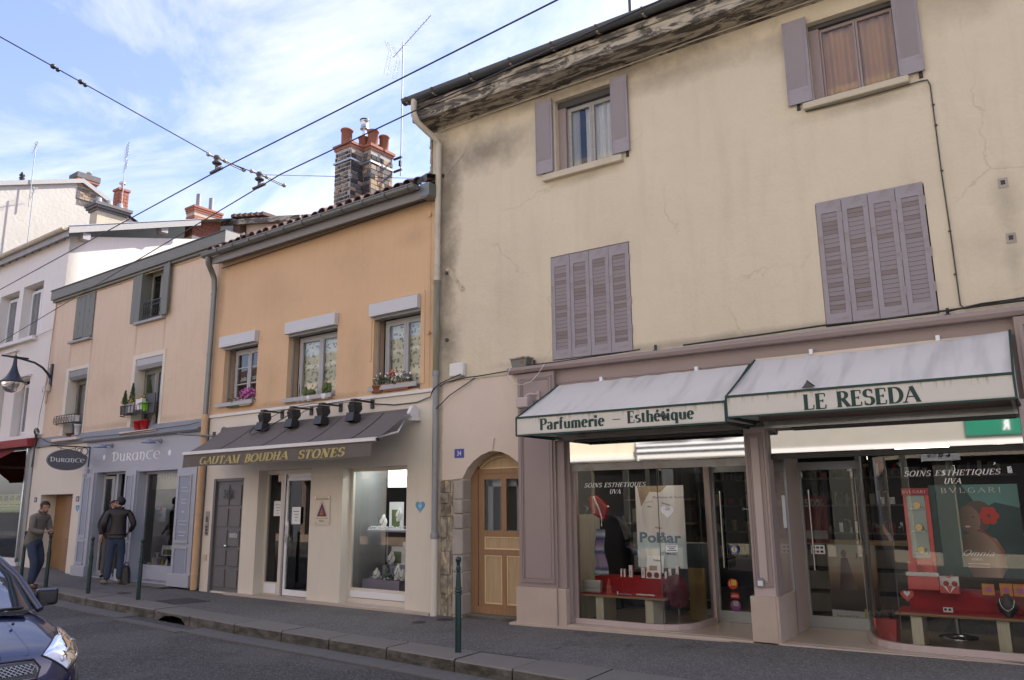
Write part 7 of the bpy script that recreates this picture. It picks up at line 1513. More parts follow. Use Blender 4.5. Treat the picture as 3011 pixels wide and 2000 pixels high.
t = thing('jar_shelf', 'dark shelves of glass jars in the right half of the lavender shop window', 'shelf', FL, -8.20, .85, .10); MB().box(-.32,.4,.1,.2,0,2.3).obj('back', A['interior_dark'], t, loc=(0,0,0)); b = MB(); [b.box(-.32,.4,-.12,.1,z,z+.02) for z in (.5,.8,1.1,1.4,1.7)]; b.obj('shelf_board', A['interior_dark'], t, loc=(0,0,0)); b = MB(); [b.lathe([(.035,0),(.035,.13),(.02,.15)], (-.26+.14*i,-.05,z+.02), 8) for z in (.5,.8,1.1,1.4,1.7) for i in range(5)]; b.obj('jar', A['pipe_grey'], t, loc=(0,0,0), kind='stuff')
t = thing('cake_stand', 'white tiered stand of small soaps at the bottom of the lavender shop window', 'stand', FL, -8.42, .42, .33); MB().lathe([(.08,0),(.02,.02),(.02,.16),(.10,.18),(.10,.19),(.02,.2),(.02,.28),(.06,.30)], n=16).obj('stand', A['white_trim'], t, loc=(0,0,0))
rd = random.Random(12); cols = ['petal_yellow','petal_white','letter_white','lilac','coral','leaf_pale']
for k, c in enumerate(cols):
    t = thing('soap_pile', ['yellow','white','pale','violet','coral','light green'][k]+' soaps and candles scattered at the bottom of the lavender shop window', 'soaps', FL, -8.35, .42, .33)
    b = MB(); [(b.ball((rd.uniform(-.65,.55), rd.uniform(-.12,.12), .02+rd.uniform(0,.05)), rd.uniform(.025,.05), 7) if rd.random() < .7 else b.lathe([(.03,0),(.03,rd.uniform(.08,.2)),(.0001,.2)], (rd.uniform(-.6,.5), rd.uniform(-.1,.1), 0), 9)) for _ in range(8)]; b.obj('soap', A[c], t, loc=(0,0,0), kind='stuff')
t = card('window_picture', 'white picture card leaning at the lower right of the lavender shop window', 'card', -8.25, .55, .56, .48, .22, A['paper'], .01, -.1, fr=FL); MB().box(-.17,.17,-.012,-.0101,.02,.13).obj('print', A['leaf_pale'], t, loc=(0,0,0))
MB().box(-11.12,-6.9,-.35,-.02,.03,.06).obj('step', A['granite'], H)
# ================================================================== the white house
H = thing('white_house', 'white rendered house with deep-set windows and a sunlit side wall', 'house', FL, -16.5, .15, .1)
WY = .15
wo = [(-17.70,-16.42,6.25,7.81,.40),(-16.15,-14.87,6.26,7.85,.40),(-16.80,-16.60,3.74,5.15,.25),(-15.95,-15.05,3.52,5.09,.25)]
wo[2] = (-17.2,-16.62,3.70,5.15,.25)
wall('wall', H, A['white_render'], -24, -13.56, 3.40, 8.85, wo, .42, WY)
b = MB(); b.quad((-13.56,WY,3.0),(-13.56,9.5,3.0),(-13.56,9.5,11.2),(-13.56,WY,8.85)); b.obj('side_wall', A['white_render'], H)
b = MB(); b.quad((-24,WY,3),(-24,9,3),(-24,9,11.6),(-24,WY,8.6)); b.obj('side_wall', A['white_render'], H)
room(H, -23.9, -13.7, WY+.43, 6, 3.3, 8.8, A['interior_dark'], name='upper')
# roof, rake board with two purlin ends, rafters, gutter
sl = .344
b = MB(); b.add([(-24.2,-.04,9.005),(-13.22,-.04,9.005),(-13.22,9.5,8.93+9.76*sl),(-24.2,9.5,8.93+9.76*sl)], [(0,1,2,3),(3,2,1,0)]); b.obj('roof', A['zinc'], H)
b = MB(); b.add([(a_,y_,8.74+(y_+.28)*sl+h_) for a_ in (-13.24,-13.20) for y_,h_ in ((-.05,0),(3.75,0),(3.75,.185),(-.05,.185))], [(3,2,1,0),(4,5,6,7),(0,1,5,4),(7,6,2,3),(0,4,7,3),(1,2,6,5)]); b.obj('rake_board', A['pale_wood'], H)
MB().add([(-13.26,-.07,9.01),(-13.18,-.07,9.01),(-13.18,3.78,8.93+4.08*sl),(-13.26,3.78,8.93+4.08*sl),(-13.26,-.07,9.025),(-13.18,-.07,9.025),(-13.18,3.78,8.945+4.08*sl),(-13.26,3.78,8.945+4.08*sl)], [(3,2,1,0),(4,5,6,7),(0,1,5,4),(1,2,6,5),(2,3,7,6),(3,0,4,7)]).obj('rake_flashing', A['galv'], H)
b = MB(); b.box(-24.2,-13.245,-.06,-.03,8.74,8.90); b.obj('eaves_board', A['pale_wood'], H)
MB().quad((-24.2,-.03,8.90),(-24.2,WY,8.92),(-13.24,WY,8.92),(-13.24,-.03,8.90)).obj('soffit', A['pale_wood'], H)
for i in range(20): MB().box(-13.9-.5*i,-13.82-.5*i,-.029,WY,8.80,8.895).obj('rafter', A['pale_wood'], H)
for (y, z) in ((.35,8.80),(2.55,9.62)): MB().box(-13.56,-13.27,y,y+.20,z-.02,z+.16).obj('purlin_end', A['pale_wood'], H)
MB().quad((-13.56,-.04,8.96),(-13.56,3.8,8.87+4.06*sl),(-13.24,3.8,8.87+4.06*sl),(-13.24,-.04,8.96)).obj('soffit', A['pale_wood'], H)
gutter_mb(-24.2,-13.26,-.14,8.96,.075).obj('gutter', A['pipe_beige'], H); MB().prismx([(-.14+.077*cos(a), 8.96+.077*sin(a)) for a in [pi+pi*i/12 for i in range(13)]], -13.262, -13.25).obj('gutter_end', A['oak_bead'], H)
for i in range(16): gutter_mb(-13.8-.62*i, -13.77-.62*i, -.14, 8.96, .083, .006).obj('gutter_bracket', A['pipe_beige'], H)
window(H, -17.70,-16.42,6.25,7.74,.39,A['white_pvc'],'net',fw=.04,lw=.05,cy=.03); window(H, -16.15,-14.87,6.26,7.76,.39,A['white_pvc'],'net',fw=.04,lw=.05,cy=.03)
window(H, -15.90,-15.07,3.56,5.0,.38,A['white_pvc'],'net',fw=.04,lw=.05,cy=.03); window(H, -17.15,-16.64,3.72,5.1,.38,A['white_pvc'],'net',leaves=1,fw=.04,lw=.05,cy=.03)
MB().box(-24,-14.87,.0,.4,6.14,6.25).obj('window_sill', A['white_trim'], H, bevel=.01); MB().box(-16.0,-14.95,.02,.3,5.13,5.19).obj('window_hood', A['white_trim'], H); MB().box(-16.75,-15.95,.06,.2,5.95,5.99).obj('wall_patch', A['white_trim'], H)
b = MB(); b.tube([(-24,.10,6.10),(-17,.08,6.12),(-15.5,.08,6.16),(-14.8,.08,6.22),(-13.7,.06,6.28)], .012, 5); b.obj('cable', A['pipe_beige'], H)
b = MB(); b.box(-24,-13.75,-.10,WY,3.38,3.47); b.obj('ledge', A['white_trim'], H)
# red shop next to it
MB().prismx([(-.0,3.37),(-.28,3.35),(-.24,3.15),(-.0,3.15)], -24, -13.78).obj('shop_cornice', A['red_paint'], H, bevel=.01)
b = MB(); b.box(-14.22,-13.86,.02,.3,.1,3.15); b.obj('shop_pier', A['galv'], H); MB().box(-14.26,-14.20,-.05,.1,.25,3.12).obj('corner_post', A['steel'], H); MB().box(-13.90,-13.86,-.04,.02,.12,3.1).obj('corner_post', A['pipe_grey'], H)
MB().box(-14.0,-13.90,-.01,.02,.3,2.1).obj('ochre_strip', bpy.data.materials['ochre_board'], H)
MB().quad((-24,-.0,.35),(-14.26,-.0,.35),(-14.26,-.0,3.1),(-24,-.0,3.1)).obj('pane', GLS, H)
b = MB(); b.box(-24,-14.2,-.04,.12,.1,.35); b.obj('stall_riser', A['white_trim'], H); MB().box(-24,-14.2,.0,.1,3.1,3.3).obj('shop_header', A['black_iron'], H)
room(H, -24, -14.2, .13, 4, .1, 3.1, A['interior_wall'], A['interior_floor'], A['interior_dark'], 'shop')
t = thing('sale_banner', 'lime yellow sale banner repeating -30% in the window under the red cornice', 'banner', FL, -15.2, .10, 1.62); MB().box(-.9,.55,-.004,0,0,.34).obj('banner', mat('lime_yellow', (.40,.48,.03), .6), t, loc=(0,0,0)); MB().box(-.9,.55,-.0045,-.0041,-.14,-.01).obj('lower_band', mat('lime_dark', (.26,.36,.02), .6), t, loc=(0,0,0))
for i in range(4): sans('-30%', .13, A['ink'], 'lettering', t, w=.30, bold=.03, x=-.88+.37*i, y=-.005, z=.18).location = (0,0,0); MB().box(-.87+.37*i,-.56+.37*i,-.005,-.0041,.06,.075).obj('print_line', A['ink'], t, loc=(0,0,0))
t = thing('window_sign', 'white and red rounded sign at the right end of the lime sale banner', 'sign', FL, -14.50, .08, 1.80); MB().lathe([(.11,0),(.11,-.004)], (0,0,0), 20, 'y', False).obj('disc', A['paper'], t, loc=(0,0,0)); sans('C', .13, A['red_print'], 'lettering', t, bold=.03, x=-.05, y=-.006, z=-.06).location = (0,0,0)
rd = random.Random(21)
t = thing('clothes_rail', 'dark patterned clothes hanging inside the shop window under the red cornice', 'clothes', FL, -14.8, .8, .3)
for i in range(5): MB().box(-.4+.18*i,-.25+.18*i,0,.3,.1,1.35+.1*rd.random()).obj('garment', mat('garment%d' % i, [(.10,.02,.04),(.03,.03,.05),(.12,.07,.05),(.05,.02,.02),(.02,.04,.05)][i], .9, .4, 9), t, loc=(0,0,0), bevel=.03)
t = thing('awning', 'furled red awning over the shop window at the left edge', 'awning', FL, -15.5, -.1, 3.1)
b = MB(); b.add([(-2.5,-.05,.0),(.9,-.05,.0),(.1,-1.0,-.75),(-2.5,-1.0,-.75)], [(0,1,2,3),(3,2,1,0)]); b.obj('canopy_sheet', mat('red_awning', (.30,.04,.03), .8, .1, 4), t, loc=(0,0,0)); b = MB(); b.tube([(-2.5,-1.0,-.75),(.12,-1.0,-.75)], .03, 8); b.tube([(-1.5,-.15,.12),(.1,-.22,.16)], .018, 7); b.obj('bar', A['white_trim'], t, loc=(0,0,0))
# cable coil and box at the boundary
b = MB(); rd = random.Random(3)
for k in range(7): c = (rd.uniform(-.06,.06), -.06, rd.uniform(-.05,.10)); r = rd.uniform(.07,.14); b.tube([(c[0]+r*.6*cos(q), c[1]+.03*sin(q*2), c[2]+r*sin(q)) for q in [2*pi*i/14 for i in range(15)]], .008, 4)
b.tube([(0,-.05,.1),(.02,-.04,.6),(.1,-.03,1.0),(.22,-.03,1.4),(.24,-.03,1.75)], .007, 4); b.tube([(0,-.06,-.1),(-.03,-.06,-.4),(-.06,-.06,-.8)], .02, 6)
single(b, 'cable_coil', A['iron_cover'], 'tangle of grey cables on the wall where the red cornice meets the peach house', 'cable', FL, -13.70, -.03, 3.42)
t = thing('cable_box', 'small beige connection box with a loop of wire below the street lantern bracket', 'wall box', FL, -13.42, -.02, 4.55); MB().box(-.07,.07,-.07,0,0,.17).obj('cover', A['pipe_beige'], t, loc=(0,0,0), bevel=.01)
b = MB(); b.tube([(-.07,-.06,.14),(-.18,-.08,.12),(-.19,-.08,.0),(-.08,-.06,-.02)], .008, 5); b.tube([(.04,-.05,0),(.05,-.05,-.28),(.0,-.05,-.34),(-.05,-.05,-.25),(-.04,-.05,0)], .01, 5); b.obj('wire', A['pipe_tan'], t, loc=(0,0,0))
# street lantern on its arm
t = thing('street_lantern', 'bell-shaped blue-black street lantern hanging from a curved wall arm', 'street lamp', FL, -13.40, -.0, 4.95)
b = MB(); b.box(-.05,.05,-.04,0,-.28,.32); b.tube([(0,-.03,-.05),(0,-.10,.05),(0,-.25,.20),(0,-.45,.30),(0,-.8,.36),(0,-1.1,.38)], .035, 8, r2=.022); b.box(-.02,.02,-1.22,-.6,.36,.40); b.ball((0,-.90,.38),.05,8); b.tube([(0,-.90,.38),(0,-.90,.52)], .018, 6, r2=.006); b.obj('arm', A['lamp_blue'], t, loc=(0,0,0))
MB().lathe([(.035,.38),(.045,.28),(.05,.20),(.075,.10),(.11,.0),(.17,-.12),(.25,-.20),(.31,-.23),(.315,-.25),(.26,-.245)], (0,-.90,-.02), 28).obj('hood', A['lamp_blue'], t, loc=(0,0,0))
MB().lathe([(.245,-.25),(.24,-.33),(.20,-.42),(.12,-.49),(.0001,-.51)], (0,-.90,-.02), 24).obj('globe', glass('lantern_glass', (.72,.72,.70), 2.5, .1, .12), t, loc=(0,0,0))
MB().lathe([(.05,-.26),(.05,-.40),(.0001,-.42)], (0,-.90,-.02), 12).obj('bulb', A['white_trim'], t, loc=(0,0,0))
# red brick chimney behind, with two flues
C = bpy.data.objects.new('chimney', None); COL.objects.link(C); C.parent = H; C.location = (16.5,-.15,-.1)
MB().box(-14.15,-13.70,3.8,4.75,9.9,10.72).obj('stack', A['mortar_pale'], C, loc=(0,0,0)); MB().box(-14.2,-13.64,3.75,4.8,8.2,9.9).obj('stack_base', A['white_render'], C, loc=(0,0,0))
brick_face(C, (-14.15,3.8), (1,0), (0,-1), .45, 9.9, 10.72, .118, .24, 5, ['brick_red'], .08, .006, .014); brick_face(C, (-13.70,3.8), (0,1), (1,0), .95, 9.9, 10.72, .118, .27, 6, ['brick_red'], .08, .006, .014)
for o_, z in ((.015,10.72),(.03,10.79),(.05,10.86)): MB().box(-14.15-o_,-13.70+o_,3.8-o_,4.75+o_,z,z+.068).obj('corbel', A['brick_red'], C, loc=(0,0,0))
for y in (4.05,4.5): MB().tube([(-13.93,y,10.9),(-13.93,y,11.42)], .075, 12).obj('flue', A['pipe_grey'], C, loc=(0,0,0))
# rendered chimney with metal pots on the white house roof
C = bpy.data.objects.new('chimney', None); COL.objects.link(C); C.parent = H; C.location = (16.5,-.15,-.1)
MB().box(-17.80,-17.30,2.5,3.45,9.5,11.25).obj('stack', mat('sooty_render', (.50,.43,.32), .9, .1, 3, spot=.8, spotcol=(.10,.09,.08), ss=1.5, bump=.4), C, loc=(0,0,0))
for o_, z, h in ((.05,11.22,.07),(.11,11.30,.08),(.15,11.385,.10)): MB().box(-17.80-o_,-17.30+o_,2.5-o_,3.45+o_,z,z+h).obj('corbel', A['brick_grey'], C, loc=(0,0,0))
for y in (2.62,2.98,3.34): MB().lathe([(.13,0),(.085,.26),(.07,.26)], (-17.55,y,11.48), 14).obj('chimney_pot', A['slate_lead'], C, loc=(0,0,0))
C = bpy.data.objects.new('chimney', None); COL.objects.link(C); C.parent = H; C.location = (16.5,-.15,-.1)
MB().box(-18.40,-18.05,3.5,3.85,9.8,12.45).obj('stack', A['brick_red'], C, loc=(0,0,0)); MB().box(-18.44,-18.01,3.46,3.89,12.45,12.53).obj('corbel', A['brick_red'], C, loc=(0,0,0)); MB().lathe([(.05,0),(.05,.22),(.10,.22),(.11,.27),(.05,.32)], (-18.22,3.67,12.53), 12).obj('cowl', A['steel'], C, loc=(0,0,0))
brick_face(C, (-18.40,3.5), (1,0), (0,-1), .35, 11.2, 12.4, .12, .18, 15, ['brick_red'], .1, .006, .016); brick_face(C, (-18.05,3.5), (0,1), (1,0), .35, 11.2, 12.4, .12, .18, 16, ['brick_red'], .1, .006, .016)
# ================================================================== rough rendered house beyond, and the brown-roofed one
H = thing('rough_house', 'tall white house with a rough rendered gable end behind the white house', 'house', FL, -24, 4, .2)
b = MB(); u = -20.0; b.add([(u,-3,4),(u,9,4),(u,9,10.5),(u,3.77,12.75),(u,3.09,13.06),(u,-3,10.83)], [(0,1,2,3,4,5)]); b.add([(-32,-3,4),(u,-3,4),(u,-3,10.83),(-32,-3,10.83)], [(0,1,2,3)]); b.obj('wall', A['rough_render'], H)
b = MB(); b.add([(-32,-3.2,10.8),(u+.1,-3.2,10.8),(u+.1,3.09,13.13),(-32,3.09,13.13),(u+.1,9.2,10.45),(-32,9.2,10.45)], [(0,1,2,3),(3,2,4,5)]); b.obj('roof', A['tile_red'], H)
for (y0,z0,y1,z1) in ((-3.2,10.72,3.09,13.05),(3.09,13.05,4.3,12.5)):
    MB().add([(u+.0,y0,z0),(u+.0,y1,z1),(u+.0,y1,z1+.16),(u+.0,y0,z0+.16),(u+.12,y0,z0),(u+.12,y1,z1),(u+.12,y1,z1+.16),(u+.12,y0,z0+.16)], [(3,2,1,0),(4,5,6,7),(0,1,5,4),(7,6,2,3),(0,4,7,3),(1,2,6,5)]).obj('rake_board', A['pale_wood'], H)
C = bpy.data.objects.new('chimney', None); COL.objects.link(C); C.parent = H; C.location = (24,-4,-.2)
MB().box(-20.5,-20.0,2.95,3.62,12.2,13.15).obj('stack', A['brick_grey'], C, loc=(0,0,0)); MB().box(-20.56,-19.94,2.9,3.68,13.15,13.24).obj('corbel', A['brick_red'], C, loc=(0,0,0)); MB().box(-20.58,-19.92,2.88,3.70,13.24,13.44).obj('crown', A['brick_grey'], C, loc=(0,0,0)); MB().lathe([(.06,0),(.06,.12),(.10,.13),(.10,.19)], (-20.2,3.4,13.44), 10).obj('cowl', A['steel'], C, loc=(0,0,0))
brick_face(C, (-20.0,2.95), (0,1), (1,0), .67, 12.45, 13.1, .10, .2, 25, ['brick_grey','brick_tan'], .1, .008, .012)
MB().lathe([(.07,0),(.07,.12),(.10,.14),(.05,.2),(.10,.24),(.05,.30),(.10,.34),(.05,.42),(.04,.46)], (-20.2,1.22,12.42), 12).obj('vent_pipe', A['black_iron'], H)
H = thing('brown_roofed_house', 'low rear house with a weathered wooden rake board behind the orange house', 'house', FL, -11.5, 6, .1)
b = MB(); b.add([(-13.7,5.2,4),(-10.2,5.2,4),(-10.2,5.2,9.95),(-13.7,5.2,10.65)], [(0,1,2,3)]); b.obj('wall', A['pale_render'], H)
b = MB(); b.add([(-14.2,4.95,10.84),(-9.9,4.95,10.04),(-9.9,9,10.04),(-14.2,9,10.84)], [(0,1,2,3),(3,2,1,0)]); b.obj('roof', A['tile_red'], H)
b = MB(); b.add([(-14.2,4.9,10.65),(-9.9,4.9,9.90),(-9.9,4.9,10.05),(-14.2,4.9,10.84),(-14.2,4.97,10.65),(-9.9,4.97,9.90),(-9.9,4.97,10.05),(-14.2,4.97,10.84)], [(0,1,2,3),(7,6,5,4),(4,5,1,0),(3,2,6,7),(1,5,6,2),(4,0,3,7)]); b.obj('rake_board', A['soffit'], H)
MB().box(-13.3,-12.95,4.95,5.2,10.1,10.6).obj('bracket', A['tile_red'], H); MB().box(-11.1,-10.85,4.95,5.2,9.85,10.02).obj('bracket', A['tile_red'], H)
b = MB(); b.add([(-13.2,3.9,9.15),(-11.1,3.9,9.05),(-11.1,3.9,9.35),(-13.2,3.9,9.45)], [(0,1,2,3)]); b.box(-13.2,-11.1,3.86,3.9,9.40,9.46); b.obj('lower_eaves', A['soffit'], H)
b = MB(); [b.box(-13.4+.3*i,-13.2+.3*i,4.9,5.4,10.76-.056*i,10.86-.056*i) for i in range(6)]; b.obj('roof_tile', A['tile_red'], H)
# ================================================================== bollards
def bollard(x, y, z, lab, first=[None]):
    if first[0] is None:
        t = thing('bollard', lab, 'bollard', FB, x, y, z)
        MB().lathe([(.036,0),(.036,.005),(.035,.64),(.033,.655)], n=20).obj('post', A['dark_green'], t, loc=(0,0,0))
        MB().lathe([(.033,.655),(.040,.66),(.040,.672),(.033,.677),(.034,.684),(.043,.690),(.043,.705),(.034,.712),(.034,.722),(.040,.727),(.040,.738),(.032,.744)], n=20).obj('ring', A['dark_green'], t, loc=(0,0,0))
        MB().lathe([(.032,.744),(.024,.905),(.022,.925),(.030,.930),(.031,.940),(.024,.948),(.030,.953),(.026,.962),(.021,.97),(.021,1.0),(.030,1.008),(.024,1.016)], n=20).obj('neck', A['dark_green'], t, loc=(0,0,0))
        b = MB(); b.ball((0,0,1.045), .036, 16); b.obj('knob', A['dark_green'], t, loc=(0,0,0)); first[0] = t
    else: t = copy_tree(first[0])
    t.location = (x, y, z); t['label'] = lab; t['group'] = 'dark green bollards along the kerb'; t['category'] = 'bollard'
bollard(-5.67,-2.10,-.05,'dark green bollard standing alone in front of the arched oak door')
bollard(-13.35,-1.26,-.02,'dark green bollard in front of the lavender shop window')
bollard(-14.98,-1.26,-.01,'dark green bollard in front of the lavender shop door')
bollard(-16.72,-1.17,.0,'dark green bollard the man in the taupe jacket leans on')
bollard(-18.75,-.70,.03,'dark green bollard behind the car, before the red shop window')
# ================================================================== overhead wires
def wire(pts, r, lab, nm='trolley_wire', sag=0, mt='black_iron'):
    pts = [Vector(p) for p in pts]; o = []
    for a, c in zip(pts, pts[1:]):
        for i in range(12): f = i/12; q = a.lerp(c, f); q.z -= sag*4*f*(1-f); o.append(q)
    o.append(pts[-1]); b = MB(); b.tube([p-pts[0] for p in o], r, 6); return single(b, nm, A[mt], lab, 'wire', FB, pts[0].x, pts[0].y, pts[0].z)
wire([(-40,.2,5.72),(-16.09,-2.904,5.7),(-8.06,-3.936,5.7),(-4.52,-4.28,5.7),(-2.85,-4.457,5.7),(6,-5.4,5.72)], .009, 'upper trolley wire crossing the sky from lower left to top centre', group=None) if 0 else wire([(-40,.2,5.72),(-16.09,-2.904,5.7),(-8.06,-3.936,5.7),(-2.85,-4.457,5.7),(6,-5.4,5.72)], .008, 'trolley wire nearer the street middle, the upper of the two long wires')
wire([(-40,2.6,5.72),(-21.46,-.564,5.7),(-7.5,-3.42,5.7),(-5.06,-3.70,5.7),(-2.14,-3.967,5.7),(6,-4.7,5.72)], .008, 'trolley wire nearer the houses, the lower of the two long wires')
SPAN0 = Vector((-8.075,-3.93,5.88)); SPAN1 = Vector((-7.975,-3.36,5.84))
wire([SPAN_L, SPAN0], .006, 'thin span wire rising from the first wire clamp to the top left', 'span_wire') if 0 else None
wire([SPAN1, (-7.90,.0,6.95)], .0045, 'thin span wire running from the second clamp to the beige house corner', 'span_wire')
wire([SPAN0, SPAN1], .006, 'short link of span wire between the two wire clamps', 'span_wire')
SPL = Vector((-9.18,-12.0,7.65))
wire([SPL, SPAN0], .0065, 'thin span wire coming down from the top left to the first clamp', 'span_wire')
for (p, lab) in ((SPAN0,'cast wire clamp on the upper trolley wire, left of the two'),(SPAN1,'cast wire clamp on the lower trolley wire, right of the two')):
    t = thing('wire_clamp', lab, 'wire clamp', FB, p.x, p.y, p.z-.06); t.rotation_euler.z = radians(-6)
    MB().lathe([(.05,-.02),(.06,-.01),(.06,.0),(.03,.03),(.045,.05),(.045,.085),(.02,.09)], n=14).obj('insulator', A['iron_cover'], t, loc=(0,0,0))
    b = MB(); b.prismx([(-.02,-.115),(.02,-.115),(.02,-.09),(-.02,-.09)], -.13,.13); b.box(-.015,.015,-.015,.015,-.1,-.02); b.obj('clamp', A['iron_cover'], t, loc=(0,0,0))
    b = MB(); b.tube([(0,-.12,.07),(0,.10,.06)], .014, 6); b.ball((0,-.12,.07), .028, 8); b.ball((0,.10,.06), .026, 8); b.tube([(.01,.10,.06),(.01,.36,.03)], .008, 5); b.tube([(-.03,.10,.06),(-.03,.36,.03)], .008, 5); b.ball((0,.37,.03), .03, 8); b.obj('yoke', A['pipe_grey'], t, loc=(0,0,0))
for k, lab in ((.765,'small insulator egg on the left span wire, upper of the two'),(.80,'small insulator egg on the left span wire, lower of the two')):
    q = SPL.lerp(SPAN0, k); b = MB(); b.ball((0,0,0), .028, 8, (1,1.2,1)); b.ball((0,.05,-.015), .024, 8); single(b, 'wire_insulator', A['black_iron'], lab, 'insulator', FB, q.x, q.y, q.z)
# ================================================================== aerials
def aerial(u, y, z0, z1, lab, kind, fr=FL, r=.016, ang=0):
    t = thing('tv_aerial', lab, 'aerial', fr, u, y, z0); h = z1-z0; MB().tube([(0,0,0),(0,0,h)], r, 6).obj('mast', A['galv'], t, loc=(0,0,0)); b = MB()
    if kind == 'yagi':
        d = Vector((cos(ang), sin(ang)*.7, .62)).normalized(); p = Vector((0,0,h-.12)); e = Vector((-d.y, d.x, 0)).normalized()
        b.tube([p-d*.35, p+d*.95], .010, 5)
        for i in range(12): q = p+d*(-.1+.09*i); b.tube([q-e*.10*(1-.03*i), q+e*.10*(1-.03*i)], .005, 4); b.tube([q-Vector((0,0,.04)), q+Vector((0,0,.05))], .006, 4)
        for s in (-1,1):
            for k in range(8): q = p-d*.3+Vector((0,0,s*(.05+.05*k)))-d*.02*k; b.tube([q-e*.2, q+e*.2], .004, 4)
            for x in (-.2,-.1,.1,.2): b.tube([p-d*.3+e*x, p-d*.46+Vector((0,0,s*.42))+e*x], .004, 4)
    elif kind == 'comb':
        for k in range(9): w = .34 if k not in (5,) else .05; z = h-.02-.11*k; b.tube([(-w,.1,z+.02),(-w,.1,z-.03),(0,0,z-.03),(w,-.1,z-.03),(w,-.1,z+.02),(0,0,z+.02)], .007, 4) if k != 5 else None
    else:
        for k in range(4): z = h-.05-.06*k; b.tube([(-.14,0,z),(.14,0,z)], .006, 4)
        b.tube([(-.2,0,h-.40),(.12,0,h-.05)], .008, 4); [b.tube([(-.2+.08*k-.03,.1,h-.40+.085*k),(-.2+.08*k+.03,-.1,h-.40+.085*k)], .005, 4) for k in range(5)]
    b.obj('element', A['galv'], t, loc=(0,0,0)); return t
t = aerial(-3.42,2.55,8.75,12.05,'long-masted aerial clamped to the patchwork chimney','yagi',ang=.1); b = MB()
for z in (.12,.42): b.box(-.22,.03,-.02,.02,z,z+.04)
b.box(-.03,.03,-.04,.0,.22,.35); b.obj('clamp', A['black_iron'], t, loc=(0,0,0))
aerial(-18.0,3.6,11.9,14.15,'comb-shaped aerial on a leaning mast by the slim brick chimney','comb')
aerial(-19.85,1.40,11.6,14.0,'thin aerial standing on the rough house roof beside the black vent','small')
aerial(-19.7,1.44,9.8,12.3,'thin aerial in front of the rough rendered gable, right of two','small'); aerial(-19.6,.25,9.8,12.2,'thin aerial in front of the rough rendered gable at the left edge','small')
b = MB(); b.tube([(0,0,0),(0,0,3)], .028, 8); single(b, 'roof_mast', A['zinc_dark'], 'plain dark mast rising from the beige house gutter', 'mast', FB, -4.25, .2, 8.2)
# ================================================================== people
m('skin', (.40,.22,.15), .6, .08, 8); m('hair_dark', (.010,.008,.007), .6, .2, 30, bump=.4, bs=120); m('taupe', (.15,.135,.105), .85, .12, 5, bump=.3, bs=18); m('leather_brown', (.022,.015,.013), .55, .2, 6, bump=.3, bs=14)
m('denim', (.035,.05,.085), .9, .25, 6, bump=.3, bs=25); m('trouser_grey', (.10,.095,.09), .9, .1, 6); m('shoe_tan', (.17,.12,.07), .7, .1, 8); m('shoe_brown', (.05,.03,.02), .5, .1, 8); m('jumper_dark', (.03,.03,.035), .9, .1, 8)
def skin(name, nodes, edges, mt, parent, sub=2, extra=None, wrinkle=0):
    ks = list(nodes); me = bpy.data.meshes.new(name); me.from_pydata([nodes[k][0] for k in ks], [(ks.index(a), ks.index(b)) for a, b in edges], [])
    o = bpy.data.objects.new(name, me); COL.objects.link(o); md = o.modifiers.new('skin', 'SKIN'); md.use_smooth_shade = True; md.branch_smoothing = .6
    for i, k in enumerate(ks):
        r = nodes[k][1]; r = (r, r) if isinstance(r, (int, float)) else r
        me.skin_vertices[0].data[i].radius = r; me.skin_vertices[0].data[i].use_root = (i == 0)
    sb = o.modifiers.new('sub', 'SUBSURF'); sb.levels = sub; sb.render_levels = sub
    bpy.context.view_layer.update()
    m2 = bpy.data.meshes.new_from_object(o.evaluated_get(bpy.context.evaluated_depsgraph_get())); bpy.data.objects.remove(o)
    if wrinkle:
        for v in m2.vertices:
            q = noise.noise(Vector((v.co.x*9, v.co.y*9, v.co.z*14)))+.5*noise.noise(v.co*26); v.co += v.normal*q*wrinkle
    if extra:
        bm = bmesh.new(); bm.from_mesh(m2); tmp = extra.mesh('x', None); bm.from_mesh(tmp); bm.to_mesh(m2); bm.free()
    for p in m2.polygons: p.use_smooth = True
    m2.materials.clear(); m2.materials.append(mt)
    o = bpy.data.objects.new(name, m2); COL.objects.link(o); o.parent = parent; return o
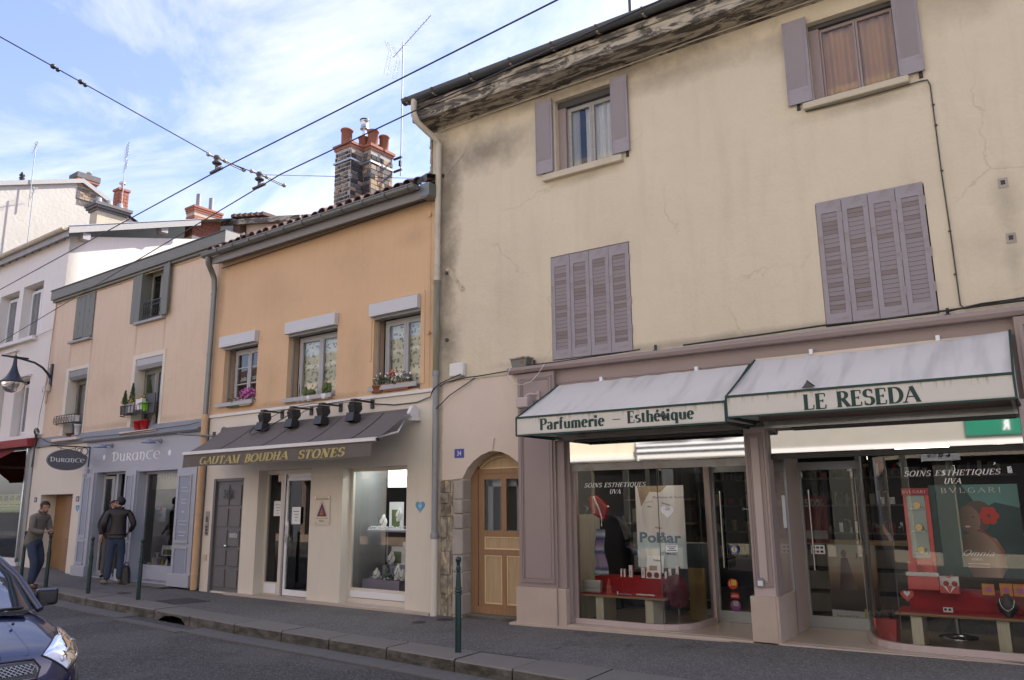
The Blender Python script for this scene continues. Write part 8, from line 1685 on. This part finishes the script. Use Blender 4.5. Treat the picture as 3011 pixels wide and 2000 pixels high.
def person(lab, x, y, z, face, P, top, legs, shoes, hair_r=(1,1,1), long_hair=False, topname='jacket', flare=1.0):
    """P: joints in body coordinates (x right, y forward, z up)"""
    t = thing('person', lab, 'person', FB, x, y, z); t.rotation_euler.z = face-pi/2
    V = {k: Vector(v) for k, v in P.items()}
    hd = V['head']; f = (V['nose']-hd).normalized(); rt = f.cross(Vector((0,0,1))).normalized(); up = rt.cross(f).normalized()
    n = {'hip': (V['hip'], (.10,.08)), 'waist': (V['waist'], (.09,.07)), 'chest': (V['chest'], (.10,.075)), 'neck0': (V['neck'], .058), 'neck1': (V['neck'].lerp(hd,.5), .052), 'head': (hd, (.078,.088)), 'crown': (hd+up*.075, (.066,.074))}
    e = [('hip','waist'),('waist','chest'),('chest','neck0'),('neck0','neck1'),('neck1','head'),('head','crown')]
    for s in 'lr':
        n.update({'sh'+s: (V['sh'+s], .038), 'el'+s: (V['el'+s], .038), 'wr'+s: (V['wr'+s], .026), 'pa'+s: (V['pa'+s], (.034,.018)), 'kn'+s: (V['kn'+s], .052), 'an'+s: (V['an'+s], .030), 'to'+s: (V['an'+s]+(V['to'+s]-V['an'+s])*.5, .016), 'th'+s: (V['hip'].lerp(V['kn'+s], .2)+Vector((.08 if s == 'r' else -.08,0,0)), .075)})
        e += [('chest','sh'+s),('sh'+s,'el'+s),('el'+s,'wr'+s),('wr'+s,'pa'+s),('hip','th'+s),('th'+s,'kn'+s),('kn'+s,'an'+s),('an'+s,'to'+s)]
        d = (V['pa'+s]-V['wr'+s]).normalized(); sd = d.cross(Vector((0,0,1))).normalized(); dn = Vector((0,0,-1))
        for k in range(4):
            b0 = V['pa'+s]+sd*(.012+(-.022+.0145*k)); L = (.030,.035,.033,.026)[k]; n.update({f'f{s}{k}a': (b0+d*.025, .0085), f'f{s}{k}b': (b0+d*(.025+L)+dn*.012, .0080), f'f{s}{k}c': (b0+d*(.03+L*1.4)+dn*.035, .0070)})
            e += [('pa'+s, f'f{s}{k}a'), (f'f{s}{k}a', f'f{s}{k}b'), (f'f{s}{k}b', f'f{s}{k}c')]
        ts = sd*(.03 if s == 'l' else -.03); n.update({f't{s}a': (V['wr'+s].lerp(V['pa'+s],.5)+ts, .010), f't{s}b': (V['pa'+s]+ts*1.35+d*.02+dn*.01, .0085)}); e += [('wr'+s, f't{s}a'), (f't{s}a', f't{s}b')]
    ex = MB(); ex.ball(tuple(hd+f*.098+up*-.005), .017, 8, (1,1,1.4)); ex.ball(tuple(hd+f*.075-up*.052), .034, 8); ex.ball(tuple(hd+f*.092-up*.040), .012, 6, (1.6,1.6,.6))
    for s in (-1,1): ex.ball(tuple(hd+rt*.082*s+up*.0), .026, 8, (.5,.8,1.2)); ex.ball(tuple(hd+f*.086+rt*.030*s+up*.020), .013, 8)
    skin('body', n, e, A['skin'], t, 2, ex)
    b = MB()
    for s in (-1,1): b.ball(tuple(hd+f*.097+rt*.030*s+up*.022), .0065, 6)
    b.obj('eye', A['ink'], t, loc=(0,0,0))
    b = MB(); v = []      # hair cap
    bm = bmesh.new(); bmesh.ops.create_icosphere(bm, subdivisions=4, radius=1)
    for q in bm.verts:
        c = q.co.copy(); w = 1+.05*noise.noise(c*7); q.co = hd+up*.022+f*-.012+(rt*c.x*.092*hair_r[0]+f*c.y*.104*hair_r[1]+up*c.z*.100*hair_r[2])*w
    kill = [q for q in bm.verts if ((q.co-hd).dot(f) > .035 and (q.co-hd).dot(up) < .062) or ((q.co-hd).dot(up) < -.03 and (q.co-hd).dot(f) > -.012) or ((q.co-hd).dot(up) < (-.16 if long_hair else -.07))]
    bmesh.ops.delete(bm, geom=kill, context='VERTS'); me = bpy.data.meshes.new('hair'); bm.to_mesh(me); bm.free(); me.materials.append(A['hair_dark'])
    for p in me.polygons: p.use_smooth = True
    o = bpy.data.objects.new('hair', me); COL.objects.link(o); o.parent = t
    if long_hair:
        b = MB(); b.ball(tuple(hd-f*.04-up*.05), .095, 12, (1,.9,1.5)); b.obj('hair', A['hair_dark'], t, loc=(0,0,0))
    hem = V['hem']
    n = {'waist': (V['waist'], (.175,.135)), 'hem': (hem, (.185*flare,.145*flare)), 'chest': (V['chest'], (.195,.145)), 'yoke': (V['chest'].lerp(V['neck'],.62), (.165,.11)), 'col': (V['neck'].lerp(hd,.15), (.085,.085))}
    e = [('waist','hem'),('waist','chest'),('chest','yoke'),('yoke','col')]
    for s in 'lr':
        n.update({'sh'+s: (V['sh'+s], .086), 'el'+s: (V['el'+s], .064), 'wr'+s: (V['wr'+s], .050)}); e += [('yoke','sh'+s),('sh'+s,'el'+s),('el'+s,'wr'+s)]
    skin(topname, n, e, top, t, 2, None, .007)
    ck = V['neck'].lerp(hd,.30); b = MB(); b.tube([ck+Vector((.078*cos(q), .078*sin(q)-.005, -.012*sin(q))) for q in [2*pi*i/16-.4 for i in range(15)]], .020, 7); b.obj('collar', top, t, loc=(0,0,0))
    n = {'hip': (V['hip'], (.175,.15)), 'wb': (V['hip'].lerp(V['waist'],.6), (.155,.12))}; e = [('hip','wb')]
    for s in 'lr':
        n.update({'th'+s: (V['hip'].lerp(V['kn'+s], .28)+Vector((.075 if s == 'r' else -.075,0,0)), (.105,.11)), 'kn'+s: (V['kn'+s], .076), 'an'+s: (V['an'+s]+Vector((0,0,-.02)), .074)}); e += [('hip','th'+s),('th'+s,'kn'+s),('kn'+s,'an'+s)]
    skin('trousers', n, e, legs, t, 2, None, .006)
    for s in 'lr':
        a, c = V['an'+s], V['to'+s]; d = (c-a); d.z = 0; d.normalize(); q = Vector((a.x, a.y, 0))
        n = {'heel': (q-d*.04+Vector((0,0,.045)), (.042,.045)), 'mid': (q+d*.08+Vector((0,0,.042)), (.042,.040)), 'toe': (q+d*.19+Vector((0,0,.030)), (.040,.028))}
        skin('shoe', n, [('heel','mid'),('mid','toe')], shoes, t, 2)
    return t
A = MATS
lean = dict(hip=(0,-.08,.93), waist=(0,-.07,1.08), chest=(0,-.01,1.31), neck=(0,.05,1.46), head=(0,.11,1.59), nose=(.05,.25,1.57), hem=(0,-.12,.78),
   shl=(-.17,.02,1.40), ell=(-.22,.06,1.12), wrl=(-.09,.24,1.06), pal=(-.03,.31,1.09), shr=(.17,.02,1.40), elr=(.21,.06,1.13), wrr=(.09,.25,1.09), par=(.03,.31,1.125),
   knl=(-.12,.02,.50), anl=(-.14,-.22,.09), tol=(-.17,.0,.03), knr=(.11,.10,.50), anr=(.12,.07,.09), tor=(.14,.28,.03))
fa = radians(18)
person('man in a taupe jacket and jeans leaning forward on a bollard', -16.72-.33*cos(fa), -1.17-.33*sin(fa), .035, fa, lean, A['taupe'], A['denim'], A['shoe_brown'], topname='jacket', flare=1.2)
stand = dict(hip=(0,0,.95), waist=(0,.0,1.08), chest=(0,.0,1.33), neck=(0,.02,1.49), head=(0,.05,1.645), nose=(-.13,.12,1.64), hem=(0,-.0,1.0),
   shl=(-.195,.0,1.44), ell=(-.27,-.09,1.19), wrl=(-.24,.12,1.04), pal=(-.19,.18,1.0), shr=(.195,.0,1.44), elr=(.30,-.07,1.19), wrr=(.24,.12,1.04), par=(.19,.18,1.0),
   knl=(-.10,.03,.50), anl=(-.13,-.02,.09), tol=(-.25,.16,.03), knr=(.10,.03,.50), anr=(.11,-.02,.09), tor=(.17,.18,.03))
person('man seen from behind in a brown leather jacket at the lavender shop door', -16.18, -.10, .055, radians(150), stand, A['leather_brown'], A['denim'], A['shoe_tan'], topname='jacket', flare=.98)
wst = {k: (v[0]*.9, v[1], v[2]*.945) for k, v in stand.items()}; wst['nose'] = (.02,.2,1.56); wst['ell'] = (-.25,-.03,1.12); wst['elr'] = (.25,-.03,1.12); wst['wrl'] = (-.2,.1,.92); wst['wrr'] = (.2,.1,.92); wst['pal'] = (-.2,.13,.86); wst['par'] = (.2,.13,.86)
q = world(FL, -9.72, .05); person('dark-haired woman in grey trousers mostly hidden behind the man in the leather jacket', q.x, q.y, .085, radians(-28), wst, A['jumper_dark'], A['trouser_grey'], A['black_plastic'], long_hair=True, topname='jumper')
t = thing('shoulder_bag', 'slumped black bag standing on the pavement beside the man in the leather jacket', 'bag', FB, -16.02, .06, .055)
b = MB(); v = []; n = 16
for i in range(7):
    z = .36*i/6; w = (1.0,.98,.92,.86,.8,.72,.55)[i]
    for k in range(n): a = 2*pi*k/n; v.append((.13*w*cos(a)+.01*sin(5*a+i), .09*w*sin(a)+.01*cos(4*a+i), z))
b.add(v, [(i*n+k, i*n+(k+1)%n, (i+1)*n+(k+1)%n, (i+1)*n+k) for i in range(6) for k in range(n)]+[tuple(range(6*n, 7*n))], True); b.obj('body', A['black_plastic'], t, loc=(0,0,0)); MB().tube([(-.09,0,.33),(-.05,0,.42),(.05,0,.42),(.09,0,.33)], .01, 6).obj('strap', A['black_iron'], t, loc=(0,0,0))
# ================================================================== the dark blue car
T = thing('parked_car', 'dark metallic blue small car facing right, cut by the lower left corner', 'car', FB, -6.22, -6.70, -.148)
def flake(t, base, vec): return base
CP = mat('car_paint', (.003,.009,.045), .28, .04, 2, metal=.3, coat=1)
CP.node_tree.nodes['Principled BSDF'].inputs['Coat Roughness'].default_value = .02
ST = [(.0,.40,.40,.36,.22),(-.03,.56,.52,.46,.20),(-.08,.66,.60,.54,.19),(-.15,.72,.695,.61,.19),(-.25,.765,.755,.68,.19),(-.40,.80,.815,.745,.19),(-.60,.825,.88,.815,.19),(-.80,.835,.94,.87,.20),(-1.0,.835,.985,.91,.20),(-1.25,.835,1.0,.935,.20),(-2.0,.84,1.02,.95,.20),(-3.0,.835,1.03,.96,.20),(-3.45,.80,1.02,.95,.22),(-3.62,.70,.90,.85,.25),(-3.68,.60,.6,.5,.28)]
def section(i):
    x, w, zc, zf, zb = ST[i]
    return [(x,0,zc),(x,w*.35,zc-.006),(x,w*.62,zc-.02),(x,w*.80,zf+(zc-zf)*.55),(x,w*.93,zf-.005),(x,w*.99,zf-.08 if zf-.08 > zb+.1 else (zf+zb)/2),(x,w,(zf+zb)*.52),(x,w*.985,zb+.08),(x,w*.90,zb)]
b = MB()
v = []
for i in range(len(ST)):
    s = section(i); v += s+[(p[0], -p[1], p[2]) for p in s[1:]]
m9 = 17
def idx(i, k): return i*m9+(k if k >= 0 else 8-k)
f = []
order = [-8,-7,-6,-5,-4,-3,-2,-1,0,1,2,3,4,5,6,7,8]
for i in range(len(ST)-1):
    for a, c in zip(order, order[1:]):
        f.append((idx(i,a), idx(i+1,a), idx(i+1,c), idx(i,c)))
f.append(tuple(idx(0,a) for a in order)); f.append(tuple(idx(len(ST)-1,a) for a in order[::-1]))
b.add(v, f, True); bo = b.obj('body', CP, T, loc=(0,0,0)); sb = bo.modifiers.new('sub','SUBSURF'); sb.levels = 2; sb.render_levels = 2
bpy.context.view_layer.update()
from mathutils.bvhtree import BVHTree
dg = bpy.context.evaluated_depsgraph_get(); me = bpy.data.meshes.new_from_object(bo.evaluated_get(dg)); bvh = BVHTree.FromPolygons([vv.co for vv in me.vertices], [tuple(p.vertices) for p in me.polygons])
def snap(p, off):
    d = Vector((.62, .45*max(-1, min(1, p[1]/.4)), .55)).normalized(); loc, nrm, i_, d_ = bvh.ray_cast(Vector(p)+d*.6, -d)
    if loc is None: loc, nrm, i_, d_ = bvh.find_nearest(Vector(p))
    return loc+d*off
def patch(name, corners, off, mt, n=10, thick=None, smooth=True, bulge=0):
    a, c, d, e = [Vector(q) for q in corners]; b = MB(); v = []
    for i in range(n+1):
        for j in range(n+1):
            p = (a.lerp(c, i/n)).lerp(e.lerp(d, i/n), j/n); v.append(snap(p, off+bulge*sin(pi*i/n)**.5*sin(pi*j/n)**.5 if 0 < i < n and 0 < j < n else off if not bulge else .001))
    b.add(v, [(i*(n+1)+j, (i+1)*(n+1)+j, (i+1)*(n+1)+j+1, i*(n+1)+j+1) for i in range(n) for j in range(n)], smooth); return b.obj(name, mt, T, loc=(0,0,0))
for sg in (1,-1):
    cs = [(-.72,.80*sg,.83),(-.36,.83*sg,.64),(-.15,.56*sg,.53),(-.25,.39*sg,.64)]
    hl = patch('headlight', cs, .003, mat('reflector', (.60,.62,.64), .35, .45, 12, metal=.35, bump=.2, bs=14), 18, bulge=.004)
    for (p, r) in (((-.26,.60*sg,.625), .055), ((-.38,.72*sg,.68), .06), ((-.23,.53*sg,.585), .035)):
        q = snap(p, .008); bb = MB(); bb.ball((0,0,0), r, 14, (.35,1,1)); o = bb.obj('bulb', A['steel'], hl, loc=q); o.rotation_euler.z = .6*sg
    gp = patch('lens', cs, .02, glass('lamp_lens', (.95,.96,.97), 2.2, .0, .05), 12, bulge=.022); 
    rim = MB(); pts = []
    for k in range(4):
        a, c = Vector(cs[k]), Vector(cs[(k+1)%4]); pts += [snap(a.lerp(c, i/8), .003) for i in range(8)]
    rim.tube(pts+[pts[0]], .006, 5); rim.obj('headlight_rim', A['black_plastic'], T, loc=(0,0,0))
# bonnet gap, grille with diamond mesh, bumper strip, badge-free nose
for sg in (1,-1):
    g = MB(); g.tube([snap(p, -.001) for p in ((-.24,.50*sg,.73),(-.45,.70*sg,.84),(-.70,.77*sg,.90),(-.95,.76*sg,.95))], .005, 5); g.obj('bonnet_gap', A['black_plastic'], T, loc=(0,0,0))
    MB().ball((-.60,.40*sg,.895), .012, 8).obj('washer_jet', A['black_plastic'], T, loc=(0,0,0))
patch('grille', [(-.16,-.36,.665),(-.16,.36,.665),(-.08,.36,.56),(-.08,-.36,.56)], .004, A['black_plastic'], 10)
gm = MB()
for i in range(24):
    y0 = -.40+.035*i
    for s in (-1,1):
        pts = [snap((-.12, y0+s*.06*(k/3-.5)*1.5, .665-.105*k/3), .010) for k in range(4)]
        pts = [p for p in pts if abs(p.y) < .365]
        if len(pts) > 1: gm.tube(pts, .0035, 4)
gm.obj('grille_mesh', A['galv'], T, loc=(0,0,0), kind='stuff')
g = MB(); g.tube([snap(p, .004) for p in ((-.13,-.38,.61),(-.17,-.36,.675),(-.17,0,.69),(-.17,.36,.675),(-.12,.39,.62),(-.07,.35,.55),(-.05,0,.54),(-.07,-.35,.55),(-.13,-.38,.61))], .008, 5); g.obj('grille_rim', A['black_iron'], T, loc=(0,0,0))
# greenhouse: windscreen, roof, side windows
g0 = [(-.78,0,.965),(-.83,.45,.955),(-.97,.735,.95)]; g1 = [(-1.42,0,1.44),(-1.45,.38,1.43),(-1.52,.565,1.39)]
v = []
row = lambda p: [(x,-y,z) for x,y,z in p[::-1]]+p[1:]
A0, A1 = row(g0), row(g1); mid = [tuple((Vector(a)+Vector(c))/2+Vector((.04,0,.035))) for a, c in zip(A0, A1)]
MB().add(A0+mid+A1, [(r*5+k, r*5+k+1, (r+1)*5+k+1, (r+1)*5+k) for r in range(2) for k in range(4)], True).obj('windscreen', mat('tinted_glass', (.02,.035,.05), .02, .02, spec=1.0, coat=1), T, loc=(0,0,0))
R0 = A1; R1 = [(x-1.2,y,z+.03) for x,y,z in A1]; R2 = [(x-2.0,y*.95,z-.02) for x,y,z in A1]
MB().add(R0+R1+R2, [(r*5+k, r*5+k+1, (r+1)*5+k+1, (r+1)*5+k) for r in range(2) for k in range(4)], True).obj('roof', CP, T, loc=(0,0,0))
MB().add(R2+[(-3.62,y*1.25,.98) for x,y,z in A1], [(k, k+1, 6+k, 5+k) for k in range(4)], True).obj('rear_window', A['black_plastic'], T, loc=(0,0,0))
for sg in (1,-1):
    MB().add([(-.97,.74*sg,.95),(-1.52,.57*sg,1.39),(-2.72,.57*sg,1.42),(-3.5,.53*sg,1.36),(-3.6,.74*sg,.98),(-2.2,.80*sg,.97),(-1.2,.80*sg,.95)], [(0,1,6),(1,2,5,6),(2,3,4,5)]).obj('side_window', A['black_plastic'], T, loc=(0,0,0))
    p = MB(); p.tube([(-.93,.755*sg,.94),(-1.2,.68*sg,1.19),(-1.50,.575*sg,1.40),(-1.75,.58*sg,1.44),(-2.7,.58*sg,1.455),(-3.45,.55*sg,1.38)], .030, 8); p.tube([(-2.15,.80*sg,.96),(-2.2,.575*sg,1.44)], .03, 6); p.obj('pillar', CP, T, loc=(0,0,0))
    mr = thing('x', None, None); bpy.data.objects.remove(mr)
    q = MB(); bm = bmesh.new(); bmesh.ops.create_cube(bm, size=1); bmesh.ops.bevel(bm, geom=bm.edges[:]+bm.verts[:], offset=.22, segments=4, affect='EDGES', profile=.6)
    for vv in bm.verts: vv.co = Vector((vv.co.x*.10+(-.02 if vv.co.x > 0 else 0)*abs(vv.co.y), vv.co.y*.165, vv.co.z*.14))
    me2 = bpy.data.meshes.new('wing_mirror'); bm.to_mesh(me2); bm.free(); me2.materials.append(A['black_plastic'])
    for pp_ in me2.polygons: pp_.use_smooth = True
    o = bpy.data.objects.new('wing_mirror', me2); COL.objects.link(o); o.parent = T; o.location = (-1.05,.86*sg,1.03); o.rotation_euler.z = -.25*sg
    a = MB(); a.box(-1.09,-1.01,*(sorted((.76*sg,.86*sg))),.955,1.0); a.obj('mirror_arm', A['black_plastic'], T, loc=(0,0,0))
    cap = bpy.data.objects.new('mirror_cap', me2.copy()); cap.data.materials.clear(); cap.data.materials.append(CP); COL.objects.link(cap); cap.parent = T; cap.location = (-1.05,.86*sg,1.084); cap.scale = (1.0,.95,.2); cap.rotation_euler.z = -.25*sg
    for wx in (-.72,-3.05):
        w = bpy.data.objects.new('wheel', None); COL.objects.link(w); w.parent = T; w.location = (wx,.76*sg,.29)
        MB().lathe([(.19,-.08),(.27,-.09),(.29,-.06),(.29,.06),(.27,.09),(.19,.08)], n=28, axis='y').obj('tyre', A['black_plastic'], w, loc=(0,0,0)); MB().lathe([(.0001,.04*sg),(.05,.05*sg),(.17,.03*sg),(.19,.07*sg)], n=24, axis='y').obj('rim', A['galv'], w, loc=(0,0,0))
w = MB(); w.tube([(-.83,-.55,.985),(-.80,-.2,.99),(-.80,.25,.99),(-.90,.60,.975)], .012, 5); w.box(-.86,-.80,-.6,.6,.94,.965); w.obj('wiper', A['black_plastic'], T, loc=(0,0,0))
b = MB(); b.tube([snap((-.02,y,.44-.02*abs(y)), .006) for y in (-.5,-.25,0,.25,.5)]+[snap((-.3,.8,.42), .006)], .018, 6); b.obj('bumper_strip', A['black_plastic'], T, loc=(0,0,0))
MB().box(-3.4,-.3,-.70,.70,.16,.3).obj('underbody', A['black_plastic'], T, loc=(0,0,0))
# ================================================================== the street's other side, seen in the panes
FO = (Vector((0,-12.3,0)), pi)
def opposite(name, lab, u0, u1, z1, mt, us, zs_, eave=True):
    H = thing(name, lab, 'house', FO, (u0+u1)/2, 0, 0); ops = [(u-.5, u+.5, z, z+1.6) for u in us for z in zs_]+[(u-.9, u+.9, .3, 2.6) for u in us]
    wall('wall', H, mt, u0, u1, 0, z1, ops, .25); shell(H, mt, u0, u1, 0, 8, 0, z1); room(H, u0+.1, u1-.1, .26, 7.8, 0.05, z1-.1, A['interior_dark'], name='inner')
    for u in us:
        for z in zs_:
            window(H, u-.5, u+.5, z, z+1.6, .15, A['white_pvc'], None, dark=False)
            for s in (-1,1): MB().box(u+s*.77-.24, u+s*.77+.24, -.04, -.005, z, z+1.6).obj('shutter', A['slate_paint'], H)
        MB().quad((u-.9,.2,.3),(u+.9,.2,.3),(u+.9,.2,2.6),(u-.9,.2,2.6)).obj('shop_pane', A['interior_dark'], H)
    for a, c in zip([u0]+[q+.92 for q in us], [q-.92 for q in us]+[u1]):
        if c-a > .05: MB().box(a, c, -.03, -.003, .0, 2.78).obj('shopfront_panel', A['slate_lead'] if u0 > 0 else A['grey_wood'], H)
    MB().prismx([(0,z1-.05),(-.5,z1+.05),(-.55,z1+.2),(0,z1+.3)], u0, u1).obj('cornice', A['white_trim'], H); MB().add([(u0,-.5,z1+.2),(u1,-.5,z1+.2),(u1,4,z1+2),(u0,4,z1+2)], [(0,1,2,3)]).obj('roof', A['tile_red'], H)
    return H
y1 = mat('yellow_render', (.66,.58,.44), .9, .05); y2 = mat('rose_render', (.62,.46,.36), .9, .05)
O1 = opposite('opposite_house', 'tall yellow-rendered house across the street, mirrored in the panes of the beige house', -9, 12.5, 12.6, y1, (-7,-4.6,-2.2,.2+.9,3.6,6,8.4,10.8), (4.0,6.9,9.8))
MB().box(-2.9,6.6,-.1,-.003,2.952,3.9).obj('plain_band', mat('greige', (.30,.28,.24), .9), O1)
MB().box(6.6,9.9,-.2,-.003,3.02,3.10).obj('gutter_board', A['paper'], O1); MB().box(6.6,9.9,-.24,-.003,3.18,3.30).obj('gutter_board', A['paper'], O1); MB().box(6.6,9.9,-.1,-.003,2.953,3.019).obj('dark_board', A['grey_wood'], O1); MB().tube([(9.95,-.1,3.3),(10.0,-.1,3.0),(9.9,-.1,2.7)], .07, 8).obj('downpipe', A['zinc'], O1)  # includes a dark strip below the white gutter boards
b = MB(); [b.tube([(6.6,-.3,3.38),(7.4+.2*i,-.3,3.30+.02*i),(8.3,-.3,3.40-.03*i),(9.8,-.3,3.32)], .012, 4) for i in range(4)]; b.obj('cable', A['black_iron'], O1)
MB().box(-9,12.5,-.12,-.002,2.82,2.95).obj('string_course', A['white_trim'], O1); MB().box(-3,1.36,-.16,-.003,3.05,3.48).obj('sign_board', mat('sign_green', (.01,.16,.095), .4), O1)
o = sans('R', .22, A['letter_white'], 'lettering', O1, w=.145, bold=.04, x=.46, y=-.165, z=3.16)
o = sans('L & Ph. RO', .20, A['ink'], 'lettering', O1, w=.95, bold=.02, x=2.0, y=-.14, z=2.60)
MB().box(1.8,3.4,-.13,-.003,2.5,2.815).obj('name_board', A['paper'], O1)
opposite('opposite_house', 'lower rose-rendered house across the street, mirrored in the orange house windows', 12.5, 38, 7.4, y2, (14.4,17,19.6,22.2,24.8,27.4,30), (4.0,))
